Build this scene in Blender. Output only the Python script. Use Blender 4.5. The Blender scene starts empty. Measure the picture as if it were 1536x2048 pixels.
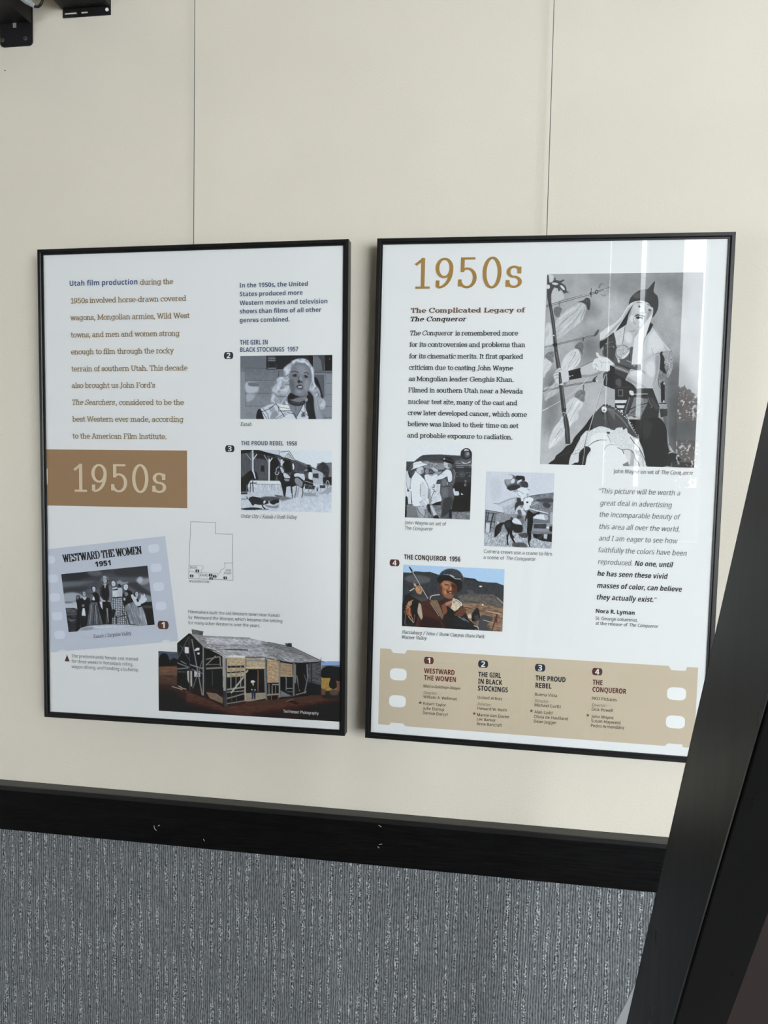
import bpy, bmesh, math, random
import numpy as np
from mathutils import Vector, Matrix
from mathutils.geometry import tessellate_polygon
PI = math.pi
SC = bpy.context.scene; COL = SC.collection
# ---------------------------------------------------------------- camera
cam = bpy.data.cameras.new('camera'); co = bpy.data.objects.new('camera', cam); COL.objects.link(co); SC.camera = co
cam.sensor_fit = 'VERTICAL'; cam.sensor_height = 36; cam.lens = 1520/2048*36; cam.clip_start = .02; cam.clip_end = 100
co.matrix_world = Matrix([[0.988875, -0.028103, 0.14607, 0.28438], [0.147462, 0.056322, -0.987463, -1.37119], [0.019524, 0.998017, 0.059839, 0.08994], [0, 0, 0, 1]])
SC.view_settings.view_transform = 'Standard'; SC.view_settings.look = 'None'; SC.view_settings.gamma = 1; SC.view_settings.exposure = 0.0
SC.view_settings.use_curve_mapping = False
# ---------------------------------------------------------------- room extents, daylight, added side fill
XL, XR, YB, ZF, ZC = -3.2, 5.8, -4.6, -1.46, 2.7
OPEN = [(1.078, 1.098), (1.303, 1.358), (1.604, 1.789), (1.99, 5.5)]       # window openings in the back wall (x from, to)
RZ0, RZ1 = -.6712, -.5755
SKY, WIN_W, LAMP_W, SIDE_W = 7.5, 252., 5., 23.
SIDE = (-3.3, -1.9, -1.0, .4)                                            # added opening in the left wall for the fill light (y from, to; z from, to)
wd = bpy.data.worlds.new('sky'); SC.world = wd; wd.use_nodes = True
wd.node_tree.nodes['Background'].inputs[0].default_value = (.93, .97, 1., 1); wd.node_tree.nodes['Background'].inputs[1].default_value = SKY
for xa, xb, e in ((2.0, 3.7, .5), (3.75, 5.45, .5)):
    la = bpy.data.lights.new('window_daylight', 'AREA'); la.shape = 'RECTANGLE'; la.size = xb-xa-.02; la.size_y = 2.2
    la.energy = WIN_W*e; la.color = (.93, .97, 1.)
    lo = bpy.data.objects.new('window_daylight', la); COL.objects.link(lo); lo.location = ((xa+xb)/2, YB-.02, .25); lo.rotation_euler = (PI/2, 0, 0)
la = bpy.data.lights.new('side_fill', 'AREA'); la.shape = 'RECTANGLE'; la.size = SIDE[3]-SIDE[2]-.02; la.size_y = SIDE[1]-SIDE[0]-.02  # added fill light, brightens the left and lower part of the display wall
la.energy = SIDE_W; la.color = (.95, .98, 1.)
lo = bpy.data.objects.new('side_fill', la); COL.objects.link(lo); lo.location = (XL-.02, (SIDE[0]+SIDE[1])/2, (SIDE[2]+SIDE[3])/2); lo.rotation_euler = (0, -PI/2, 0)
# ---------------------------------------------------------------- materials
def lin(c):
    c = np.asarray(c, float)/255.; return np.where(c <= .04045, c/12.92, ((c+.055)/1.055)**2.4)
def albedo(c):
    """reflectance of a print colour seen as sRGB c on the lit sheet"""
    return np.clip((lin(c) - .012)*1.16, .006, .88)
def principled(name, col, rough=.6, spec=.5, metal=0.):
    m = bpy.data.materials.new(name); m.use_nodes = True; b = m.node_tree.nodes['Principled BSDF']
    b.inputs['Base Color'].default_value = (*[float(x) for x in col], 1); b.inputs['Roughness'].default_value = rough
    b.inputs['Specular IOR Level'].default_value = spec; b.inputs['Metallic'].default_value = metal
    return m, b
def node(m, t, **kw):
    n = m.node_tree.nodes.new(t)
    for k, v in kw.items(): setattr(n, k, v)
    return n
def coords(m, scale):
    tc = node(m, 'ShaderNodeTexCoord'); mp = node(m, 'ShaderNodeMapping'); mp.inputs['Scale'].default_value = scale
    m.node_tree.links.new(tc.outputs['Object'], mp.inputs[0]); return mp.outputs[0]
def noise(m, vec, scale, detail=3., rough=.5):
    n = node(m, 'ShaderNodeTexNoise'); n.inputs['Scale'].default_value = scale; n.inputs['Detail'].default_value = detail; n.inputs['Roughness'].default_value = rough
    m.node_tree.links.new(vec, n.inputs['Vector']); return n.outputs['Fac']
def ramp(m, fac, stops):
    r = node(m, 'ShaderNodeValToRGB'); e = r.color_ramp.elements
    while len(e) < len(stops): e.new(.5)
    for q, (p, c) in zip(e, stops): q.position = p; q.color = (*c, 1)
    m.node_tree.links.new(fac, r.inputs[0]); return r.outputs[0]
def math_(m, op, a, b, clamp=False):
    n = node(m, 'ShaderNodeMath', operation=op, use_clamp=clamp)
    for i, v in enumerate((a, b)):
        if isinstance(v, (int, float)): n.inputs[i].default_value = v
        else: m.node_tree.links.new(v, n.inputs[i])
    return n.outputs[0]
def bump(m, b, h, dist, strength=1.):
    n = node(m, 'ShaderNodeBump'); n.inputs['Distance'].default_value = dist; n.inputs['Strength'].default_value = strength
    m.node_tree.links.new(h, n.inputs['Height']); m.node_tree.links.new(n.outputs[0], b.inputs['Normal'])
M_wall, b = principled('cream_wall', (.8, .77, .71), .7, .25)
v = coords(M_wall, (1, 1, 1)); bump(M_wall, b, noise(M_wall, v, 260, 2.), .0007, .6)
M_wall.node_tree.links.new(ramp(M_wall, noise(M_wall, v, 3.2, 4.), [(.3, (.660, .626, .542)), (.7, (.688, .654, .568))]), b.inputs['Base Color'])
M_room, _ = principled('room_paint', (.30, .28, .245), .8, .2)
M_ceiling, _ = principled('ceiling_paint', (.42, .385, .325), .85, .2)
M_floor, _ = principled('floor_carpet', (.11, .107, .104), .95, .1)
M_white, _ = principled('white_paint', (.8, .8, .79), .5, .4)
# ribbed loop-pile carpet on the lower wall: ribs run up, loops of lighter yarn come and go
M_carpet, b = principled('ribbed_carpet', (.1, .1, .1), .95, .08)
tc = node(M_carpet, 'ShaderNodeTexCoord'); sx = node(M_carpet, 'ShaderNodeSeparateXYZ'); M_carpet.node_tree.links.new(tc.outputs['Object'], sx.inputs[0])
X_ = sx.outputs[0]; CM = lambda op, a, b, cl=False: math_(M_carpet, op, a, b, cl)
wob = noise(M_carpet, coords(M_carpet, (1, .2, .35)), 55, 2.); wob2 = noise(M_carpet, coords(M_carpet, (1, .2, .5)), 22, 2.)
wid = noise(M_carpet, coords(M_carpet, (1, .2, .34)), 42, 2.); loop = noise(M_carpet, coords(M_carpet, (1, .3, .8)), 400, 1.5); tuft = noise(M_carpet, coords(M_carpet, (1, .3, .45)), 300, 1.5)
def wave(x, period): return CM('ADD', CM('MULTIPLY', CM('SINE', CM('MULTIPLY', x, 2*PI/period), 0.), .5), .5)
rib = wave(CM('ADD', X_, CM('MULTIPLY', CM('SUBTRACT', wob, .5), .0075)), .0047)
row = wave(CM('ADD', X_, CM('MULTIPLY', CM('SUBTRACT', wob2, .5), .018)), .0188)
hi = CM('MULTIPLY', CM('SUBTRACT', row, CM('SUBTRACT', 1.62, CM('MULTIPLY', wid, 1.85))), 4., True)
fac = CM('ADD', CM('ADD', CM('MULTIPLY', rib, .30), .15), CM('MULTIPLY', CM('SUBTRACT', tuft, .5), .55))
fac = CM('ADD', fac, CM('MULTIPLY', hi, CM('ADD', CM('MULTIPLY', CM('SUBTRACT', loop, .5), 1.9), .12)))
M_carpet.node_tree.links.new(ramp(M_carpet, fac, [(.0, (.032, .036, .04)), (.30, (.14, .153, .163)), (.50, (.225, .24, .252)), (.85, (.58, .60, .615))]), b.inputs['Base Color'])
bump(M_carpet, b, fac, .004, .7)
# black stained timber
def wood(name, c0, c1, rough, axis, spec=.2):
    m, b = principled(name, c0, rough, spec)
    v = coords(m, axis); g = noise(m, v, 40, 5., .6)
    m.node_tree.links.new(ramp(m, g, [(.35, c0), (.7, c1)]), b.inputs['Base Color']); bump(m, b, g, .0008, .35)
    return m
M_rail = wood('black_stained_rail', (.0018, .0018, .0021), (.0062, .0062, .0066), .5, (.5, 3, 9), .09)
M_cap = wood('black_rail_cap', (.006, .006, .0065), (.014, .014, .0145), .34, (.5, 3, 9), .5)
M_chip, _ = principled('bare_chip', (.55, .55, .53), .7)
M_hole, _ = principled('dark_hole', (.01, .01, .01), .9)
M_frame, _ = principled('black_satin_metal', (.0065, .0068, .0075), .34, .4)
M_black, _ = principled('black_powder_coat', (.010, .010, .011), .5, .35)
M_satin, _ = principled('black_satin', (.010, .010, .011), .45, .35)
M_screw, _ = principled('zinc_screw', (.22, .21, .20), .4, .5, .7)
M_slot, _ = principled('grey_slot', (.33, .30, .28), .6)
M_plug, _ = principled('clear_grey_plug', (.42, .44, .46), .25, .6)
M_wire, _ = principled('steel_wire', (.12, .128, .145), .4, .5, .3)
M_board, _ = principled('grey_board', (.3, .29, .27), .9)
M_paper, _ = principled('white_sheet', (.82, .835, .85), .6, .25)
M_alu, _ = principled('grey_aluminium', (.33, .345, .36), .45, .4, .1)
M_brown, _ = principled('dark_brown_board', (.030, .021, .0205), .6, .2)
M_easel = bpy.data.materials.new('black_lacquer'); M_easel.use_nodes = True
M_easel, b = principled('black_lacquer', (.003, .0031, .0033), .3, .34)
v = coords(M_easel, (1, 1, .12)); g = noise(M_easel, v, 120, 4.)
rr_ = node(M_easel, 'ShaderNodeMapRange'); rr_.inputs[3].default_value = .22; rr_.inputs[4].default_value = .40
M_easel.node_tree.links.new(g, rr_.inputs[0]); M_easel.node_tree.links.new(rr_.outputs[0], b.inputs['Roughness'])
M_photo, b = principled('photo_print', (.5, .5, .5), .55, .3)
at_ = node(M_photo, 'ShaderNodeAttribute'); at_.attribute_name = 'Print'; M_photo.node_tree.links.new(at_.outputs['Color'], b.inputs['Base Color'])
# clear glazing: mirror-like by Fresnel, otherwise transparent
M_glass = bpy.data.materials.new('clear_glazing'); M_glass.use_nodes = True; nt = M_glass.node_tree; nt.nodes.clear()
o_ = nt.nodes.new('ShaderNodeOutputMaterial'); mx = nt.nodes.new('ShaderNodeMixShader'); tr = nt.nodes.new('ShaderNodeBsdfTransparent'); gl = nt.nodes.new('ShaderNodeBsdfGlossy'); fr = nt.nodes.new('ShaderNodeFresnel')
gl.inputs['Roughness'].default_value = .012; fr.inputs['IOR'].default_value = 1.47; tr.inputs[0].default_value = (.985, .99, .99, 1)
ge = nt.nodes.new('ShaderNodeNewGeometry'); mr = nt.nodes.new('ShaderNodeMapRange'); mr.inputs[3].default_value = 1.47; mr.inputs[4].default_value = 1/1.47
nt.links.new(ge.outputs['Backfacing'], mr.inputs[0]); nt.links.new(mr.outputs[0], fr.inputs['IOR'])   # same reflectance on both faces of the pane
nt.links.new(fr.outputs[0], mx.inputs[0]); nt.links.new(tr.outputs[0], mx.inputs[1]); nt.links.new(gl.outputs[0], mx.inputs[2]); nt.links.new(mx.outputs[0], o_.inputs[0])
M_lamp, b = principled('lamp_diffuser', (.9, .8, .6)); b.inputs['Emission Color'].default_value = (1, .74, .46, 1); b.inputs['Emission Strength'].default_value = 6
M_ground, _ = principled('pavement', (.30, .30, .29), .9)
M_bark, _ = principled('bark', (.08, .06, .045), .9)
M_leaf, b = principled('autumn_leaves', (.35, .17, .05), .8)
v = coords(M_leaf, (1, 1, 1)); M_leaf.node_tree.links.new(ramp(M_leaf, noise(M_leaf, v, 6, 2.), [(.38, (.07, .085, .03)), (.55, (.42, .2, .06))]), b.inputs['Base Color'])
M_fence, _ = principled('outside_wall', (.10, .105, .11), .9)
# ---------------------------------------------------------------- slab lettering drawn as pen strokes
# glyph = (advance, strokes): v x y0 y1 stem | s x0 x1 y slab | l polyline | e cx cy rx ry a0 a1 arc | d x y dot
GL = {
'a':(5.3,"e 2.2 3.5 1.65 1.5 0 150;v 3.85 0 3.5;s 3.85 4.9 0;e 2.15 1.45 1.7 1.45 0 360"),
'b':(5.7,"v 1.1 0 7.5;s 0 1.1 7.5;e 3 2.5 1.9 2.5 0 360"),
'c':(4.9,"e 2.6 2.5 2.1 2.5 38 318;v 4.35 3.6 4.7"),
'd':(5.9,"e 2.4 2.5 1.9 2.5 0 360;v 4.3 0 7.5;s 3.2 4.3 7.5;s 4.3 5.4 0"),
'e':(5.2,"e 2.6 2.5 2.1 2.5 0 318;s .5 4.7 2.55"),
'f':(3.4,"v 1.5 0 6;e 2.8 6 1.3 1.5 35 180;s .3 2.8 0;s .3 3 5"),
'g':(5.8,"e 2.4 2.5 1.9 2.5 0 360;v 4.3 -.7 5;e 2.5 -.7 1.8 1.5 195 360;s 4.3 5.4 5"),
'h':(5.9,"v 1.1 0 7.5;s 0 1.1 7.5;s 0 2.1 0;e 2.7 3.3 1.6 1.7 0 180;v 4.3 0 3.3;s 3.4 5.4 0"),
'i':(2.6,"v 1.3 0 5;s .2 1.3 5;s .2 2.4 0;d 1.3 7.1"),
'j':(2.5,"v 1.4 -1 5;s .3 1.4 5;e .2 -1 1.2 1.2 -90 0;d 1.4 7.1"),
'k':(5.5,"v 1.1 0 7.5;s 0 1.1 7.5;s 0 2.1 0;l 1.1 2 4.2 5;l 2.3 2.9 4.4 0;s 3.2 5 5;s 3.4 5.3 0"),
'l':(2.6,"v 1.3 0 7.5;s .2 1.3 7.5;s .2 2.4 0"),
'm':(8.9,"v 1.1 0 5;s 0 1.1 5;s 0 2 0;e 2.6 3.4 1.5 1.6 0 180;v 4.1 0 3.4;s 3.3 5 0;e 5.75 3.4 1.6 1.6 0 180;v 7.35 0 3.4;s 6.5 8.4 0"),
'n':(5.9,"v 1.1 0 5;s 0 1.1 5;s 0 2.1 0;e 2.7 3.3 1.6 1.7 0 180;v 4.3 0 3.3;s 3.4 5.4 0"),
'o':(5.2,"e 2.6 2.5 2.1 2.5 0 360"),
'p':(5.7,"v 1.1 -2.2 5;s 0 1.1 5;s 0 2.1 -2.2;e 3 2.5 1.9 2.5 0 360"),
'q':(5.7,"v 4.3 -2.2 5;s 4.3 5.3 5;s 3.3 5.3 -2.2;e 2.4 2.5 1.9 2.5 0 360"),
'r':(4.2,"v 1.2 0 5;s .1 1.2 5;s .1 2.4 0;e 2.9 3 1.7 2 55 180"),
's':(4.3,"e 2.1 3.75 1.45 1.25 20 270;e 2.15 1.25 1.6 1.25 -165 90;v 3.5 3.6 4.7;v .5 .3 1.4"),
't':(3.6,"v 1.5 1.3 6.6;e 2.7 1.3 1.2 1.3 180 310;s .2 3.2 5"),
'u':(5.9,"v 1.1 1.7 5;s 0 1.1 5;e 2.7 1.7 1.6 1.7 180 360;v 4.3 0 5;s 3.3 4.3 5;s 4.3 5.4 0"),
'v':(5.3,"l .8 5 2.65 0 4.5 5;s 0 1.7 5;s 3.6 5.3 5"),
'w':(7.7,"l .8 5 2.25 0 3.85 5 5.45 0 6.9 5;s 0 1.7 5;s 6 7.7 5"),
'x':(5.3,"l .8 5 4.5 0;l 4.5 5 .8 0;s 0 1.8 5;s 3.5 5.3 5;s 0 1.8 0;s 3.5 5.3 0"),
'y':(5.3,"l .8 5 2.7 .2;l 4.5 5 1.6 -2.2;s 0 1.7 5;s 3.6 5.3 5;s .5 2.2 -2.2"),
'z':(4.6,"s .6 4 5;s .6 4.1 0;l .8 0 3.8 5;v .6 4 5;v 4.1 0 1"),
'A':(7,"l .9 0 3.4 7.2;l 3.4 7.2 6.1 0;s 1.8 5.2 2.3;s 0 1.9 0;s 5.1 7 0;s 2.2 3.4 7.2"),
'B':(6.2,"v 1.3 0 7.2;s .2 3.4 7.2;s .2 3.6 0;s 1.3 3.5 3.8;e 3.4 5.5 1.7 1.7 -90 90;e 3.6 1.9 1.9 1.9 -90 90"),
'C':(7,"e 3.7 3.6 3.2 3.7 40 320;v 6.3 5 7.2"),
'D':(7,"v 1.3 0 7.2;s .2 3.2 7.2;s .2 3.2 0;e 3.1 3.6 3.3 3.6 -90 90"),
'E':(6,"v 1.3 0 7.2;s .2 5.2 7.2;s .2 5.4 0;s 1.3 4 3.7;v 5.2 5.6 7.2;v 5.4 0 1.7"),
'F':(5.8,"v 1.3 0 7.2;s .2 5.3 7.2;s .2 2.6 0;s 1.3 4 3.6;v 5.3 5.6 7.2"),
'G':(7.4,"e 3.7 3.6 3.2 3.7 40 325;v 6.3 5 7.2;v 6.4 .6 2.9;s 4.6 7.2 2.9"),
'H':(7.4,"v 1.5 0 7.2;v 5.9 0 7.2;s 1.5 5.9 3.7;s .3 2.7 0;s .3 2.7 7.2;s 4.7 7.1 0;s 4.7 7.1 7.2"),
'I':(3,"v 1.5 0 7.2;s .3 2.7 0;s .3 2.7 7.2"),
'J':(4.2,"v 2.6 .8 7.2;e 1.2 .8 1.4 1.7 200 360;s 1.4 3.8 7.2"),
'K':(7,"v 1.3 0 7.2;s .2 2.5 0;s .2 2.5 7.2;l 1.3 2.8 5.4 7.2;l 2.7 4.2 5.8 0;s 4.2 6.5 7.2;s 4.6 6.9 0"),
'L':(5.6,"v 1.3 0 7.2;s .2 2.7 7.2;s .2 5.1 0;v 5.1 0 1.9"),
'M':(9,"v 1.4 0 7.2;v 7.6 0 7.2;l 1.5 7.2 4.5 1 7.5 7.2;s .2 2.6 0;s .2 1.6 7.2;s 6.4 8.8 0;s 7.4 8.8 7.2"),
'N':(7.6,"v 1.4 0 7.2;v 6.2 0 7.2;l 1.4 7.2 6.2 0;s .2 2.6 0;s .2 1.4 7.2;s 5 7.4 7.2"),
'O':(7.4,"e 3.7 3.6 3.2 3.7 0 360"),
'P':(6,"v 1.3 0 7.2;s .2 3.6 7.2;s .2 2.6 0;s 1.3 3.5 3.2;e 3.5 5.2 1.9 2 -90 90"),
'R':(6.8,"v 1.3 0 7.2;s .2 3.6 7.2;s .2 2.5 0;s 1.3 3.5 3.5;e 3.5 5.35 1.9 1.85 -90 90;l 3.3 3.5 5.4 0;s 5.2 6.5 0"),
'S':(5.6,"e 2.8 5.4 2 1.8 25 270;e 2.8 1.8 2.1 1.8 -155 90;v 4.7 5.6 7.2;v .6 0 1.6"),
'T':(6.4,"v 3.2 0 7.2;s .5 5.9 7.2;s 2 4.4 0;v .5 5.5 7.2;v 5.9 5.5 7.2"),
'U':(7.2,"v 1.4 2.3 7.2;v 5.8 2.3 7.2;e 3.6 2.3 2.2 2.3 180 360;s .2 2.6 7.2;s 4.6 7 7.2"),
'V':(6.8,"l .9 7.2 3.4 0 5.9 7.2;s 0 2 7.2;s 4.8 6.8 7.2"),
'W':(9.6,"l .9 7.2 2.9 0 4.8 7.2 6.7 0 8.7 7.2;s 0 2 7.2;s 7.6 9.6 7.2"),
'Y':(6.6,"l .9 7.2 3.3 3.2 5.7 7.2;v 3.3 0 3.2;s 2 4.6 0;s 0 2 7.2;s 4.6 6.6 7.2"),
'1':(5,"v 2.9 0 7.2;l 2.9 7.2 1.1 5.9;s 1.2 4.6 0"),
'9':(5.4,"e 2.7 4.9 1.9 2.3 0 360;e 1.3 4.6 3.3 4.6 -96 6;v .95 .3 1.5"),
'5':(5.4,"e 2.45 2.35 2.1 2.35 -160 125;s 1.2 4.3 7.2;v 1.2 4.1 7.2;v .55 .5 1.7"),
'0':(5.4,"e 2.7 3.6 2 3.7 0 360"),
'.':(2.4,"d 1.1 .1"), ',':(2.4,"d 1.2 .1;l 1.3 .1 .7 -1.4"), '-':(3.4,"s .5 2.9 2.5"),
"'":(2,"l 1.1 7.4 .8 5.6"), '/':(5.4,"l 1.2 -.8 4.2 7.8"), ' ':(2.5,""), ':':(2.4,"d 1.1 .1;d 1.1 4.4"),
}
def pen(pts, tx, ty, closed=False):
    """offset a polyline into a ribbon with a pen tx wide across and ty tall"""
    P = np.asarray(pts, float); n = len(P)
    d = P[1:] - P[:-1]; d /= np.maximum(np.hypot(d[:, 0], d[:, 1]), 1e-9)[:, None]
    nr = np.stack([-d[:, 1], d[:, 0]], 1)
    o = np.zeros((n, 2))
    for i in range(n):
        a = nr[i-1] if i > 0 else (nr[-1] if closed else nr[0])
        b = nr[i] if i < n-1 else (nr[0] if closed else nr[-1])
        m = a + b; L = float(m @ m) ** .5
        m = m / L if L > 1e-6 else a
        o[i] = m / max(float(m @ a), .45)
    o = o * np.array([tx, ty]) / 2
    return [(P[i] + o[i], P[i+1] + o[i+1], P[i+1] - o[i+1], P[i] - o[i]) for i in range(n-1)]
def slab_text(text, tx=.8, ty=.7, track=0.):
    """quads of a line of slab lettering in glyph units and its advance"""
    Q = []; x = 0.
    for ch in text:
        acc = ch == '\u2019'
        adv, st = GL.get("'" if acc else ch, GL[' '])
        for s in st.split(';'):
            f = s.split()
            if not f: continue
            v = [float(k) for k in f[1:]]
            if f[0] == 'v':
                q = pen([(v[0], v[1] - ty/2), (v[0], v[2] + ty/2)], tx, ty)
            elif f[0] == 's':
                q = pen([(v[0] - tx*.25, v[2]), (v[1] + tx*.25, v[2])], tx, ty)
            elif f[0] == 'l':
                q = []                                  # straight strokes, each run a little past its ends
                for i in range(0, len(v)-2, 2):
                    a, b = np.array(v[i:i+2]), np.array(v[i+2:i+4]); e = (b-a)/np.hypot(*(b-a))*ty*.5
                    q += pen([a-e, b+e], tx, ty)
            elif f[0] == 'd':
                r = max(tx, ty) * .62
                q = pen([(v[0] - r, v[1]), (v[0] + r, v[1])], 2*r, 2*r)
            else:
                k = max(6, int(abs(v[5] - v[4]) / 14))
                t = np.radians(np.linspace(v[4], v[5], k + 1))
                q = pen(np.stack([v[0] + v[2]*np.cos(t), v[1] + v[3]*np.sin(t)], 1), tx, ty, abs(v[5]-v[4]) > 359)
            Q.append([[(px + x, py) for px, py in quad] for quad in q])
        x += adv + track
    return Q, x
# ---------------------------------------------------------------- printed pictures: a small painter for picture surfaces
RNG = np.random.RandomState(7)
TAB = RNG.rand(128, 128)
def vnoise(x, y):
    xi = np.floor(x).astype(int); yi = np.floor(y).astype(int)
    fx = x - xi; fy = y - yi
    fx = fx*fx*(3-2*fx); fy = fy*fy*(3-2*fy)
    a = TAB[yi % 128, xi % 128]; b = TAB[yi % 128, (xi+1) % 128]
    c = TAB[(yi+1) % 128, xi % 128]; d = TAB[(yi+1) % 128, (xi+1) % 128]
    return (a*(1-fx) + b*fx)*(1-fy) + (c*(1-fx) + d*fx)*fy
def smooth(P, closed):
    P = np.asarray(P, float); n = len(P)
    if n < 3: return P
    Q = np.vstack([P[-1:], P, P[:2]]) if closed else np.vstack([2*P[:1]-P[1:2], P, 2*P[-1:]-P[-2:-1]])
    t = np.linspace(0, 1, 7)[:-1, None]; out = []
    for i in range(1, len(Q)-2):
        a, b, c, d = Q[i-1], Q[i], Q[i+1], Q[i+2]
        out.append(.5*((2*b) + (c-a)*t + (2*a-5*b+4*c-d)*t*t + (3*b-a-3*c+d)*t**3))
    out = np.vstack(out)
    return out if closed else np.vstack([out, P[-1:]])
def box1(m, r, ax):
    if r < 1: return m
    k = 2*r + 1; p = [(0, 0), (0, 0)]; p[ax] = (r+1, r)
    c = np.cumsum(np.pad(m, p, mode='edge'), axis=ax)
    n = m.shape[ax]
    return (np.take(c, range(k, k+n), ax) - np.take(c, range(0, n), ax)) / k
class Canvas:
    def __init__(s, wpx, hpx, res, tint):
        s.k = res; s.W = max(2, int(wpx*res)); s.H = max(2, int(hpx*res)); s.w = wpx; s.h = hpx
        s.I = np.zeros((s.H, s.W, 3)); s.t = tint
    def col(s, c):
        if c[0] == 'g':
            g = float(c[1:]); t = s.t
            return np.array([g*(1-.035*t), g*(1+.0*t), min(255, g*(1+.05*t) + 3*t)])
        return np.array([int(c[i:i+2], 16) for i in (0, 2, 4)], float)
    def mask(s, P, blur):
        P = np.asarray(P, float) * s.k; b = blur*s.k
        m = int(b*1.5) + 2
        x0 = max(0, int(P[:, 0].min()) - m); x1 = min(s.W, int(P[:, 0].max()) + m + 1)
        y0 = max(0, int(P[:, 1].min()) - m); y1 = min(s.H, int(P[:, 1].max()) + m + 1)
        if x1 <= x0 or y1 <= y0: return None
        X0 = x0 - m; Y0 = y0 - m; X1 = x1 + m; Y1 = y1 + m      # pad so that blurring works at the picture edge
        SS = 2 if (X1-X0)*(Y1-Y0) < 90000 else 1
        xs = X0 + (np.arange((X1-X0)*SS) + .5)/SS; ys = Y0 + (np.arange((Y1-Y0)*SS) + .5)/SS
        M = np.zeros((len(ys), len(xs)), bool)
        Q = np.roll(P, -1, 0)
        for (ax, ay), (bx, by) in zip(P, Q):
            if ay == by: continue
            lo, hi = min(ay, by), max(ay, by)
            i0, i1 = np.searchsorted(ys, [lo, hi])
            if i1 <= i0: continue
            xc = ax + (ys[i0:i1] - ay)*(bx-ax)/(by-ay)
            M[i0:i1] ^= xs[None, :] < xc[:, None]
        M = M.astype(float).reshape(Y1-Y0, SS, X1-X0, SS).mean((1, 3))
        r = b*.55
        for q in range(2):
            M = box1(box1(M, int(round(r)), 0), int(round(r)), 1)
        return M[m:-m, m:-m], x0, x1, y0, y1
    def fill(s, P, c, blur=0., op=1.):
        r = s.mask(P, blur)
        if r is None: return
        M, x0, x1, y0, y1 = r; M = M[..., None]*op
        s.I[y0:y1, x0:x1] = s.I[y0:y1, x0:x1]*(1-M) + c*M
    def stroke(s, P, c, w, blur):
        P = np.asarray(P, float)
        d = np.gradient(P, axis=0); L = np.maximum(np.hypot(d[:, 0], d[:, 1]), 1e-6)
        n = np.stack([-d[:, 1], d[:, 0]], 1)/L[:, None]*max(w, .55)/2
        s.fill(np.vstack([P+n, (P-n)[::-1]]), c, blur, min(1., w/.55))
    def run(s, ops):
        for o in ops:
            k = o[0]; P = np.array(o[-1], float).reshape(-1, 2)*np.array([s.w, s.h])/2000
            if k in 'pc': s.fill(smooth(P, True) if k == 'c' else P, s.col(o[1]), o[2])
            elif k in 'sl':
                if k == 'l' and len(P) > 2:
                    for i in range(len(P)-1): s.stroke(P[i:i+2], s.col(o[1]), o[2], o[3])
                else: s.stroke(smooth(P, False) if k == 's' else P, s.col(o[1]), o[2], o[3])
            elif k == 'd':
                t = np.linspace(0, 6.283, 9)[:-1]
                for p in P: s.fill(p + np.stack([np.cos(t), np.sin(t)], 1)*o[2], s.col(o[1]), 0)
            elif k == 'n':
                r = s.mask(P, 1.)
                if r is None: continue
                M, x0, x1, y0, y1 = r
                Y, X = np.mgrid[y0:y1, x0:x1]/s.k; a = np.radians(o[5])
                u = (X*np.cos(a) + Y*np.sin(a))/(o[2]*o[3]); v = (-X*np.sin(a) + Y*np.cos(a))/(o[2]*o[4])
                N = (vnoise(u+7, v+3)*.62 + vnoise(u*2.1+40, v*2.1+20)*.38 - .5)*2*o[1]
                I = s.I[y0:y1, x0:x1]
                s.I[y0:y1, x0:x1] = np.clip(I + (N*M)[..., None]*(.45 + I/255.), 4, 245)
            elif k == 'h':
                r = s.mask(P, 0)
                if r is None: continue
                M, x0, x1, y0, y1 = r; A = np.array(o[3], float).reshape(2, 2)*np.array([s.w, s.h])/2000
                Y, X = np.mgrid[y0:y1, x0:x1]/s.k; D = A[1]-A[0]
                t = np.clip(((X-A[0, 0])*D[0] + (Y-A[0, 1])*D[1])/(D@D), 0, 1)[..., None]
                I = s.I[y0:y1, x0:x1]
                s.I[y0:y1, x0:x1] = I*(1-M[..., None]) + (s.col(o[1])*(1-t) + s.col(o[2])*t)*M[..., None]
            elif k == 'K':
                r = s.mask(P, 0)
                if r is None: continue
                M, x0, x1, y0, y1 = r
                Y, X = np.mgrid[y0:y1, x0:x1]/s.k; u = X + .12*Y; v = Y - .03*X
                g = np.maximum((np.mod(u, o[2])/o[2] > .62)*.75, (np.mod(v, o[3])/o[3] > .62)*.75)
                g = (g*M)[..., None]; I = s.I[y0:y1, x0:x1]
                s.I[y0:y1, x0:x1] = I*(1-g) + s.col(o[1])*g
        return s.I
# ---------------------------------------------------------------- measured layout (millimetres on each sheet, metres in the room)
POS = {'L': (-0.60236, 0.49301, 0.00864), 'R': (0.05932, 0.498, -0.00601)}
BANNER = [(5.5, 382.8), (299.3, 382.8), (299.3, 492.6), (5.5, 492.6)]
BANNER_MARKS = [[(6.4, 408.0), (9.4, 410.2), (10.3, 415.3), (6.3, 413.7)], [(6.2, 419.4), (12.2, 420.5), (11.7, 451.4), (6.2, 451.1)]]
CARD = [(5.5, 579.5), (254.3, 546.9), (279.6, 749.9), (14.0, 784.7), (5.5, 716.9)]
CARD_A = -0.1303
CARD_HOLES = [(230.9, 571.6), (235.6, 608.8), (240.1, 645.4), (245.1, 682.9), (20.1, 636.8), (23.5, 674.1), (28.1, 711.4), (32.8, 748.3)]
CARD_HALF = [(8.3, 592.0), (21.3, 591.6), (25.2, 596.1), (25.1, 602.7), (21.0, 607.0), (8.0, 607.8)]
CARD_NOTCH = [[(244.6, 754.9), (249.1, 749.5), (259.3, 748.0), (264.5, 752.3)], [(27.0, 782.9), (31.8, 778.9), (42.0, 777.8), (47.4, 780.2)]]
TRI = [(47.7, 787.5), (53.2, 801.0), (42.4, 801.1)]
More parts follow.
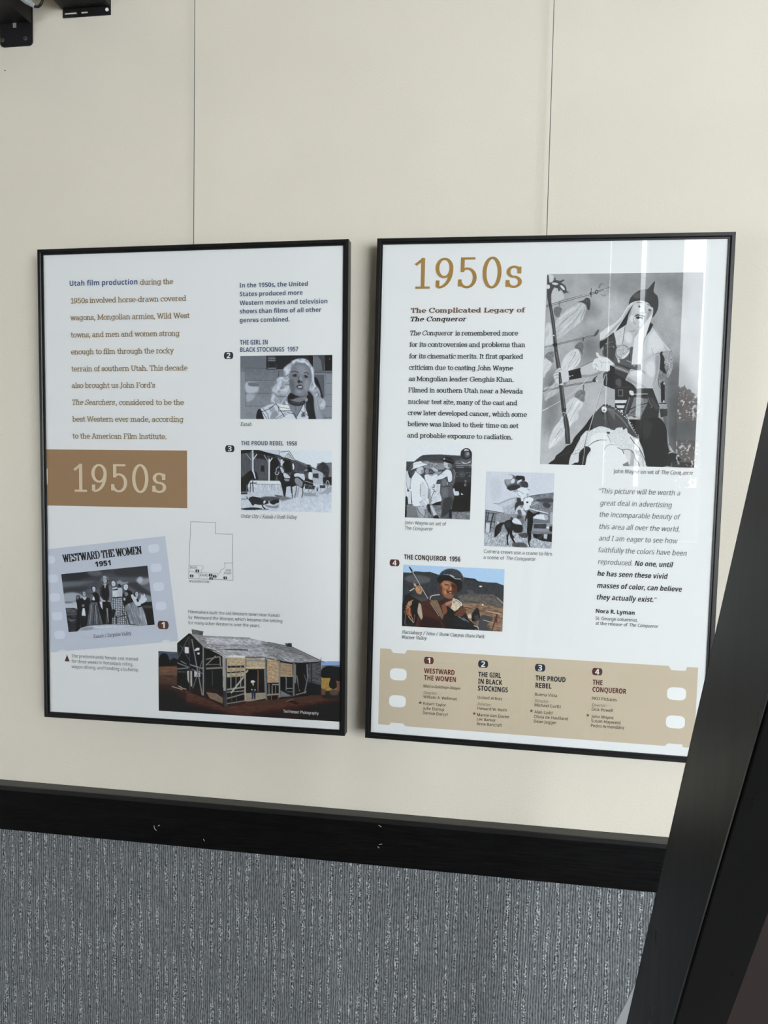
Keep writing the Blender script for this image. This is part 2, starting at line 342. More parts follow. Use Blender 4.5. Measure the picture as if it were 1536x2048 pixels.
MAP_LINES = [([(305.9, 518.1), (355.1, 518.8), (355.1, 540.1), (389.1, 540.4), (390.1, 628.0), (301.4, 627.4), (305.9, 518.1)], 0.75), ([(303.2, 601.7), (330.6, 602.5), (330.6, 607.6), (326.7, 611.0), (326.7, 615.4), (360.3, 616.0)], 0.5), ([(302.3, 614.2), (312.1, 614.3), (312.5, 615.6), (315.5, 615.9), (319.3, 617.3), (322.3, 616.8), (322.4, 627.0)], 0.5), ([(322.3, 616.0), (326.7, 615.7)], 0.5), ([(389.0, 595.1), (372.5, 595.6), (374.6, 599.8), (374.6, 603.0), (371.3, 606.7), (365.4, 609.8), (364.4, 614.2), (360.7, 617.6), (359.9, 620.5), (356.5, 623.0), (356.9, 625.4), (351.0, 626.6)], 0.6)]
STRIP = [(23.7, 744.7), (43.3, 744.7), (48.3, 751.9), (70.1, 751.9), (74.3, 744.7), (536.4, 744.7), (541.7, 751.9), (565.7, 751.9), (567.6, 744.7), (586.0, 744.7), (586.0, 888.4), (567.6, 888.4), (565.7, 883.4), (541.7, 883.4), (536.4, 888.4), (75.0, 888.4), (69.4, 883.4), (47.9, 883.4), (43.8, 888.4), (23.7, 888.4)]
STRIP_HOLES = [(58.8, 791.5, 31.0, 22.4), (58.6, 842.2, 31.1, 22.5), (552.2, 793.5, 31.8, 22.7), (552.6, 844.0, 31.9, 22.8)]
CHIPS = [[(-0.3725, -0.6331), (-0.3714, -0.6392), (-0.3672, -0.6429)], [(-0.3641, -0.6334), (-0.3599, -0.6309)], [(-0.269, -0.6511), (-0.2669, -0.655)], [(0.0796, -0.5911), (0.0854, -0.5945)], [(0.0785, -0.6333), (0.0824, -0.6359)], [(0.0813, -0.6291), (0.087, -0.6276)]]
NAIL = (-0.6942, 0.8516)
WIRES = [(-0.2951, 0.4983), (0.3587, 0.4988)]
BRK = {'x0': -0.7021, 'x1': -0.6338, 'z0': 0.8949, 'zf': 0.9381, 'screws': [(-0.6968, 0.9072), (-0.6478, 0.9076)], 'clip': (-0.6704, 0.9363), 'cable': [[-0.6591, -0.03, 0.9475], [-0.6428, -0.03, 0.9535], [-0.6125, -0.03, 0.9603], [-0.5825, -0.03, 0.9564], [-0.5686, -0.03, 0.9431], [-0.5687, -0.03, 0.9307], [-0.5758, -0.03, 0.9232], [-0.5837, -0.03, 0.9237]], 'plug': [[-0.6086, -0.03, 0.9423], [-0.5827, -0.03, 0.9236]]}
DEV = {'x0': -0.5697, 'x1': -0.4717, 'z0': 0.9421, 'z1': 0.957, 'bx0': -0.5717, 'slot': (-0.5666, -0.5179, 0.9473, 0.9515), 'screw': (-0.5359, 0.9496), 'white': (-0.4778, 0.9505)}
EAS = {'base': (0.2861, -0.518, -1.455), 'leg': [[(0.3024, -0.4818, -1.455), (0.2748, -0.5595, -1.455), (0.2698, -0.5541, -1.455), (0.2974, -0.4765, -1.455)], [(0.3971, -1.0853, 0.235), (0.4063, -1.1512, 0.235), (0.4449, -1.1397, 0.235), (0.4358, -1.0738, 0.235)]], 'strut': [[(0.2452, -0.1369, -1.455), (0.2963, -0.129, -1.455), (0.3003, -0.121, -1.455), (0.2492, -0.1289, -1.455)], [(0.5421, -0.4393, -0.35), (0.5774, -0.4338, -0.35), (0.5814, -0.4258, -0.35), (0.5461, -0.4313, -0.35)]], 'board': [[(0.399, -0.8569, -0.42), (0.519, -0.8369, -0.42), (0.515, -0.8249, -0.42), (0.395, -0.8449, -0.42)], [(0.4539, -0.9229, -0.12), (0.5739, -0.9029, -0.12), (0.5699, -0.8909, -0.12), (0.4499, -0.9109, -0.12)]]}
TEXT = {
 'L': [
  ('text_block', '', [
   ('B', 'Utah film production', 63.8, 69.7, 202.1, 69.7, 9.95, (74, 90, 128)),
   ('s', 'during the', 207.3, 70.4, 273.9, 70.4, 10.25, (140, 120, 92)),
   ('s', '1950s involved horse-drawn covered', 65.3, 102.3, 299.2, 102.3, 10.42, (140, 120, 92)),
   ('s', 'wagons, Mongolian armies, Wild West', 64.1, 134.3, 306.2, 134.3, 10.45, (140, 120, 92)),
   ('s', 'towns, and men and women strong', 64.7, 167.0, 285.9, 167.0, 10.48, (140, 120, 92)),
   ('s', 'enough to film through the rocky', 64.7, 199.3, 274.3, 199.3, 10.51, (140, 120, 92)),
   ('s', 'terrain of southern Utah. This decade', 64.9, 231.8, 301.4, 231.8, 10.53, (140, 120, 92)),
   ('s', 'also brought us John Ford’s', 65.2, 263.8, 236.4, 263.8, 10.56, (140, 120, 92)),
   ('si', 'The Searchers', 65.7, 296.0, 154.6, 296.0, 10.59, (140, 120, 92)),
   ('s', ', considered to be the', 155.5, 296.4, 294.1, 296.4, 10.49, (140, 120, 92)),
   ('s', 'best Western ever made, according', 65.5, 328.4, 292.8, 328.4, 10.62, (140, 120, 92)),
   ('s', 'to the American Film Institute.', 65.6, 361.0, 258.4, 361.0, 10.64, (140, 120, 92)),
  ]),
  ('text_block', '', [
   ('B', 'In the 1950s, the United', 403.2, 80.6, 533.2, 80.6, 8.13, (78, 92, 118)),
   ('B', 'States produced more', 403.7, 96.4, 523.7, 96.4, 8.14, (78, 92, 118)),
   ('B', 'Western movies and television', 403.7, 112.7, 570.1, 112.7, 8.15, (78, 92, 118)),
   ('B', 'shows than films of all other', 403.7, 128.0, 558.9, 128.0, 8.16, (78, 92, 118)),
   ('B', 'genres combined.', 403.7, 144.3, 499.1, 144.3, 8.18, (78, 92, 118)),
  ]),
  ('heading', '', [
   ('C', 'THE GIRL IN', 404.1, 185.4, 457.7, 185.4, 8.42, (84, 96, 122)),
   ('C', 'BLACK STOCKINGS  1957', 404.4, 198.9, 515.8, 198.9, 8.43, (84, 96, 122)),
  ]),
  ('caption', '', [
   ('ki', 'Kanab', 404.8, 335.6, 426.6, 335.6, 6.73, (60, 60, 64)),
  ]),
  ('heading', '', [
   ('C', 'THE PROUD REBEL  1958', 406.1, 372.0, 514.2, 372.0, 7.94, (84, 96, 122)),
  ]),
  ('caption', '', [
   ('ki', 'Cedar City / Kanab / Rush Valley', 405.9, 508.3, 515.3, 508.3, 6.83, (60, 60, 64)),
  ]),
  ('numeral', '', [
   ('N', '1950s', 66.3, 462.5, 257.3, 462.5, 54.24, (206, 190, 166)),
  ]),
  ('heading', '', [
   ('w', 'WESTWARD THE WOMEN', 42.2, 603.7, 207.3, 581.9, 15.3, (22, 22, 26)),
   ('X', '1951', 110.1, 610.6, 142.9, 606.2, 9.56, (22, 22, 26)),
  ]),
  ('caption', '', [
   ('ki', 'Kanab / Surprise Valley', 104.5, 751.8, 184.5, 741.7, 7.04, (62, 62, 70)),
  ]),
  ('text_block', '', [
   ('S', 'The predominantly female cast trained', 57.8, 792.5, 196.5, 792.5, 6.43, (104, 104, 104)),
   ('S', 'for three weeks in horseback riding,', 57.7, 803.2, 186.7, 803.2, 6.43, (104, 104, 104)),
   ('S', 'wagon driving, and handling a bullwhip.', 57.3, 813.8, 198.1, 813.8, 6.44, (104, 104, 104)),
  ]),
  ('text_block', '', [
   ('S', 'Filmmakers built the old Western town near Kanab', 300.6, 694.7, 481.8, 694.7, 6.06, (78, 78, 82)),
   ('S', 'for', 300.5, 705.8, 309.3, 705.8, 6.07, (78, 78, 82)),
   ('I', 'Westward the Women', 312.5, 705.4, 390.3, 705.4, 6.06, (78, 78, 82)),
   ('S', ', which became the setting', 390.6, 705.1, 487.0, 705.1, 6.01, (78, 78, 82)),
   ('S', 'for many other Westerns over the years.', 300.2, 716.0, 443.7, 716.0, 6.07, (78, 78, 82)),
  ]),
  ('credit_line', 'white photographer credit', [
   ('S', 'Ted Hesser Photography', 489.7, 877.9, 558.4, 877.9, 5.43, (225, 225, 225)),
  ]),
  ('map_lettering', '', [
   ('t', 'IRON', 304.1, 607.9, 318.9, 607.9, 4.24, (90, 92, 96)),
   ('t', 'KANE', 324.0, 622.0, 339.6, 622.0, 4.23, (90, 92, 96)),
   ('t', 'SAN', 375.0, 611.0, 386.8, 611.0, 4.05, (90, 92, 96)),
   ('t', 'JUAN', 371.3, 616.6, 387.0, 616.6, 4.05, (90, 92, 96)),
   ('t', 'WASHINGTON', 302.4, 634.5, 343.4, 634.5, 4.08, (90, 92, 96)),
  ]),
 ],
 'R': [
  ('numeral', '', [
   ('N', '1950s', 68.4, 86.7, 258.7, 86.7, 54.05, (160, 126, 72)),
  ]),
  ('heading', '', [
   ('x', 'The Complicated Legacy of', 63.5, 130.7, 267.0, 130.7, 8.51, (112, 84, 70)),
   ('xi', 'The Conqueror', 63.5, 145.9, 164.2, 145.9, 8.52, (62, 50, 48)),
  ]),
  ('text_block', '', [
   ('si', 'The Conqueror', 63.6, 170.7, 141.6, 170.7, 8.54, (50, 54, 60)),
   ('s', 'is remembered more', 144.8, 170.9, 255.6, 170.9, 8.47, (50, 54, 60)),
   ('s', 'for its controversies and problems than', 63.1, 191.1, 268.6, 191.1, 8.56, (50, 54, 60)),
   ('s', 'for its cinematic merits. It first sparked', 63.0, 211.8, 265.5, 211.8, 8.57, (50, 54, 60)),
   ('s', 'criticism due to casting John Wayne', 63.2, 232.1, 249.0, 232.1, 8.59, (50, 54, 60)),
   ('s', 'as Mongolian leader Genghis Khan.', 63.3, 252.3, 250.6, 252.3, 8.6, (50, 54, 60)),
   ('s', 'Filmed in southern Utah near a Nevada', 63.2, 272.6, 267.4, 272.6, 8.62, (50, 54, 60)),
   ('s', 'nuclear test site, many of the cast and', 63.4, 293.3, 258.3, 293.3, 8.63, (50, 54, 60)),
   ('s', 'crew later developed cancer, which some', 63.3, 313.4, 276.2, 313.4, 8.65, (50, 54, 60)),
   ('s', 'believe was linked to their time on set', 63.4, 333.5, 262.2, 333.5, 8.66, (50, 54, 60)),
   ('s', 'and probable exposure to radiation.', 63.3, 353.9, 251.9, 353.9, 8.68, (50, 54, 60)),
  ]),
  ('caption', '', [
   ('S', 'John Wayne on set of', 428.6, 409.2, 506.1, 409.2, 6.76, (84, 86, 90)),
   ('I', 'The Conqueror', 509.2, 409.0, 562.0, 409.0, 6.7, (84, 86, 90)),
  ]),
  ('text_block', '', [
   ('I', '“This picture will be worth a', 405.1, 445.1, 541.9, 445.1, 8.85, (112, 113, 117)),
   ('I', 'great deal in advertising', 408.0, 466.3, 529.1, 466.3, 8.87, (112, 113, 117)),
   ('I', 'the incomparable beauty of', 408.3, 486.7, 544.4, 486.7, 8.88, (112, 113, 117)),
   ('I', 'this area all over the world,', 408.7, 507.9, 543.4, 507.9, 8.9, (112, 113, 117)),
   ('I', 'and I am eager to see how', 408.8, 528.5, 541.6, 528.5, 8.91, (112, 113, 117)),
   ('I', 'faithfully the colors have been', 408.9, 549.3, 557.6, 549.3, 8.93, (112, 113, 117)),
   ('I', 'reproduced.', 408.8, 570.5, 467.1, 570.5, 8.95, (112, 113, 117)),
   ('J', 'No one, until', 471.7, 570.6, 535.9, 570.6, 8.88, (58, 56, 58)),
   ('J', 'he has seen these vivid', 408.6, 591.3, 528.0, 591.3, 8.96, (58, 56, 58)),
   ('J', 'masses of color, can believe', 408.9, 612.6, 552.5, 612.6, 8.98, (58, 56, 58)),
   ('J', 'they actually exist.”', 409.3, 633.4, 511.0, 633.4, 8.99, (58, 56, 58)),
  ]),
  ('text_block', '', [
   ('B', 'Nora R. Lyman', 408.8, 657.5, 475.0, 657.5, 7.16, (24, 24, 28)),
   ('S', 'St. George columnist,', 408.7, 669.7, 481.0, 669.7, 5.84, (70, 70, 74)),
   ('S', 'at the release of', 408.9, 678.8, 464.3, 678.8, 5.84, (70, 70, 74)),
   ('I', 'The Conqueror', 467.3, 678.6, 516.3, 678.6, 5.81, (70, 70, 74)),
  ]),
  ('caption', '', [
   ('S', 'John Wayne on set of', 63.5, 512.3, 139.2, 512.3, 6.28, (84, 86, 90)),
   ('I', 'The Conqueror', 64.1, 522.4, 115.6, 522.4, 6.28, (84, 86, 90)),
  ]),
  ('caption', '', [
   ('S', 'Camera crews use a crane to film', 208.2, 559.1, 328.6, 559.1, 6.41, (84, 86, 90)),
   ('S', 'a scene of', 208.2, 569.9, 245.3, 569.9, 6.41, (84, 86, 90)),
   ('I', 'The Conqueror', 248.8, 569.7, 300.9, 569.7, 6.39, (84, 86, 90)),
  ]),
  ('heading', '', [
   ('C', 'THE CONQUEROR  1956', 63.6, 576.7, 166.6, 576.7, 8.76, (62, 46, 46)),
  ]),
  ('caption', '', [
   ('ki', 'Harrisburg / Ivins / Snow Canyon State Park', 63.5, 714.4, 215.1, 714.4, 6.33, (48, 48, 52)),
   ('ki', 'Warner Valley', 63.5, 723.8, 110.1, 723.8, 6.33, (48, 48, 52)),
  ]),
  ('credits_column', '', [
   ('C', 'WESTWARD', 106.5, 785.8, 162.7, 785.8, 9.18, (108, 62, 54)),
   ('C', 'THE WOMEN', 106.9, 798.8, 165.4, 798.8, 9.18, (108, 62, 54)),
   ('S', 'Metro-Goldwyn-Mayer', 106.5, 812.7, 175.0, 812.7, 5.47, (56, 52, 50)),
   ('T', 'Director:', 106.8, 825.2, 132.3, 825.2, 5.48, (128, 118, 106)),
   ('S', 'William A. Wellman', 106.6, 832.8, 168.2, 832.8, 5.48, (56, 52, 50)),
   ('S', 'Robert Taylor', 106.7, 845.6, 148.8, 845.6, 5.49, (56, 52, 50)),
   ('S', 'Julie Bishop', 106.6, 854.3, 145.7, 854.3, 5.49, (56, 52, 50)),
   ('S', 'Denise Darcel', 106.6, 863.1, 152.0, 863.1, 5.5, (56, 52, 50)),
   ('*', '', 101.0, 841.8, 3.68, 0, 0, (112, 84, 78)),
  ]),
  ('credits_column', '', [
   ('C', 'THE GIRL', 205.9, 785.9, 246.6, 785.9, 9.08, (38, 42, 52)),
   ('C', 'IN BLACK', 205.9, 798.7, 249.2, 798.7, 9.09, (38, 42, 52)),
   ('C', 'STOCKINGS', 205.9, 811.5, 259.9, 811.5, 9.1, (38, 42, 52)),
   ('S', 'United Artists', 206.0, 826.9, 250.1, 826.9, 5.42, (56, 52, 50)),
   ('T', 'Director:', 206.2, 839.2, 231.2, 839.2, 5.43, (128, 118, 106)),
   ('S', 'Howard W. Koch', 206.2, 847.0, 258.8, 847.0, 5.43, (56, 52, 50)),
   ('S', 'Mamie Van Doren', 206.2, 859.1, 263.2, 859.1, 5.44, (56, 52, 50)),
   ('S', 'Lex Barker', 206.0, 867.2, 240.1, 867.2, 5.44, (56, 52, 50)),
   ('S', 'Anne Bancroft', 205.9, 875.9, 251.4, 875.9, 5.45, (56, 52, 50)),
   ('*', '', 200.7, 854.9, 3.61, 0, 0, (112, 84, 78)),
  ]),
  ('credits_column', '', [
   ('C', 'THE PROUD', 308.5, 785.8, 361.1, 785.8, 9.03, (38, 42, 52)),
   ('C', 'REBEL', 308.7, 799.2, 337.0, 799.2, 9.04, (38, 42, 52)),
   ('S', 'Buena Vista', 308.3, 814.0, 347.4, 814.0, 5.48, (56, 52, 50)),
   ('T', 'Director:', 308.5, 825.8, 333.9, 825.8, 5.48, (128, 118, 106)),
   ('S', 'Michael Curtiz', 308.4, 833.6, 355.0, 833.6, 5.49, (56, 52, 50)),
   ('S', 'Alan Ladd', 308.4, 846.2, 340.1, 846.2, 5.49, (56, 52, 50)),
   ('S', 'Olivia de Havilland', 308.2, 854.9, 367.9, 854.9, 5.5, (56, 52, 50)),
   ('S', 'Dean Jagger', 308.3, 863.6, 348.4, 863.6, 5.5, (56, 52, 50)),
   ('*', '', 303.1, 842.3, 3.46, 0, 0, (112, 84, 78)),
  ]),
  ('credits_column', '', [
   ('C', 'THE', 408.4, 786.7, 425.5, 786.7, 8.93, (92, 54, 50)),
   ('C', 'CONQUEROR', 408.7, 799.6, 467.0, 799.6, 8.94, (92, 54, 50)),
   ('S', 'RKO Pictures', 408.6, 814.2, 451.1, 814.2, 5.42, (56, 52, 50)),
   ('T', 'Director:', 408.9, 826.5, 434.1, 826.5, 5.43, (128, 118, 106)),
   ('S', 'Dick Powell', 408.9, 834.1, 445.6, 834.1, 5.43, (56, 52, 50)),
   ('S', 'John Wayne', 408.6, 847.0, 446.9, 847.0, 5.44, (56, 52, 50)),
   ('S', 'Susan Hayward', 408.7, 855.1, 459.1, 855.1, 5.44, (56, 52, 50)),
   ('S', 'Pedro Armendáriz', 408.6, 863.9, 466.2, 863.9, 5.44, (56, 52, 50)),
   ('*', '', 402.5, 843.0, 3.39, 0, 0, (112, 84, 78)),
  ]),
 ],
}
BADGES = {'L': [('2', 381.9, 205.2, 18.3, 12.91, (52, 58, 70), (226, 229, 232)), ('3', 384.2, 378.8, 18.07, 12.54, (52, 58, 70), (226, 229, 232)), ('1', 249.3, 719.8, 22.61, 16.0, (92, 62, 56), (235, 235, 238)), ('3', 319.1, 612.4, 7.47, 5.54, (50, 52, 56), (200, 200, 200)), ('4', 307.7, 622.4, 7.49, 5.55, (50, 52, 56), (200, 200, 200)), ('2', 345.6, 619.7, 7.43, 5.36, (50, 52, 56), (200, 200, 200)), ('1', 353.7, 621.5, 7.42, 5.36, (50, 52, 56), (200, 200, 200)), ('3', 346.6, 625.9, 7.43, 5.36, (50, 52, 56), (200, 200, 200)), ('1', 374.8, 623.9, 7.39, 5.19, (50, 52, 56), (200, 200, 200))], 'R': [('4', 46.5, 584.2, 18.22, 12.54, (88, 58, 52), (232, 234, 236)), ('1', 114.7, 761.8, 18.1, 13.07, (96, 60, 52), (236, 236, 236)), ('2', 213.8, 762.2, 18.14, 13.37, (48, 52, 62), (236, 236, 236)), ('3', 315.6, 762.4, 18.34, 13.28, (48, 52, 62), (236, 236, 236)), ('4', 415.5, 763.0, 17.95, 12.9, (88, 54, 48), (236, 236, 236))]}
# printed pictures: painter strokes in 1/2000 of the picture width and height
PHOTOS = {}
PHOTOS['woman'] = dict(po='L', c=[492.33, 264.63], w=175.31, h=117.09, ang=0.0, px=(184.3, 126.6), tint=1.0, ops=[
 ('p','g128',0,[-56,-105,2060,-69,2071,2106,-57,2113]),('h','g108','g136',[919,-9,922,1503],[-56,-105,2060,-69,2071,2106,-57,2113]),('n',10,5.1,1,1,0,[-56,-105,2060,-69,2071,2106,-57,2113]),('p','g112',0.5,[0,-24,573,-15,573,433,0,396]),('p','g140',2.5,[0,497,112,498,113,1985,0,1985]),('l','g92',1.14,0.3,[119,378,573,407]),('l','g96',0.89,0.3,[119,768,837,799]),
 ('l','g150',0.63,0.3,[119,802,838,829]),('l','g92',1.02,0.3,[120,1166,727,1183]),('l','g100',0.89,0.3,[120,1578,644,1579]),('l','g104',0.89,0.4,[115,378,115,1578]),('c','g188',2.3,[126,839,365,851,407,1021,365,1151,141,1156]),('c','g172',2.3,[141,1210,323,1231,267,1381,155,1441]),('c','g112',1.3,[190,839,392,861,393,961,197,939]),('l','g70',1.27,0.3,[844,476,844,745]),
 ('p','g46',0.3,[575,1,1509,12,1482,158,1126,152,1085,291,920,431,576,439]),('p','g86',0.4,[607,26,767,28,767,386,608,384]),('p','g48',0.4,[617,185,767,187,767,376,618,374]),('l','g150',0.89,0.1,[612,95,774,98]),('l','g150',1.14,0.1,[612,161,774,167]),('l','g150',1.27,0.1,[601,404,781,398]),('l','g40',1.02,0.1,[580,1,580,443]),('l','g100',0.76,0.1,[788,267,788,430]),
 ('p','g74',0.4,[1523,12,1836,13,1825,497,1579,485]),('p','g30',0.4,[1468,11,1591,9,1579,376,1496,197]),('p','g112',0.4,[1591,41,1687,42,1755,181,1784,487,1607,485]),('l','g150',1.02,0.3,[1591,13,1601,515]),('p','g22',0.3,[1833,9,1999,12,1998,490,1838,488]),('p','g120',0.3,[1945,133,1944,143,1940,150,1934,152,1929,150,1925,142,1923,133,1925,123,1929,116,1934,113,1940,116,1944,123]),
 ('l','g90',2.29,0.5,[1607,534,2001,539]),('p','g96',0.4,[1614,604,1825,606,1835,1307,1746,1307,1614,712]),('l','g150',1.14,0.3,[1621,584,1832,596]),('l','g150',1.14,0.3,[1832,596,1842,1347]),('p','g138',0.5,[1866,596,1999,598,2005,1991,1872,1991]),('l','g90',0.76,0.3,[1874,877,2000,878]),('l','g90',0.76,0.3,[1848,1228,2002,1229]),('l','g80',0.76,0.3,[1857,1594,2003,1589]),
 ('l','g84',0.76,0.3,[1804,1942,2005,1937]),('c','g44',0.5,[1614,673,1690,772,1759,1050,1801,1307,1774,1347,1705,1188,1622,910]),
 ('c','g176',1.3,[1126,212,1195,134,1318,100,1441,133,1524,277,1593,416,1607,574,1608,772,1635,910,1704,1030,1746,1188,1760,1307,1842,1426,1850,1604,1802,1684,1734,1664,1706,1505,1664,1307,1596,1187,1513,1088,1485,1028,1539,771,1525,514,1456,296,1277,234,1168,292,1106,469,1058,707,1073,846,1101,1026,1074,1264,977,1384,908,1523,783,1503,686,1463,672,1343,727,1183,685,1023,727,963,810,864,796,764,851,675,948,646,961,507,947,428,1016,310]),
 ('n',46,4.3,1,2.6,30,[1126,212,1318,100,1441,133,1524,277,1607,574,1635,910,1760,1307,1850,1604,1734,1664,1664,1307,1485,1028,1525,514,1456,296,1277,234,1106,469,1058,707,1101,1026,977,1384,908,1523,686,1463,685,1023,796,764,948,646,947,428]),('s','g218',2.03,1,[837,725,920,706,976,786,1045,767,1079,707]),('s','g222',2.54,1.1,[1140,212,1236,154,1332,215,1414,216,1483,316]),
 ('s','g112',2.03,1,[920,646,1003,647,1058,588]),('s','g110',2.03,1,[976,905,1059,906,1095,986]),('s','g214',2.29,1.1,[824,1024,893,1084,1004,1065]),('s','g108',2.03,1.1,[727,1143,811,1263,922,1284,1018,1284]),('s','g210',2.03,1,[727,1263,700,1383,769,1463]),('s','g224',2.03,1,[1552,376,1580,574,1594,831,1649,990]),('s','g110',1.78,1,[1511,415,1539,573,1539,791]),
 ('s','g200',1.78,1,[1801,1386,1842,1486,1802,1624]),('s','g118',2.29,1,[1677,1128,1705,1228,1678,1307]),('s','g210',2.29,0.9,[975,369,1003,468,1058,568]),('c','g126',0.5,[1124,351,1277,244,1442,305,1518,494,1539,712,1533,870,1506,1028,1479,1147,1418,1226,1315,1275,1198,1235,1129,1145,1101,986,1066,846,1089,668]),('c','g143',3.3,[1236,332,1387,354,1456,493,1443,632,1347,611,1264,511]),
 ('c','g146',2.3,[1416,790,1485,771,1499,949,1445,1107,1390,1028]),('c','g104',2.8,[1079,747,1169,788,1197,1026,1184,1185,1115,1105]),('c','g150',1.8,[1299,630,1347,710,1341,789,1299,769]),('c','g136',2.5,[1197,1086,1321,1067,1390,1147,1280,1216]),('c','g150',1.3,[1239,1116,1335,1117,1321,1166,1253,1166]),('s','g58',1.65,0.4,[1113,539,1154,500,1223,510,1264,550]),
 ('s','g58',1.52,0.4,[1388,562,1443,537,1491,602]),('c','g58',0.4,[1134,638,1196,579,1265,634,1237,673,1169,668]),('c','g150',0.3,[1175,633,1217,609,1258,640,1217,661]),('p','g34',0.3,[1234,625,1231,642,1221,655,1207,659,1193,654,1183,642,1179,625,1183,608,1193,596,1207,591,1221,596,1231,609]),('c','g58',0.4,[1372,655,1418,612,1482,681,1443,707,1395,691]),
 ('p','g34',0.3,[1450,657,1447,673,1437,685,1424,689,1411,684,1401,673,1398,657,1401,641,1411,630,1424,625,1437,630,1446,642]),('c','g160',0.1,[1375,661,1395,647,1402,681]),('s','g84',1.52,0.6,[1292,650,1272,749,1252,828]),('c','g42',0.5,[1252,808,1299,769,1313,838,1272,868]),('c','g60',0.5,[1313,829,1348,799,1355,849,1327,852]),
 ('c','g66',0.4,[1218,967,1293,908,1334,928,1376,978,1335,997,1252,997]),('c','g188',0.3,[1266,971,1334,958,1348,997,1280,1007]),('c','g84',0.4,[1218,987,1280,1017,1376,998,1348,1063,1280,1057]),('c','g38',0.8,[1080,1185,1142,1185,1211,1245,1335,1285,1445,1226,1390,1286,1239,1335,1129,1374,1032,1344]),('c','g122',1,[1212,1335,1390,1286,1472,1187,1473,1346,1418,1425,1281,1444,1171,1404]),
 ('c','g128',0.8,[1060,1484,1405,1524,1378,1604,1241,1903,1116,1703,1061,1623]),('s','g96',1.52,0.8,[1199,1584,1227,1743]),('c','g52',0.4,[1046,1344,1129,1404,1281,1454,1405,1405,1425,1475,1336,1564,1199,1574,1060,1484]),('s','g86',1.02,0.5,[1102,1424,1226,1484,1391,1465]),('c','g44',0.5,[1432,1504,1486,1306,1472,1127,1582,1187,1610,1406,1625,1703,1653,1994,1475,1994]),
 ('c','g36',0.4,[1445,1306,1527,1207,1596,1346,1597,1604,1542,1584]),('p','g150',0.4,[1474,1400,1463,1426,1448,1441,1432,1441,1419,1426,1414,1400,1417,1370,1428,1344,1443,1329,1459,1329,1472,1344,1477,1370]),('c','g152',0.8,[1499,1088,1582,1148,1651,1307,1686,1604,1748,1783,1790,1993,1667,1994,1611,1604,1596,1306]),('s','g176',2.03,1,[1609,1187,1658,1426,1693,1703]),
 ('c','g40',0.3,[372,1763,421,1663,477,1763,561,1996,365,1996]),('p','g206',0.4,[449,1663,616,1543,783,1493,908,1503,1089,1703,1130,1763,1227,1995,533,1996]),('p','g160',0.8,[617,1623,728,1563,770,1703,673,1783]),('p','g148',0.8,[700,1763,784,1703,853,1823,756,1996,645,1996]),('p','g228',0.5,[853,1543,1061,1543,1102,1703,839,1723]),('p','g210',0.6,[977,1384,1060,1504,1005,1543]),
 ('l','g26',1.14,0.1,[463,1763,644,1663,783,1503]),('l','g26',0.89,0.1,[435,1663,603,1996]),('l','g26',0.89,0.1,[498,1643,603,1823,631,1996]),('l','g26',1.14,0.1,[783,1503,895,1743,1006,1983]),('l','g26',0.89,0.1,[770,1996,1006,1783]),('l','g40',0.63,0.1,[840,1995,1034,1823]),('l','g18',1.4,0.1,[839,1733,1102,1727]),('l','g26',0.89,0.1,[839,1733,853,1583]),('l','g60',0.76,0.1,[839,1603,1088,1663]),
 ('p','g214',0.5,[985,1883,1103,1783,1200,1995,951,1995]),('l','g22',1.14,0.1,[1033,1783,1186,1823,1241,1995]),('p','g206',0.5,[1241,1903,1391,1504,1489,1902,1489,1994,1241,1995]),('p','g90',0.8,[1337,1823,1392,1763,1434,1902,1337,1923]),('l','g22',1.02,0.1,[1391,1504,1241,1903]),('l','g22',1.02,0.1,[1392,1763,1502,1902]),('l','g30',0.76,0.1,[1405,1504,1419,1763]),
 ('l','g30',0.76,0.1,[1323,1703,1392,1803]),
])
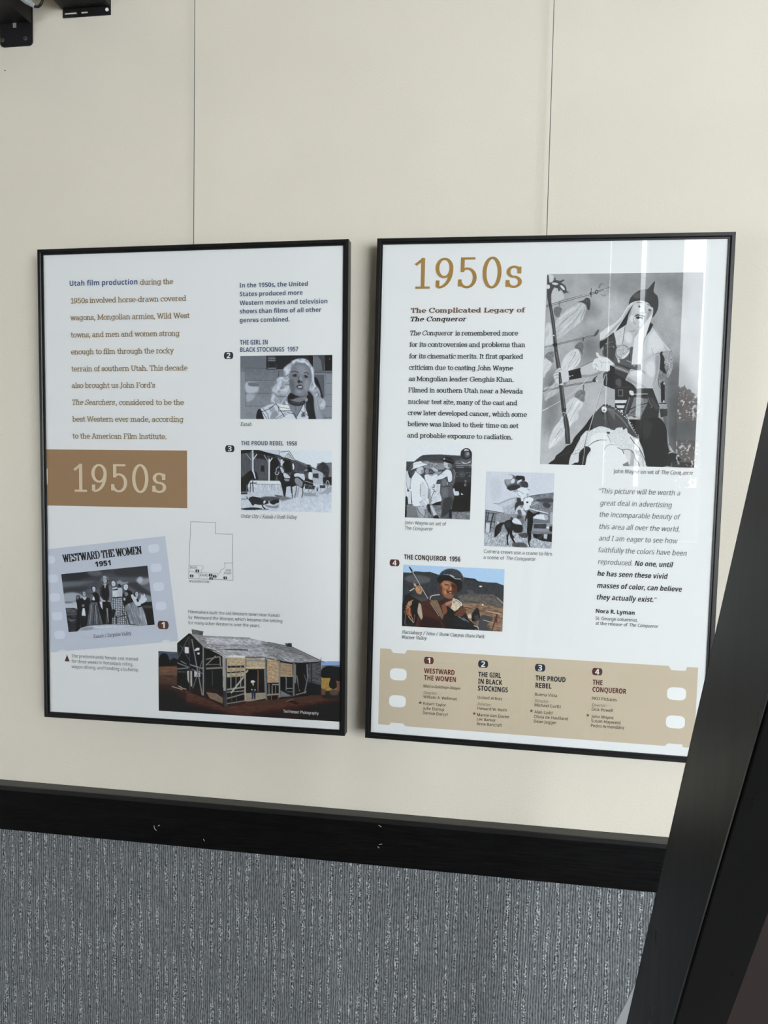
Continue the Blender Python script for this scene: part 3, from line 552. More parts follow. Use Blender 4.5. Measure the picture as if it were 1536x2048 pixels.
PHOTOS['wagon'] = dict(po='L', c=[493.14, 437.94], w=174.73, h=114.68, ang=0.0, px=(182.2, 120.9), tint=1.0, ops=[
 ('p','g216',0,[-69,-73,2069,-96,2080,2075,-70,2141]),('h','g196','g208',[918,1152,920,2042],[-70,1216,2075,1168,2080,2075,-70,2141]),('n',12,3.8,1,1,0,[-70,1216,2075,1168,2080,2075,-70,2141]),('p','g218',0.3,[-69,-73,2069,-96,2074,923,-70,966]),('p','g84',0.3,[-13,20,270,-14,916,204,1195,344,1528,585,1530,1118,862,1009,271,1000,-13,1006]),
 ('n',26,1,1,9,0,[-13,51,270,48,916,246,1195,355,1528,585,1529,934,862,1009,271,1000,-13,1006]),('p','g36',0.5,[-13,20,263,-14,720,145,833,267,270,89,-13,134]),('p','g40',1.3,[299,109,580,188,609,415,524,313,327,274]),('p','g34',1.3,[636,229,805,268,861,411,764,990,645,993,651,435]),('p','g30',1,[902,266,1112,346,1140,694,1001,738,917,451]),('p','g70',0.3,[1223,385,1473,586,1446,689,1238,672]),
 ('n',24,0.9,1,6,0,[1223,385,1473,586,1446,689,1238,672]),('p','g28',0.3,[447,510,522,509,522,705,447,707]),('p','g200',0.1,[355,-15,832,-21,867,185,720,145]),('l','g40',0.89,0.1,[270,-14,860,185,1209,365]),('l','g30',1.02,0.1,[355,-5,1195,355]),('p','g214',0.1,[874,82,1069,34,1055,100,972,255,888,205]),('p','g176',0.1,[1055,90,1153,294,1000,244]),('n',20,1,1,6,0,[1055,90,1153,294,1000,244]),
 ('l','g40',1.02,0.1,[874,71,1069,34,1202,348]),('l','g40',0.76,0.1,[965,245,1055,96,1160,314]),('l','g60',0.76,0.1,[846,0,860,164]),('p','g110',0.1,[1181,293,1473,463,1811,703,1791,714,1514,565,1202,355]),('n',30,1,5,1,-25,[1181,293,1473,463,1811,703,1514,565]),('l','g40',0.63,0.1,[1202,355,1528,569,1811,707]),('p','g176',0.1,[1528,585,1798,720,1799,1010,1530,1057]),
 ('p','g60',0.3,[1584,748,1708,746,1709,910,1585,871]),('n',14,1,1,6,0,[1528,585,1798,720,1799,1010,1530,1057]),('p','g120',0.1,[1679,419,1995,386,1999,1129,1806,1133,1804,724,1666,583]),('n',16,1.3,1,1,0,[1679,419,1995,386,1997,720,1804,724]),('c','g56',0.8,[1666,583,1721,459,1803,376,1886,457,1941,599,1928,803,1888,886,1791,724]),
 ('n',40,1.8,1,1,0,[1666,583,1803,376,1941,599,1928,803,1888,886,1791,724]),('p','g26',0.4,[1805,867,1997,843,1998,1108,1806,1051]),('p','g222',0.1,[257,1001,862,999,890,1101,342,1113]),('l','g80',0.76,0.1,[342,1113,876,1108]),('p','g196',0.3,[313,1124,890,1112,918,1276,314,1332]),('n',34,1.3,1,6,0,[313,1124,890,1112,918,1276,314,1332]),('p','g212',0.1,[253,7,282,6,288,710,257,689]),
 ('p','g110',0.1,[221,48,253,7,257,669,225,669]),('l','g210',1.78,0.1,[278,316,362,140]),('l','g150',1.78,0.1,[235,338,115,122]),('p','g224',0.1,[614,291,648,290,643,997,615,997]),('l','g220',1.78,0.1,[630,415,700,259]),('l','g150',1.78,0.1,[609,394,517,168]),('l','g216',1.78,0.1,[903,493,958,358]),('l','g150',2.03,0.1,[903,452,826,267]),('p','g210',0.1,[877,308,933,307,917,534,889,514]),
 ('c','g26',0.3,[-6,1006,58,859,214,680,271,731,327,896,313,1000,243,959,158,1169,172,1356,73,1358,1,1360]),('c','g90',0.8,[-13,528,72,693,87,838,1,839]),('c','g214',0.3,[249,679,292,710,334,895,313,937,285,793]),('c','g40',0.3,[313,740,355,740,384,936,342,957]),('l','g24',1.78,0.1,[264,1001,278,1374]),('l','g26',1.52,0.1,[221,1084,207,1397]),('l','g120',1.27,0.1,[136,1128,136,1398]),
 ('p','g26',0.1,[58,1150,115,1149,101,1378,58,1359]),('l','g60',1.27,0.1,[200,1075,356,1065]),('l','g26',1.02,0.1,[200,1106,356,1102]),('c','g38',0.4,[833,741,917,719,1001,738,1099,901,1100,1148,1016,1191,1002,1336,982,1523,954,1503,918,1256,876,1029,820,948]),('c','g52',0.3,[805,535,861,514,945,616,1001,738,945,842,862,803,833,659]),('c','g196',0.3,[868,555,917,575,959,698,917,740,889,658]),
 ('c','g206',0.4,[945,739,1029,779,1092,881,1085,922,974,904]),('c','g150',0.5,[967,924,1071,943,1058,1005,981,996]),('l','g24',1.14,0.1,[904,905,1092,918]),('l','g26',1.52,0.1,[805,453,868,534]),('l','g210',1.14,0.3,[777,742,791,598,847,535]),('l','g200',1.14,0.3,[756,722,778,804,833,782,847,700]),('l','g30',1.27,0.1,[834,803,827,968]),('l','g36',1.78,0.3,[967,1234,982,1523]),
 ('l','g40',1.78,0.3,[925,1235,954,1399]),('c','g40',0.4,[1099,819,1154,694,1279,733,1391,772,1419,936,1405,1101,1364,1225,1239,1145,1114,1189,1085,1025]),('c','g140',0.6,[1197,920,1280,898,1364,1019,1336,1184,1239,1104,1197,1023]),('c','g206',0.5,[1182,776,1279,733,1391,772,1412,936,1377,957,1280,856,1196,858]),('c','g60',0.3,[1112,448,1167,406,1209,467,1203,632,1168,694,1126,674]),
 ('c','g222',0.3,[1142,448,1167,447,1182,570,1154,633]),('l','g24',1.27,0.1,[1169,879,1266,877,1377,1019]),('l','g24',1.52,0.3,[1128,1148,1135,1354,1143,1560]),('l','g110',2.29,0.3,[1232,1104,1226,1310,1191,1538]),('l','g150',1.78,0.3,[1295,1144,1240,1516]),('l','g34',1.52,0.3,[1364,1184,1372,1389,1344,1534]),('l','g40',1.78,0.3,[1107,1169,1128,1395]),
 ('s','g30',1.14,0.1,[1238,713,1335,753,1446,710,1528,626]),('l','g220',1.14,0.3,[1404,649,1515,626]),('l','g60',0.76,0.1,[1043,737,1335,722]),('c','g34',0.3,[1466,525,1542,544,1570,646,1556,728,1487,709]),('c','g30',0.3,[1452,504,1542,493,1528,473,1479,463]),('c','g222',0.3,[1494,729,1570,728,1571,912,1502,934]),('p','g28',0.3,[1419,895,1599,973,1599,1117,1419,1121]),
 ('p','g180',0.3,[1585,933,1681,890,1792,969,1806,1092,1668,1095,1599,1076]),('l','g200',0.89,0.1,[1377,978,1613,1076]),('l','g200',0.76,0.1,[1405,1101,1627,1219]),('l','g30',0.76,0.1,[1405,1039,1627,1157]),('p','g50',0.4,[1406,1121,1641,1136,1614,1260,1420,1244]),('p','g70',0.5,[1737,1114,1861,1132,1862,1214,1738,1216]),
 ('s','g120',1.78,0.1,[1738,1262,1736,1327,1728,1387,1717,1435,1702,1465,1686,1476,1670,1466,1655,1436,1643,1389,1636,1330,1633,1264,1635,1198,1643,1138,1654,1091,1668,1060,1685,1049,1701,1060,1716,1089,1727,1136,1735,1196,1738,1262]),
 ('s','g200',1.52,0.1,[1735,1262,1733,1326,1726,1385,1715,1431,1702,1461,1686,1472,1671,1462,1657,1433,1646,1387,1638,1329,1636,1264,1638,1199,1645,1141,1656,1094,1669,1064,1685,1054,1700,1063,1714,1093,1725,1139,1732,1197,1735,1262]),('l','g90',0.63,0.1,[1685,1054,1686,1472]),('l','g90',0.63,0.1,[1641,1157,1730,1381]),('l','g90',0.63,0.1,[1642,1383,1729,1155]),
 ('p','g60',0.1,[1702,1262,1700,1285,1694,1302,1686,1308,1677,1302,1671,1286,1669,1263,1671,1240,1677,1224,1685,1218,1694,1223,1700,1240]),('s','g90',1.52,0.1,[1949,1187,1948,1255,1942,1317,1932,1366,1920,1398,1906,1409,1893,1399,1880,1368,1870,1319,1864,1257,1861,1189,1863,1121,1869,1059,1879,1010,1891,978,1904,967,1918,978,1930,1009,1940,1057,1947,1119,1949,1187]),
 ('s','g190',1.14,0.1,[1947,1187,1945,1254,1939,1315,1930,1363,1919,1394,1906,1405,1894,1395,1882,1364,1873,1316,1866,1256,1864,1189,1866,1122,1872,1061,1880,1013,1892,982,1904,971,1917,981,1929,1012,1938,1060,1944,1120,1947,1187]),('l','g90',0.63,0.1,[1904,977,1906,1397]),('l','g90',0.63,0.1,[1872,1070,1939,1314]),('l','g90',0.63,0.1,[1873,1316,1938,1069]),
 ('s','g120',1.14,0.1,[1572,1261,1567,1318,1552,1360,1531,1375,1510,1361,1495,1320,1489,1263,1494,1206,1510,1165,1530,1149,1551,1164,1566,1205,1572,1261]),('l','g110',1.14,0.8,[1406,1368,1670,1464]),('p','g150',1.3,[1379,1369,1669,1382,1614,1486,1393,1471]),('p','g160',1.3,[1738,1380,1999,1129,1999,1333,1752,1421]),('p','g120',1,[751,1456,975,1492,1143,1560,919,1649,835,1568]),
 ('p','g30',0.5,[758,1466,919,1483,905,1504,765,1491]),('c','g40',0.4,[172,1606,243,1521,370,1538,497,1577,596,1636,624,1719,568,1762,484,1785,399,1787,314,1769,286,1811,250,1791,215,1709]),('l','g26',1.52,0.1,[129,1524,158,1606]),('l','g26',2.29,0.3,[476,1764,491,1847,554,1928]),('l','g26',2.03,0.3,[264,1708,269,1812]),('c','g222',0.1,[512,1659,554,1648,540,1721,505,1743]),
 ('l','g206',1.02,0.1,[610,1677,751,1809]),('c','g80',0.8,[427,1578,554,1513,807,1527,863,1609,723,1674,610,1657]),('c','g36',0.5,[639,1697,751,1612,835,1609,849,1692,779,1735,723,1778]),('c','g130',1.3,[540,1783,723,1820,835,1775,808,1880,611,1864]),('c','g34',0.6,[1,1923,286,1874,498,1920,385,1950,101,1962]),('l','g40',1.02,0.3,[498,1930,625,1930]),('l','g50',1.02,0.3,[16,1610,158,1602]),
 ('c','g60',0.4,[9,1401,129,1388,144,1440,16,1453]),
])
PHOTOS['women'] = dict(po='L', c=[134.86, 673.74], w=181.48, h=115.63, ang=-0.12383, px=(173.4, 115.5), tint=1.0, ops=[
 ('p','g70',0,[-31,-496,2252,-155,2042,2350,-259,2060]),('h','g62','g128',[844,-33,873,1372],[-31,-496,2252,-155,2110,1538,-185,1231]),('n',16,7.8,3,1,6,[-31,-496,2252,-155,2125,1363,-181,1186]),('c','g52',3.9,[-15,20,688,11,767,156,361,276,58,232]),('c','g96',2.6,[611,22,721,-18,900,20,948,160,765,178,649,116]),('c','g104',2.6,[7,292,509,319,749,353,345,452,8,449]),
 ('c','g60',3.1,[4,493,419,485,642,538,324,695,6,650]),('c','g166',2.6,[-14,693,250,662,465,826,427,910,147,961,-5,941]),('c','g190',2.1,[-5,941,296,1004,279,1203,-9,1165]),('c','g120',1.6,[10,943,177,965,189,1012,20,1011]),('c','g58',3.9,[1290,32,1993,4,2010,336,1565,315,1273,229]),('c','g150',2.1,[1702,467,1801,349,1898,429,2003,422,2006,555,1867,623,1749,606]),
 ('c','g186',1.6,[1737,406,1815,362,1849,488,1766,587,1727,515]),('c','g148',1.8,[1253,469,1334,393,1403,469,1521,486,1486,547,1334,570]),('c','g62',2.6,[1486,547,1698,511,1830,706,1992,905,1981,1035,1812,924,1606,718]),('c','g134',2.3,[1709,910,1981,1035,1995,1214,1907,1202]),('p','g52',0.4,[-10,1169,189,1180,275,1248,207,2024,-6,1997,-13,1209]),('c','g84',0.7,[19,1191,171,1211,237,1332,22,1326]),
 ('n',24,2.6,3,1,0,[-10,1169,275,1248,207,2024,-6,1997]),('p','g98',0.7,[3,1368,263,1380,259,1425,7,1414]),('c','g130',0.8,[9,1481,92,1582,231,1578,88,1627]),('p','g18',0.4,[1742,1223,1995,1214,2017,2011,1809,2017,1731,1531]),('c','g70',0.8,[1779,1317,1970,1342,1977,1432,1801,1408]),('c','g36',0.4,[280,845,302,770,362,778,378,859,359,990,279,1024]),
 ('c','g110',0.3,[289,824,332,774,359,811,336,898,305,905]),('c','g24',0.4,[281,1002,363,946,377,1127,343,1346,281,1876,169,2019,225,1555,275,1248]),('c','g34',0.4,[348,944,415,875,537,869,591,955,547,1284,497,1501,440,1807,313,1858,331,1479,354,1213]),('p','g190',0.4,[400,1220,445,1226,452,1495,355,1471]),('c','g222',0.4,[403,1265,436,1247,443,1427,365,1439]),
 ('c','g120',0.4,[394,1107,442,1091,451,1159,396,1174]),('p','g40',0.4,[361,1483,452,1495,408,1825,347,1817]),('p','g40',0.3,[530,746,519,789,496,818,468,826,442,811,425,776,421,731,432,688,455,658,483,650,509,666,526,701]),('c','g176',0.4,[449,690,482,661,512,710,504,798,472,827,445,790]),('c','g196',0.3,[431,866,523,856,484,952,455,936]),
 ('p','g20',0.3,[776,602,764,649,739,681,708,690,679,673,660,635,656,585,669,538,694,505,725,497,754,514,773,552]),('c','g206',0.3,[686,556,722,532,754,577,744,664,711,704,685,656]),('c','g34',0.4,[621,781,693,735,762,733,814,830,810,1052,754,1178,592,1111,566,1063]),('c','g110',0.7,[612,802,668,765,672,899,600,1023]),('c','g224',0.3,[683,856,702,903,701,992,651,963]),
 ('p','g26',0.4,[735,1042,884,1240,888,1553,820,1811,730,1443]),('p','g92',0.4,[598,1045,748,1066,779,1404,818,1833,446,1819,539,1372]),('n',50,1.2,1,14,-4,[598,1045,748,1066,779,1404,818,1833,446,1819,539,1372]),('l','g26',1.3,0.4,[682,1124,600,1805]),('l','g34',1.3,0.4,[739,1176,743,1824]),('l','g150',1.3,0.5,[622,1115,517,1795]),('l','g160',1.04,0.5,[703,1149,683,1816]),
 ('p','g210',0.4,[810,1052,870,1060,881,1284,884,1418,825,1232]),('c','g60',0.4,[865,592,948,504,1041,484,1111,538,1130,674,1116,916,1049,1084,986,1120,885,1062,840,878]),('c','g28',0.5,[912,576,977,519,1050,552,1049,907,963,1028,898,908,878,794]),('c','g120',0.7,[1057,553,1118,550,1127,740,1086,1001,1019,1080,1057,819]),('c','g170',0.4,[960,539,996,477,1018,481,975,630]),
 ('c','g190',0.4,[840,878,877,972,930,1068,898,1086,844,1012]),('p','g200',0.4,[1049,1071,1050,1092,1043,1112,1029,1127,1012,1133,997,1127,988,1112,987,1091,994,1070,1008,1055,1024,1050,1039,1056]),('p','g210',0.4,[946,1093,935,1105,920,1108,906,1100,896,1082,893,1061,898,1042,910,1029,924,1026,939,1035,948,1052,951,1073]),
 ('p','g30',0.3,[870,1060,1049,1084,1071,1354,1022,1838,940,1827,937,1336,879,1830,818,1833,854,1414]),('p','g150',0.5,[948,1293,978,1297,958,1785,940,1782]),('c','g34',0.3,[950,315,1057,297,1056,397,942,403]),('c','g186',0.3,[957,316,1012,291,1040,351,1023,426,983,453,957,405]),('c','g110',0.3,[897,308,957,228,975,197,1034,217,1082,268,1091,336,1058,375,1034,294,967,285,927,401]),
 ('c','g176',0.3,[953,272,982,198,1018,225,1058,287,1028,282]),('c','g190',0.3,[951,471,1019,470,1008,512,956,505]),('c','g60',0.3,[1121,517,1152,411,1212,419,1225,532,1180,614,1137,586]),('c','g206',0.3,[1142,443,1183,404,1223,465,1211,563,1167,590,1138,542]),('p','g206',0.3,[1141,631,1239,623,1280,673,1362,773,1328,990,1114,949]),('p','g40',0.3,[1136,686,1265,671,1261,725,1138,719]),
 ('n',60,1.2,1,1,0,[1133,719,1260,736,1233,965,1118,950]),('c','g190',0.4,[1280,673,1341,659,1352,794,1332,946,1258,936]),('l','g22',1.82,0.1,[1117,956,1330,972]),('p','g200',0.3,[1112,971,1343,992,1376,1484,1407,1910,1042,1863]),('K','g40',4.4,3.4,[1112,971,1343,992,1376,1484,1407,1910,1042,1863]),('p','g30',0.5,[1079,1355,1146,1364,1108,1626,1056,1619]),
 ('p','g30',0.5,[1127,1584,1164,1589,1139,1875,1117,1872]),('l','g36',1.17,0.3,[1302,1385,1370,1905]),('l','g36',1.17,0.3,[1153,1632,1381,1596]),('c','g36',0.3,[1284,540,1323,524,1345,615,1312,655,1286,607]),('c','g190',0.3,[1297,653,1362,684,1347,771,1302,764]),('c','g70',0.3,[1386,665,1410,558,1486,547,1508,638,1484,746,1410,735]),
 ('c','g210',0.3,[1406,602,1463,555,1502,616,1478,723,1439,750,1405,701]),('c','g22',0.4,[1347,948,1404,801,1483,756,1567,823,1607,1050,1613,1161,1411,1245,1374,1328,1339,1213]),('c','g130',0.5,[1401,845,1449,807,1486,901,1421,958]),('c','g180',0.4,[1363,1017,1402,1000,1402,1088,1365,1083]),('p','g140',0.3,[1428,1225,1598,1159,1701,1527,1736,1997,1446,1893,1398,1398]),
 ('n',66,1,1,12,-12,[1428,1225,1598,1159,1701,1527,1736,1997,1446,1893,1398,1398]),('c','g50',0.3,[1606,895,1656,825,1722,845,1718,977,1670,1015,1613,985]),('c','g196',0.3,[1644,878,1692,841,1712,910,1694,996,1656,1002]),('c','g206',0.4,[1541,953,1589,915,1613,985,1683,1038,1758,1203,1720,1309,1631,1297,1583,1157]),('c','g20',0.4,[1657,1079,1703,1063,1701,1174,1664,1168]),
 ('p','g24',0.3,[1675,1314,1749,1313,1735,1388,1670,1368]),('p','g160',0.3,[1685,1370,1761,1347,1812,1630,1831,2020,1735,2008,1686,1702]),('n',56,1,1,12,-10,[1685,1370,1761,1347,1812,1630,1831,2020,1735,2008,1686,1702]),('c','g210',0.5,[1738,1090,1792,987,1861,1041,1891,1133,1832,1213,1755,1247]),('c','g200',0.4,[1760,1005,1795,944,1803,1033,1782,1096]),
 ('c','g200',0.4,[1823,969,1856,930,1863,1019,1843,1083]),('s','g84',0.78,0.3,[967,344,982,347]),('s','g84',0.78,0.3,[997,349,1011,351]),('s','g110',0.65,0.3,[973,408,996,411]),('s','g130',0.65,0.3,[990,357,989,383]),('s','g84',0.78,0.3,[1157,478,1172,480]),('s','g84',0.78,0.3,[1187,482,1202,484]),('s','g110',0.65,0.3,[1164,541,1186,544]),('s','g130',0.65,0.3,[1180,490,1179,517]),
 ('s','g84',0.78,0.3,[1432,637,1448,639]),('s','g84',0.78,0.3,[1464,641,1481,643]),('s','g110',0.65,0.3,[1439,704,1463,707]),('s','g130',0.65,0.3,[1458,649,1457,675]),('s','g84',0.78,0.3,[452,717,468,719]),('s','g84',0.78,0.3,[485,722,501,724]),('s','g110',0.65,0.3,[459,785,483,788]),('s','g130',0.65,0.3,[478,730,477,756]),('s','g84',0.78,0.3,[692,595,709,597]),
 ('s','g84',0.78,0.3,[725,599,742,601]),('s','g110',0.65,0.3,[700,662,724,666]),('s','g130',0.65,0.3,[718,607,717,634]),('s','g84',0.78,0.3,[1655,889,1669,891]),('s','g84',0.78,0.3,[1682,893,1695,894]),('s','g110',0.65,0.3,[1661,945,1682,948]),('s','g130',0.65,0.3,[1677,901,1676,927]),
 ('p','g182',0.4,[176,2020,311,1880,483,1835,893,1843,1281,1893,1546,1950,1838,2021,2015,2033,1859,2123,964,2075,280,2056]),('c','g205',1,[526,1863,1054,1898,1500,1966,1122,1984,671,1949]),('c','g150',1.3,[290,1945,449,1875,613,1919,439,1986]),('n',12,2.6,2,1,0,[176,2020,483,1835,1546,1950,1838,2021,964,2075]),
])
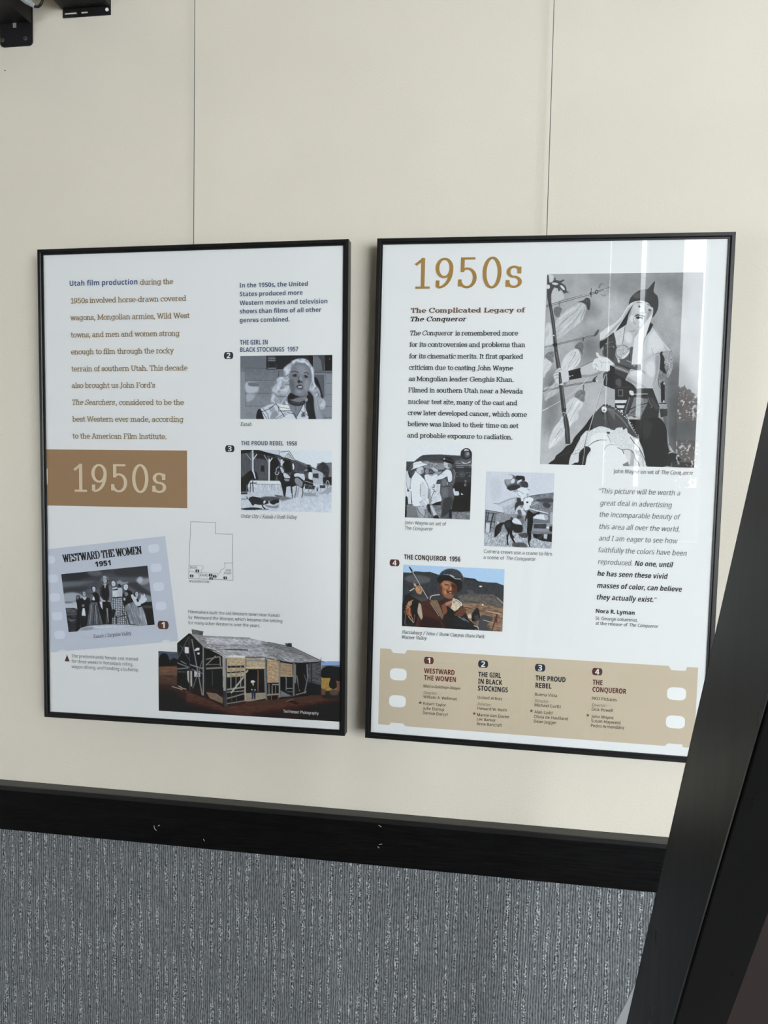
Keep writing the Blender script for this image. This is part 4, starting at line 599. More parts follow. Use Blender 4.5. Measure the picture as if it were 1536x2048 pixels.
PHOTOS['barn'] = dict(po='L', c=[420.86, 805.16], w=363.39, h=167.93, ang=0.0, px=(367.8, 169.4), tint=0.0, ops=[
 ('p','eceeee',0,[-86,-590,2493,-600,2511,2562,-99,2600]),('p','3f2a24',0,[-23,1450,2022,1210,2025,2061,-25,2335]),('p','2a1e1c',9.4,[-23,1597,745,1868,1020,2268,-26,2409]),('p','3a2a24',0,[2,599,223,602,220,2040,-2,2069]),('p','4c5666',0.4,[2,604,223,614,223,791,2,770]),('n',20,2,3,1,0,[2,604,223,614,223,791,2,770]),('c','14181c',0.4,[8,918,16,724,52,646,102,670,123,802,116,906]),
 ('c','16191c',0.4,[141,889,145,785,173,745,212,777,223,910]),('p','1a1a1c',0.8,[1,874,223,880,223,939,1,948]),('p','6e5242',0.8,[8,962,223,924,222,1147,8,1171]),('p','503c34',1.8,[0,1172,222,1132,293,1376,0,1410]),('n',22,1.3,5,1,0,[1,963,223,924,335,1371,0,1410]),('p','36271f',2.5,[0,1366,222,1385,378,1574,434,1953,-2,1994]),('p','171416',5.1,[-22,1488,171,1539,292,1733,391,2137,-24,2192]),
 ('p','51352e',1.2,[312,1411,728,1834,1240,1589,1792,1415,2006,1424,2009,2028,310,2107]),('n',20,1.6,4,1,-5,[312,1411,728,1834,1240,1589,1792,1415,2006,1424,2009,2028,310,2107]),('p','2c1d1c',7.5,[1020,1942,1459,1742,2023,1493,2025,2061,1020,2123]),('p','171315',9.4,[1627,1721,2023,1529,2025,2061,1561,2123]),('p','241a1a',7.5,[311,1740,503,1826,1020,2087,779,2228,258,2077]),
 ('p','a8a4a0',0.3,[1775,651,2008,619,2009,707,1776,732]),('p','88a2d0',0.4,[1779,658,2002,634,2002,715,1779,739]),('p','6a7078',0.4,[1779,739,2002,707,2002,854,1780,849]),('c','1e2224',0.5,[1780,849,1831,755,1906,747,2002,796,2010,1089,1928,1069,1780,1012]),('n',20,1.3,1,1,0,[1780,849,2002,796,2003,1060,1780,1012]),
 ('p','9c8048',0.5,[1780,1019,1866,1017,1942,1097,2003,1075,2004,1326,1874,1341,1781,1263]),('p','7a5444',0.8,[1928,1069,2003,1090,2004,1355,1942,1303]),('n',36,1.2,1,1,0,[1780,1019,2003,1075,2004,1370,1781,1352]),('c','1c1c1e',0.4,[1860,1195,1873,1046,1900,984,1935,1083,1942,1215,1901,1264]),('c','2a2a28',0.7,[1778,1412,1839,1316,1942,1303,2004,1326,2005,1458,1792,1484]),
 ('c','5a4a40',0.7,[1867,1342,1901,1264,1963,1316,1943,1392,1888,1399]),('p','6a4c3e',0.8,[1777,1264,1832,1287,1819,1407,1778,1412]),('p','15151a',0.3,[213,393,345,152,380,171,500,380,514,437,716,651,723,1813,526,1601,356,1517,211,1356]),('p','eeeeec',0.1,[298,473,344,476,344,616,298,621]),('p','e0e2e4',0.1,[404,536,429,482,461,475,461,530,404,558]),
 ('p','e0e2e4',0.1,[439,591,464,589,460,633,436,636]),('p','b0aca6',0.1,[322,1025,350,1022,379,1018,378,1381,357,1384,325,1224]),('p','b8bcc2',0.1,[403,1023,467,1016,467,1149,403,1156]),('p','2e2220',0.4,[335,1401,646,1394,723,1577,716,1799,526,1601,363,1516]),('p','7a6858',0.5,[533,1496,646,1512,716,1607,716,1740,575,1639]),('n',24,1,4,1,5,[533,1422,716,1504,716,1740,575,1639,364,1502]),
 ('p','5c5a5a',0.3,[373,54,507,93,493,219,380,171]),('n',40,0.6,6,1,8,[373,54,507,93,493,219,380,171]),('l','24262a',1.02,0.1,[380,171,486,249]),('p','8e8e92',0.3,[359,158,507,188,1019,190,1063,557,730,657,506,452]),('p','8e8e92',0.3,[965,191,1205,272,1401,342,1470,357,1803,655,1596,721,1485,711,1387,736,1303,663,1191,631,965,647]),('p','55565a',0.1,[1387,284,1463,269,1467,357,1415,362]),
 ('p','303236',0.1,[1421,273,1465,276,1462,358,1418,358]),('l','222428',1.04,0.1,[1205,272,1470,357,1769,629,1810,669]),('l','222428',0.78,0.1,[1769,629,1779,562]),('p','b8b8c0',2.5,[528,230,1132,230,1132,346,549,375]),('p','a4a4aa',1.8,[647,409,1201,398,1201,514,751,618]),('l','22242a',1.78,0.3,[535,494,647,526,821,479,994,476]),('l','c4c6ca',1.52,0.1,[577,416,730,620,994,608]),
 ('l','c8cacc',1.52,0.1,[542,449,647,512,1019,518]),('p','b0b2ba',1,[922,509,1141,516,1303,649,1106,595,922,614]),('p','a8aab0',1,[1317,573,1499,598,1485,704,1359,687]),('p','76787c',1.3,[1106,296,1456,366,1665,566,1387,462]),('n',52,0.7,7,1,5,[370,212,505,184,883,184,1121,247,1390,356,1507,444,1782,671,1458,734,1222,677,1019,637,729,660,505,445]),('l','303236',0.78,0.1,[1268,563,1387,729]),
 ('l','303236',0.78,0.1,[1303,559,1415,711]),('l','24262a',1.3,0.3,[965,647,1191,634,1331,690,1387,736,1499,710]),('l','24262a',1.04,0.3,[1485,718,1624,711,1769,659]),('l','5c5e64',2.03,0.1,[217,393,220,762]),('l','3a3c42',2.79,0.1,[348,218,353,1518]),('l','7c7e84',2.54,0.1,[376,281,428,887,491,1575]),('l','50525a',2.03,0.1,[338,248,223,732]),('l','565860',1.78,0.1,[245,434,351,778]),
 ('l','8a8c90',1.78,0.1,[212,851,343,941]),('l','8c8e92',2.29,0.1,[358,880,499,954]),('l','84868c',2.03,0.1,[251,803,315,870]),('l','70727a',2.03,0.1,[372,982,499,1072]),('l','6c6e74',1.78,0.1,[492,763,385,1425]),('l','8e8a86',2.54,0.1,[503,445,501,1574]),('l','2a2c30',2.79,0.1,[521,480,520,1586]),('l','7e7e82',2.29,0.1,[212,992,336,957]),('l','50525a',1.78,0.1,[215,1059,308,1056]),
 ('l','9a968c',1.78,0.1,[531,876,640,644]),('l','807e7a',2.29,0.1,[531,737,689,654]),('l','8a8278',3.3,0.1,[534,950,713,908]),('l','706e6c',1.52,0.1,[548,852,688,837]),('l','8a8680',2.54,0.1,[688,669,692,874]),('l','55565a',1.27,0.1,[604,986,604,1340]),('l','a09890',1.78,0.3,[150,1408,271,1468]),('l','b09078',1.78,0.3,[250,1426,314,1455]),('l','6c6a6a',1.27,0.1,[72,1127,144,1178]),
 ('l','303034',2.03,0.1,[79,1148,172,1197]),('l','18181a',1.52,0.1,[363,1516,526,1630,716,1769]),('l','4c4642',1.02,0.1,[221,1474,392,1587]),('p','1a1a1e',0.1,[965,647,1331,675,1478,719,1776,658,1781,1263,1778,1412,1486,1507,1192,1632,965,1660]),('p','b6a488',0.1,[737,664,960,655,960,1108,751,1132]),('p','14141a',0.1,[772,865,953,831,953,878,772,909]),
 ('p','14141a',0.1,[765,1005,953,963,953,985,765,1035]),('p','101014',0.1,[758,1131,953,1080,953,1314,761,1395]),('p','1a1818',0.1,[765,1454,960,1357,960,1651,765,1749]),('n',40,0.6,6,1,-2,[737,664,960,655,960,1108,751,1132]),('l','8a8a88',2.03,0.1,[807,876,807,1375]),('l','84868a',2.03,0.1,[863,855,863,1339]),('l','a09c94',1.78,0.1,[915,850,915,1333]),('l','949698',3.05,0.1,[761,1410,956,1328]),
 ('l','9a968e',1.78,0.1,[765,1468,956,1416]),('l','8c8880',2.54,0.1,[765,1616,960,1475]),('l','8a8078',2.03,0.1,[765,1734,960,1643]),('l','b4b0aa',3.05,0.1,[807,1486,946,1095]),('l','9c9a98',5.08,0.1,[734,664,737,1442]),('l','3a3a3e',5.08,0.1,[737,1442,744,1825]),('l','4a4c50',2.29,0.1,[755,691,758,1809]),('l','a8a094',3.05,0.1,[960,670,963,1650]),('l','606064',1.02,0.1,[814,1522,817,1713]),
 ('l','606064',1.02,0.1,[869,1485,869,1691]),('p','b4a48c',0.1,[972,653,1184,661,1195,884,975,915]),('n',40,0.7,6,1,-1,[972,653,1184,661,1195,884,975,915]),('l','787a7c',1.3,0.1,[972,713,1184,706]),('l','d0c4b0',1.82,0.1,[972,878,1195,854]),('p','121216',0.1,[972,931,1170,901,1174,1425,972,1456]),('p','9a8f80',0.1,[972,1464,1177,1432,1199,1557,972,1675]),
 ('n',26,0.8,5,1,-4,[972,1464,1177,1432,1199,1557,972,1675]),('l','c8bca4',2.6,0.1,[970,998,993,936]),('l','8a6a58',1.82,0.1,[1103,916,1101,1418]),('l','8a8c90',3.39,0.1,[1177,901,1186,1483]),('l','6a6c70',3.12,0.1,[1185,646,1195,1632]),('p','b49c80',0.1,[1198,645,1324,691,1328,1182,1202,1204]),('n',46,0.7,6,1,2,[1198,645,1324,691,1328,1182,1202,1204]),
 ('p','1c1c20',0.1,[1205,1211,1332,1256,1332,1466,1206,1481]),('l','9a968e',2.34,0.1,[1255,1236,1332,1227]),('l','8a8884',1.82,0.1,[1220,1225,1223,1494]),('l','8a8884',1.82,0.1,[1255,1250,1256,1445]),('l','74767a',1.56,0.1,[1290,1261,1292,1441]),('l','a08c7c',2.86,0.1,[1199,1482,1339,1442]),('l','80665a',1.56,0.1,[1248,1491,1245,1641]),('l','80665a',1.3,0.1,[1318,1467,1322,1616]),
 ('l','84868a',3.12,0.1,[1331,690,1336,1525]),('p','a08a72',0.1,[1342,719,1471,750,1475,1024,1342,1039]),('n',44,0.7,6,1,2,[1342,719,1471,750,1475,1024,1342,1039]),('l','b8ac98',1.82,0.1,[1342,1034,1478,1024]),('p','101014',0.1,[1342,1054,1475,1039,1476,1389,1343,1360]),('p','77787a',0.1,[1346,1359,1472,1478,1346,1509]),('n',24,0.8,4,1,20,[1346,1359,1472,1478,1346,1509]),
 ('l','808286',1.82,0.1,[1405,1054,1406,1352]),('l','8c8e90',1.56,0.1,[1409,1307,1472,1300]),('l','6c6e72',1.56,0.1,[1416,1381,1479,1373]),('l','74767a',3.39,0.1,[1488,718,1486,1477]),('l','85807a',2.86,0.1,[1502,746,1503,1177]),('l','7a7c80',2.08,0.1,[1517,997,1549,1350]),('p','0c0c10',0.1,[1520,744,1624,733,1625,1252,1542,1321]),('l','7e8084',2.34,0.1,[1627,733,1635,1073]),
 ('l','6e7074',2.34,0.1,[1638,1013,1601,1403]),('l','5e6064',1.56,0.1,[1597,973,1621,1119]),('l','8a8680',1.82,0.1,[1507,1444,1625,1356]),('l','5a5a5c',1.82,0.1,[1528,1502,1612,1477]),('p','505254',0.1,[1641,717,1772,673,1778,1412,1646,1457]),('n',46,0.7,7,1,-3,[1641,717,1772,673,1778,1412,1646,1457]),('p','202226',0.3,[1639,1132,1777,1190,1778,1412,1639,1443]),
 ('l','222428',1.82,0.1,[1672,713,1677,1424]),('p','4c362c',0.4,[965,1660,1192,1602,1486,1507,1778,1427,1806,1497,1459,1629,965,1781]),('c','2a2222',0.5,[1431,1603,1487,1581,1549,1633,1501,1654]),('l','8a7468',1.04,0.1,[1403,1606,1486,1536]),('p','f0efec',0.1,[1066,1190,1063,1205,1055,1217,1044,1222,1034,1220,1026,1210,1023,1195,1026,1179,1034,1168,1044,1162,1055,1165,1063,1175]),
 ('p','f0efec',0.1,[1022,1211,1071,1182,1070,1197,1025,1225]),('p','c09a80',0.1,[1058,1231,1057,1246,1053,1258,1047,1263,1041,1259,1037,1249,1036,1234,1037,1219,1041,1207,1047,1203,1053,1206,1057,1216]),('c','101216',0.1,[1029,1277,1057,1246,1082,1271,1082,1391,1032,1396]),('p','e6e6e6',0.1,[1043,1253,1056,1251,1049,1297]),
 ('p','2c3644',0.1,[1032,1389,1078,1384,1075,1587,1057,1589,1054,1439,1049,1593,1034,1595]),('p','d8d0c8',0.1,[1042,1377,1041,1386,1039,1393,1036,1396,1033,1394,1030,1388,1029,1379,1030,1370,1033,1363,1036,1360,1039,1362,1041,1368]),('p','d8d0c8',0.1,[1076,1379,1075,1388,1073,1395,1070,1398,1067,1396,1064,1390,1063,1381,1064,1372,1067,1365,1070,1362,1073,1364,1075,1370]),
])
PHOTOS['crew_men'] = dict(po='R', c=[122.3, 432.6], w=118.31, h=134.49, ang=0.0, px=(131.4, 147.9), tint=0.7, ops=[
 ('p','g222',0,[-212,-91,2076,-131,2160,2137,-142,2211]),('p','g74',0.3,[-5,484,243,479,405,357,493,306,732,285,1031,274,1373,288,1640,293,1979,286,2007,1041,13,1091]),('p','g66',0.4,[258,466,405,357,493,308,1031,279,1358,292,1640,306,1644,397,1155,433,708,456,527,421]),('c','g140',1,[528,460,859,505,1128,512,1163,669,865,676,564,630]),('n',50,1.6,1,1,20,[-5,498,528,447,1157,473,1168,800,5,827]),
 ('n',14,2,1,1,0,[258,466,493,308,1031,279,1640,306,1644,397,708,456]),('p','g120',0.4,[-8,1621,1195,1587,2001,1695,2013,2009,4,2019]),('n',50,1.4,2,1,-20,[-8,1621,1195,1587,2002,1721,2013,2009,4,2019]),('p','g54',0.4,[1429,610,1998,598,2004,1773,1470,1789,1433,1580]),('p','g30',0.6,[1443,1003,2005,989,2003,1747,1441,1790]),
 ('c','g24',0.8,[1457,1422,1783,1387,1992,1433,1987,1721,1649,1784,1469,1737]),('p','g96',0.3,[1511,426,1659,423,1663,527,1515,530]),('l','g150',0.88,0.1,[1499,491,1988,533]),('l','g180',0.78,0.2,[1531,556,1989,546]),('l','g40',0.88,0.1,[1474,636,1992,624]),('l','g160',0.98,0.2,[1533,608,1755,606]),('l','g120',0.78,0.2,[1873,600,1991,598]),
 ('c','g72',0.4,[1611,737,1670,709,1773,714,1812,771,1779,864,1646,867]),('l','g120',0.59,0.1,[1613,789,1806,785]),('l','g120',0.59,0.1,[1711,715,1717,865]),('l','g130',0.88,0.1,[1523,752,1582,753]),('l','g130',0.88,0.1,[1834,745,1967,744]),('l','g170',0.78,0.1,[1541,843,1586,849]),('l','g170',0.78,0.1,[1911,834,1969,820]),('l','g40',0.78,0.1,[1889,444,1901,782]),
 ('p','g110',0.1,[1793,939,1855,937,1858,999,1796,1000]),('p','g110',0.1,[1785,1031,1847,1029,1847,1104,1788,1105]),('p','g200',0.2,[1456,1173,1501,1171,1510,1237,1630,1247,1647,1325,1619,1358,1500,1355,1459,1264]),('p','g206',0.2,[1697,1278,1781,1328,1707,1336]),('l','g60',1.17,0.1,[1673,188,1648,306]),('l','g60',1.95,0.1,[1979,286,1989,481]),
 ('c','g46',0.2,[1654,266,1665,175,1723,122,1810,88,1914,118,1984,208,1993,273,1923,352,1820,374,1716,356]),('c','g86',1.2,[1770,199,1858,184,1934,248,1892,327,1789,329]),('p','g150',1,[1909,255,1895,276,1874,287,1851,287,1832,275,1822,254,1825,230,1839,210,1860,198,1884,198,1902,210,1912,231]),('c','g222',0.1,[1753,147,1796,123,1878,138,1886,160,1812,153,1768,167]),
 ('c','g90',0.3,[1643,371,1821,393,1982,364,1955,442,1824,471,1660,449]),('c','g190',0.3,[1675,448,1824,484,1955,429,1927,482,1751,505]),('l','g30',1.17,0.2,[1657,345,1821,387,1981,344]),('p','g150',0.2,[-6,722,101,746,152,929,161,1219,56,1235,13,1091]),('p','g40',0.2,[40,747,101,746,167,916,121,917]),('p','g206',0.4,[10,748,56,747,106,917,152,942,142,1088,116,1221,54,1169,19,1038]),
 ('p','g30',0.2,[-7,1422,46,1421,112,1565,84,1658,8,1661]),('s','g120',0.88,0.2,[96,1552,90,1618,69,1668,40,1686,9,1669,-15,1621,-25,1555,-19,1489,2,1440,31,1421,62,1438,86,1486,96,1552]),('p','g210',0.3,[80,1274,155,1272,165,1590,90,1605]),('p','g50',0.2,[55,1222,132,1260,103,1287,57,1288]),('p','g40',0.2,[-6,1674,54,1673,65,2004,1,2006]),('p','g40',0.3,[166,1272,208,1271,219,1602,188,1602]),
 ('l','g190',1.37,0.4,[-6,1211,31,1408]),('c','g216',0.3,[572,866,660,812,781,835,957,752,963,936,908,1068,731,1152,669,1101]),('p','g206',0.3,[731,1152,907,1042,1119,1116,1065,1275,1086,1458,895,1569,790,1572,767,1335]),('n',24,1.4,1,1,0,[731,1152,907,1042,1119,1116,1065,1275,1086,1458,790,1572]),('s','g30',1.37,0.2,[863,1070,881,1148,821,1163]),('s','g36',0.98,0.2,[869,1254,945,1278]),
 ('s','g36',0.98,0.3,[823,1202,884,1240,801,1440,804,1545]),('p','g40',0.4,[821,1611,954,1554,1132,1510,1107,1629,867,1636]),('p','g60',0.4,[616,740,606,769,587,788,565,793,546,783,534,759,533,729,544,701,563,681,585,676,604,687,616,710]),('p','g140',0.4,[702,732,695,769,674,796,645,807,614,798,592,771,582,735,589,698,610,670,640,660,670,669,693,695]),
 ('p','g150',0.4,[803,795,797,824,778,846,751,854,724,847,704,826,695,798,702,769,721,747,747,739,775,746,795,766]),('c','g60',0.3,[704,771,778,756,809,795,735,810]),('c','g190',0.3,[774,625,924,661,986,725,867,728]),('c','g150',0.4,[898,753,1002,738,1091,736,1019,803,899,806]),('l','g50',0.78,0.2,[781,861,884,806]),
 ('c','g222',0.2,[162,995,254,808,311,728,419,804,574,945,669,1074,721,1310,714,1548,657,1642,523,1672,297,1679,226,1601,188,1351]),('c','g206',1,[458,1080,532,1025,641,1154,679,1404,593,1525,484,1396]),('l','g80',0.88,0.3,[458,1080,454,1317,484,1422]),('l','g60',0.88,0.2,[312,741,420,817,574,945,645,1036,701,1153,704,1469]),('l','g120',0.59,0.3,[591,1472,685,1588]),
 ('p','g110',0.2,[585,1380,584,1385,580,1389,574,1391,568,1389,563,1386,561,1380,563,1375,567,1371,573,1370,579,1371,584,1375]),('p','g110',0.2,[538,1065,536,1070,532,1074,526,1075,520,1074,515,1070,513,1065,515,1060,519,1056,525,1054,531,1056,536,1059]),('c','g196',0.3,[325,688,414,633,519,631,536,709,494,802,419,804,342,753]),('c','g150',0.4,[461,711,536,683,553,762,479,803]),
 ('c','g224',0.2,[153,708,218,638,215,545,259,505,423,469,469,474,500,513,621,537,629,565,473,612,354,648,250,676]),('l','g120',0.68,0.3,[175,691,354,648,622,563]),('l','g150',0.59,0.3,[231,558,485,526]),('p','g150',0.3,[327,1678,657,1642,699,1984,427,1993,346,1810]),('p','g176',0.6,[373,1703,568,1684,637,1947,518,1977]),('l','g60',0.98,0.3,[358,1703,453,1846,577,1948]),
 ('l','g60',0.98,0.3,[630,1735,642,1867,593,1988]),('p','g120',0.4,[55,1686,327,1678,427,1993,65,2004]),('c','g196',0.2,[459,1581,518,1540,610,1577,643,1656,631,1748,570,1724,493,1700]),('l','g60',0.68,0.1,[522,1659,569,1697]),('l','g60',0.68,0.1,[567,1658,600,1723]),('l','g70',0.78,0.2,[444,1582,562,1499]),('p','g190',0.3,[763,1652,822,1637,996,1883,892,1926]),
 ('p','g46',0.3,[679,1615,761,1612,817,1915,691,1760]),('c','g30',0.3,[892,1926,981,1896,1058,1960,1044,1987,894,1992]),('p','g150',0.3,[687,1179,763,1204,806,1598,731,1613]),('c','g216',0.2,[872,885,1020,829,1165,721,1253,667,1373,716,1416,872,1397,977,1309,993,1259,863,1113,932,964,962,906,1016,790,1124,699,1100]),('s','g50',1.17,0.3,[964,962,1113,932,1274,856]),
 ('s','g150',0.78,0.4,[932,884,1063,802,1168,800]),('c','g88',0.3,[1060,1143,1084,959,1201,904,1294,1006,1413,990,1446,662,1399,611,1475,662,1510,792,1502,1001,1447,1133,1467,1264,1501,1381,1461,1527,1437,1685,1410,1765,1387,1963,1104,1985,1127,1773,1090,1590,1116,1457,1058,1301]),('c','g112',1.2,[1114,971,1217,929,1266,1059,1149,1115]),
 ('c','g60',1,[1219,1428,1428,1423,1421,1646,1293,1847,1147,1931,1152,1654]),('c','g106',1.4,[1107,1195,1270,1164,1305,1321,1160,1430]),('l','g54',0.78,0.2,[1075,1136,1283,1118,1446,1107]),('l','g130',0.78,0.3,[1184,1258,1307,1386,1234,1428]),('l','g200',0.78,0.2,[1279,994,1282,1085]),('l','g50',0.88,0.2,[1180,1140,1267,1086,1343,1123]),('l','g44',0.98,0.3,[1117,1932,1293,1834,1422,1686]),
 ('l','g170',0.78,0.3,[1446,662,1509,765,1484,910]),('p','g40',0.2,[1350,1767,1438,1711,1447,1974,1358,1977]),('c','g190',0.3,[1157,473,1246,471,1382,533,1370,612,1282,653,1191,616,1152,564]),('c','g110',0.5,[1277,522,1397,546,1385,624,1295,613]),('l','g60',0.88,0.2,[1149,460,1321,508]),('l','g80',0.68,0.2,[1167,564,1219,563]),
 ('c','g24',0.2,[1125,421,1197,341,1316,352,1437,414,1461,466,1411,532,1306,496,1141,447]),('l','g120',0.59,0.2,[1183,381,1438,453]),('p','g206',0.2,[1187,399,1180,407,1168,410,1155,409,1143,403,1136,394,1136,384,1142,376,1154,373,1168,374,1180,380,1186,389]),
])
PHOTOS['crane'] = dict(po='R', c=[267.83, 479.23], w=119.4, h=134.27, ang=0.0, px=(136.9, 148.1), tint=0.8, ops=[
 ('p','g204',0,[-194,-33,2082,-85,2176,2094,-112,2179]),('c','g196',4,[117,229,416,222,461,624,212,765]),('p','g176',0.2,[230,846,410,841,689,718,970,663,919,880,550,971,538,1066,503,919]),('p','g196',0.8,[411,868,676,766,882,706,827,829,563,944]),('n',16,1,1,1,0,[411,868,689,718,970,663,919,880,550,971]),('l','g110',0.81,0.2,[230,846,395,852,689,725,940,664]),
 ('p','g124',0.3,[1119,686,1323,613,1616,565,2004,521,2040,1194,1348,1216,1132,1008]),('n',44,1.6,1,1,20,[1119,686,1323,613,2004,521,2022,1114,1345,1135]),('c','g62',0.8,[1685,804,1802,774,1923,850,1838,933,1718,883]),('c','g70',1.4,[1476,730,1768,668,2004,688,2007,768,1684,777]),('l','g60',0.91,0.3,[1294,628,1661,564,2004,521]),
 ('p','g140',0.3,[4,1028,539,1093,987,1106,1197,1140,1993,1115,2012,1570,28,1664]),('p','g176',0.8,[539,1093,550,971,889,881,927,1095,750,1127]),('n',40,1.4,1,1,10,[7,1109,539,1093,550,971,919,880,987,1106,997,1348,27,1651]),('p','g170',0.3,[1,1625,2013,1583,2017,2012,15,2005]),('n',56,1.4,1,1.8,15,[1,1638,2013,1597,2017,2012,15,2005]),('l','g60',1.01,0.2,[4,1028,569,1099]),
 ('l','g54',2.22,0.2,[43,1068,26,1420,27,1637]),('l','g50',3.03,0.2,[255,1115,191,1388,155,1633]),('l','g60',2.22,0.2,[104,1079,82,1310]),('l','g60',2.02,0.2,[23,1325,309,1343]),('l','g60',1.61,0.2,[15,1109,360,1112]),('l','g66',1.41,0.2,[195,1496,300,1506]),('l','g70',1.41,0.2,[301,1141,288,1574]),('p','g200',0.3,[40,1379,161,1389,154,1619,34,1623]),('p','g190',0.3,[353,1315,445,1352,387,1422]),
 ('c','g60',0.6,[329,1464,433,1434,407,1543,333,1573]),('c','g96',0.3,[557,205,654,216,772,173,768,92,663,68,693,57,783,79,888,116,947,95,1125,110,1130,217,1221,282,1240,388,1167,404,989,395,872,465,695,483,632,417,585,352,553,299]),('c','g40',0.3,[873,117,917,95,1111,124,1137,217,1011,220,876,183]),('c','g190',0.3,[648,68,708,56,739,93,665,108]),
 ('c','g206',0.3,[716,281,772,186,847,198,835,278,762,307]),('c','g210',0.4,[923,249,996,207,1054,192,1041,233,955,289,941,329]),('c','g150',0.4,[565,218,713,201,732,294,630,350]),('c','g50',0.4,[779,347,926,329,1018,394,902,451,664,470,632,404]),('c','g60',0.4,[1013,274,1205,255,1240,388,1092,392]),('l','g30',1.41,0.2,[648,431,725,496,931,450]),('c','g150',0.3,[1227,429,1302,467,1243,468]),
 ('c','g216',0.4,[960,436,1138,418,1259,495,1233,576,1146,632,1076,714,1028,635,923,611,905,531]),('l','g90',0.71,0.3,[918,477,1144,578]),('l','g90',0.71,0.3,[947,476,937,597,1028,635]),('p','g150',0.3,[814,487,918,477,920,531,816,533]),('c','g60',0.3,[926,691,1030,682,1049,795,976,824,929,772]),('c','g216',0.3,[1058,648,1118,659,1106,740,1062,741]),
 ('c','g56',0.3,[874,881,916,799,1019,783,1107,767,1125,847,1023,877,922,960,895,1042,879,1002]),('c','g180',0.2,[1203,577,1262,562,1272,628,1237,683,1207,657]),('l','g80',0.91,0.2,[1203,577,1262,572]),('c','g222',0.3,[1136,739,1178,684,1325,653,1416,718,1346,814,1335,894,1185,845,1139,820]),('c','g216',0.3,[1140,846,1304,855,1279,976,1161,993]),
 ('p','g40',0.1,[1204,771,1270,769,1265,816,1206,811]),('l','g60',0.81,0.2,[1235,629,1237,683]),('l','g200',1.01,0.2,[1277,923,1552,781]),('l','g200',0.81,0.2,[1347,827,1507,769]),('l','g210',2.02,0.3,[1263,950,1858,1066]),('l','g60',0.81,0.2,[1400,1040,1830,1080]),('l','g40',1.41,0.2,[1305,888,1349,887]),('c','g60',0.2,[992,851,1050,809,1125,847,1112,874,1008,877]),
 ('c','g130',0.2,[1023,877,1112,874,1100,942,1040,943]),('c','g200',0.4,[925,1027,1024,917,1086,982,1104,1049,1016,1078]),('c','g96',0.3,[954,1026,1042,997,1091,1090,1169,1181,1140,1209,1020,1172]),('c','g72',0.3,[945,1161,1034,1145,1081,1224,963,1241]),('l','g176',1.82,0.3,[1076,1103,1185,1208]),('c','g110',0.3,[1037,1239,1126,1223,1176,1356,1139,1546,1092,1480,1102,1358]),
 ('l','g176',1.21,0.3,[1146,1357,1166,1491,1259,1568]),('c','g26',0.3,[579,1348,696,1277,815,1273,848,1353,939,1390,1104,1412,1111,1587,918,1607,841,1542,830,1637,894,1743,834,1745,755,1639,713,1722,720,1884,737,1938,692,1939,661,1724,694,1615,614,1482]),('c','g26',0.3,[329,1478,460,1365,594,1348,523,1445,469,1609,310,1750]),('c','g54',1.2,[610,1374,727,1316,791,1422,705,1506]),
 ('c','g26',0.3,[755,1639,832,1691,929,1890,945,1917,900,1905,773,1720]),('c','g26',0.3,[1186,1248,1265,1004,1431,1079,1592,1034,1608,1074,1508,1144,1420,1173,1426,1321,1392,1564,1386,1766,1344,1835,1355,1929,1393,1954,1341,1956,1291,1810,1293,1675,1259,1582,1261,1272,1230,1220,1203,1288]),('c','g212',0.3,[815,1273,902,1216,1024,1280,1088,1386,938,1364,833,1340]),
 ('c','g60',0.3,[753,1208,828,1212,830,1273,770,1261]),('p','g110',0.2,[1435,1159,1993,1115,2005,1396,1796,1336,1443,1374]),('p','g216',0.3,[1435,1173,1536,1103,1757,1096,1763,1243,1437,1213]),('p','g170',0.3,[1728,1110,1831,1107,1865,1226,1778,1256]),('p','g60',0.1,[1443,1361,1811,1335,1831,1469,1455,1474]),('n',20,0.4,1,9,0,[1443,1361,1811,1335,1831,1469,1455,1474]),
 ('l','g176',0.81,0.1,[1443,1354,1811,1329]),('p','g150',0.2,[1811,1335,1927,1305,1946,1398,1859,1427]),('p','g210',0.2,[1910,1439,1904,1455,1886,1468,1861,1473,1836,1470,1817,1458,1810,1443,1816,1426,1833,1414,1858,1409,1883,1412,1902,1423]),('p','g40',0.2,[1903,1413,2005,1396,2011,1543,1908,1546]),('p','g120',0.2,[1377,1551,1996,1544,1999,1597,1364,1605]),
 ('l','g60',0.81,0.1,[1364,1605,1999,1600]),('p','g26',0.3,[1424,1623,1999,1610,1994,1825,1698,1795,1458,1723]),('p','g180',0.3,[1749,1619,1860,1615,1843,1750,1754,1726]),('s','g120',0.61,0.2,[1425,1644,1518,1735,1635,1717,1720,1633]),('c','g170',0.6,[1917,1064,1990,1062,2002,1329,1929,1331]),('c','g70',0.5,[1009,1644,1097,1614,1275,1608,1280,1716,1132,1735]),
 ('n',40,1.2,1,1,0,[1008,1617,1275,1608,1280,1729,1013,1739]),('c','g80',0.8,[840,1893,1167,1868,1276,1986,934,1998]),('n',40,1,1,2,0,[840,1893,1271,1878,1276,1986,844,2002]),
])
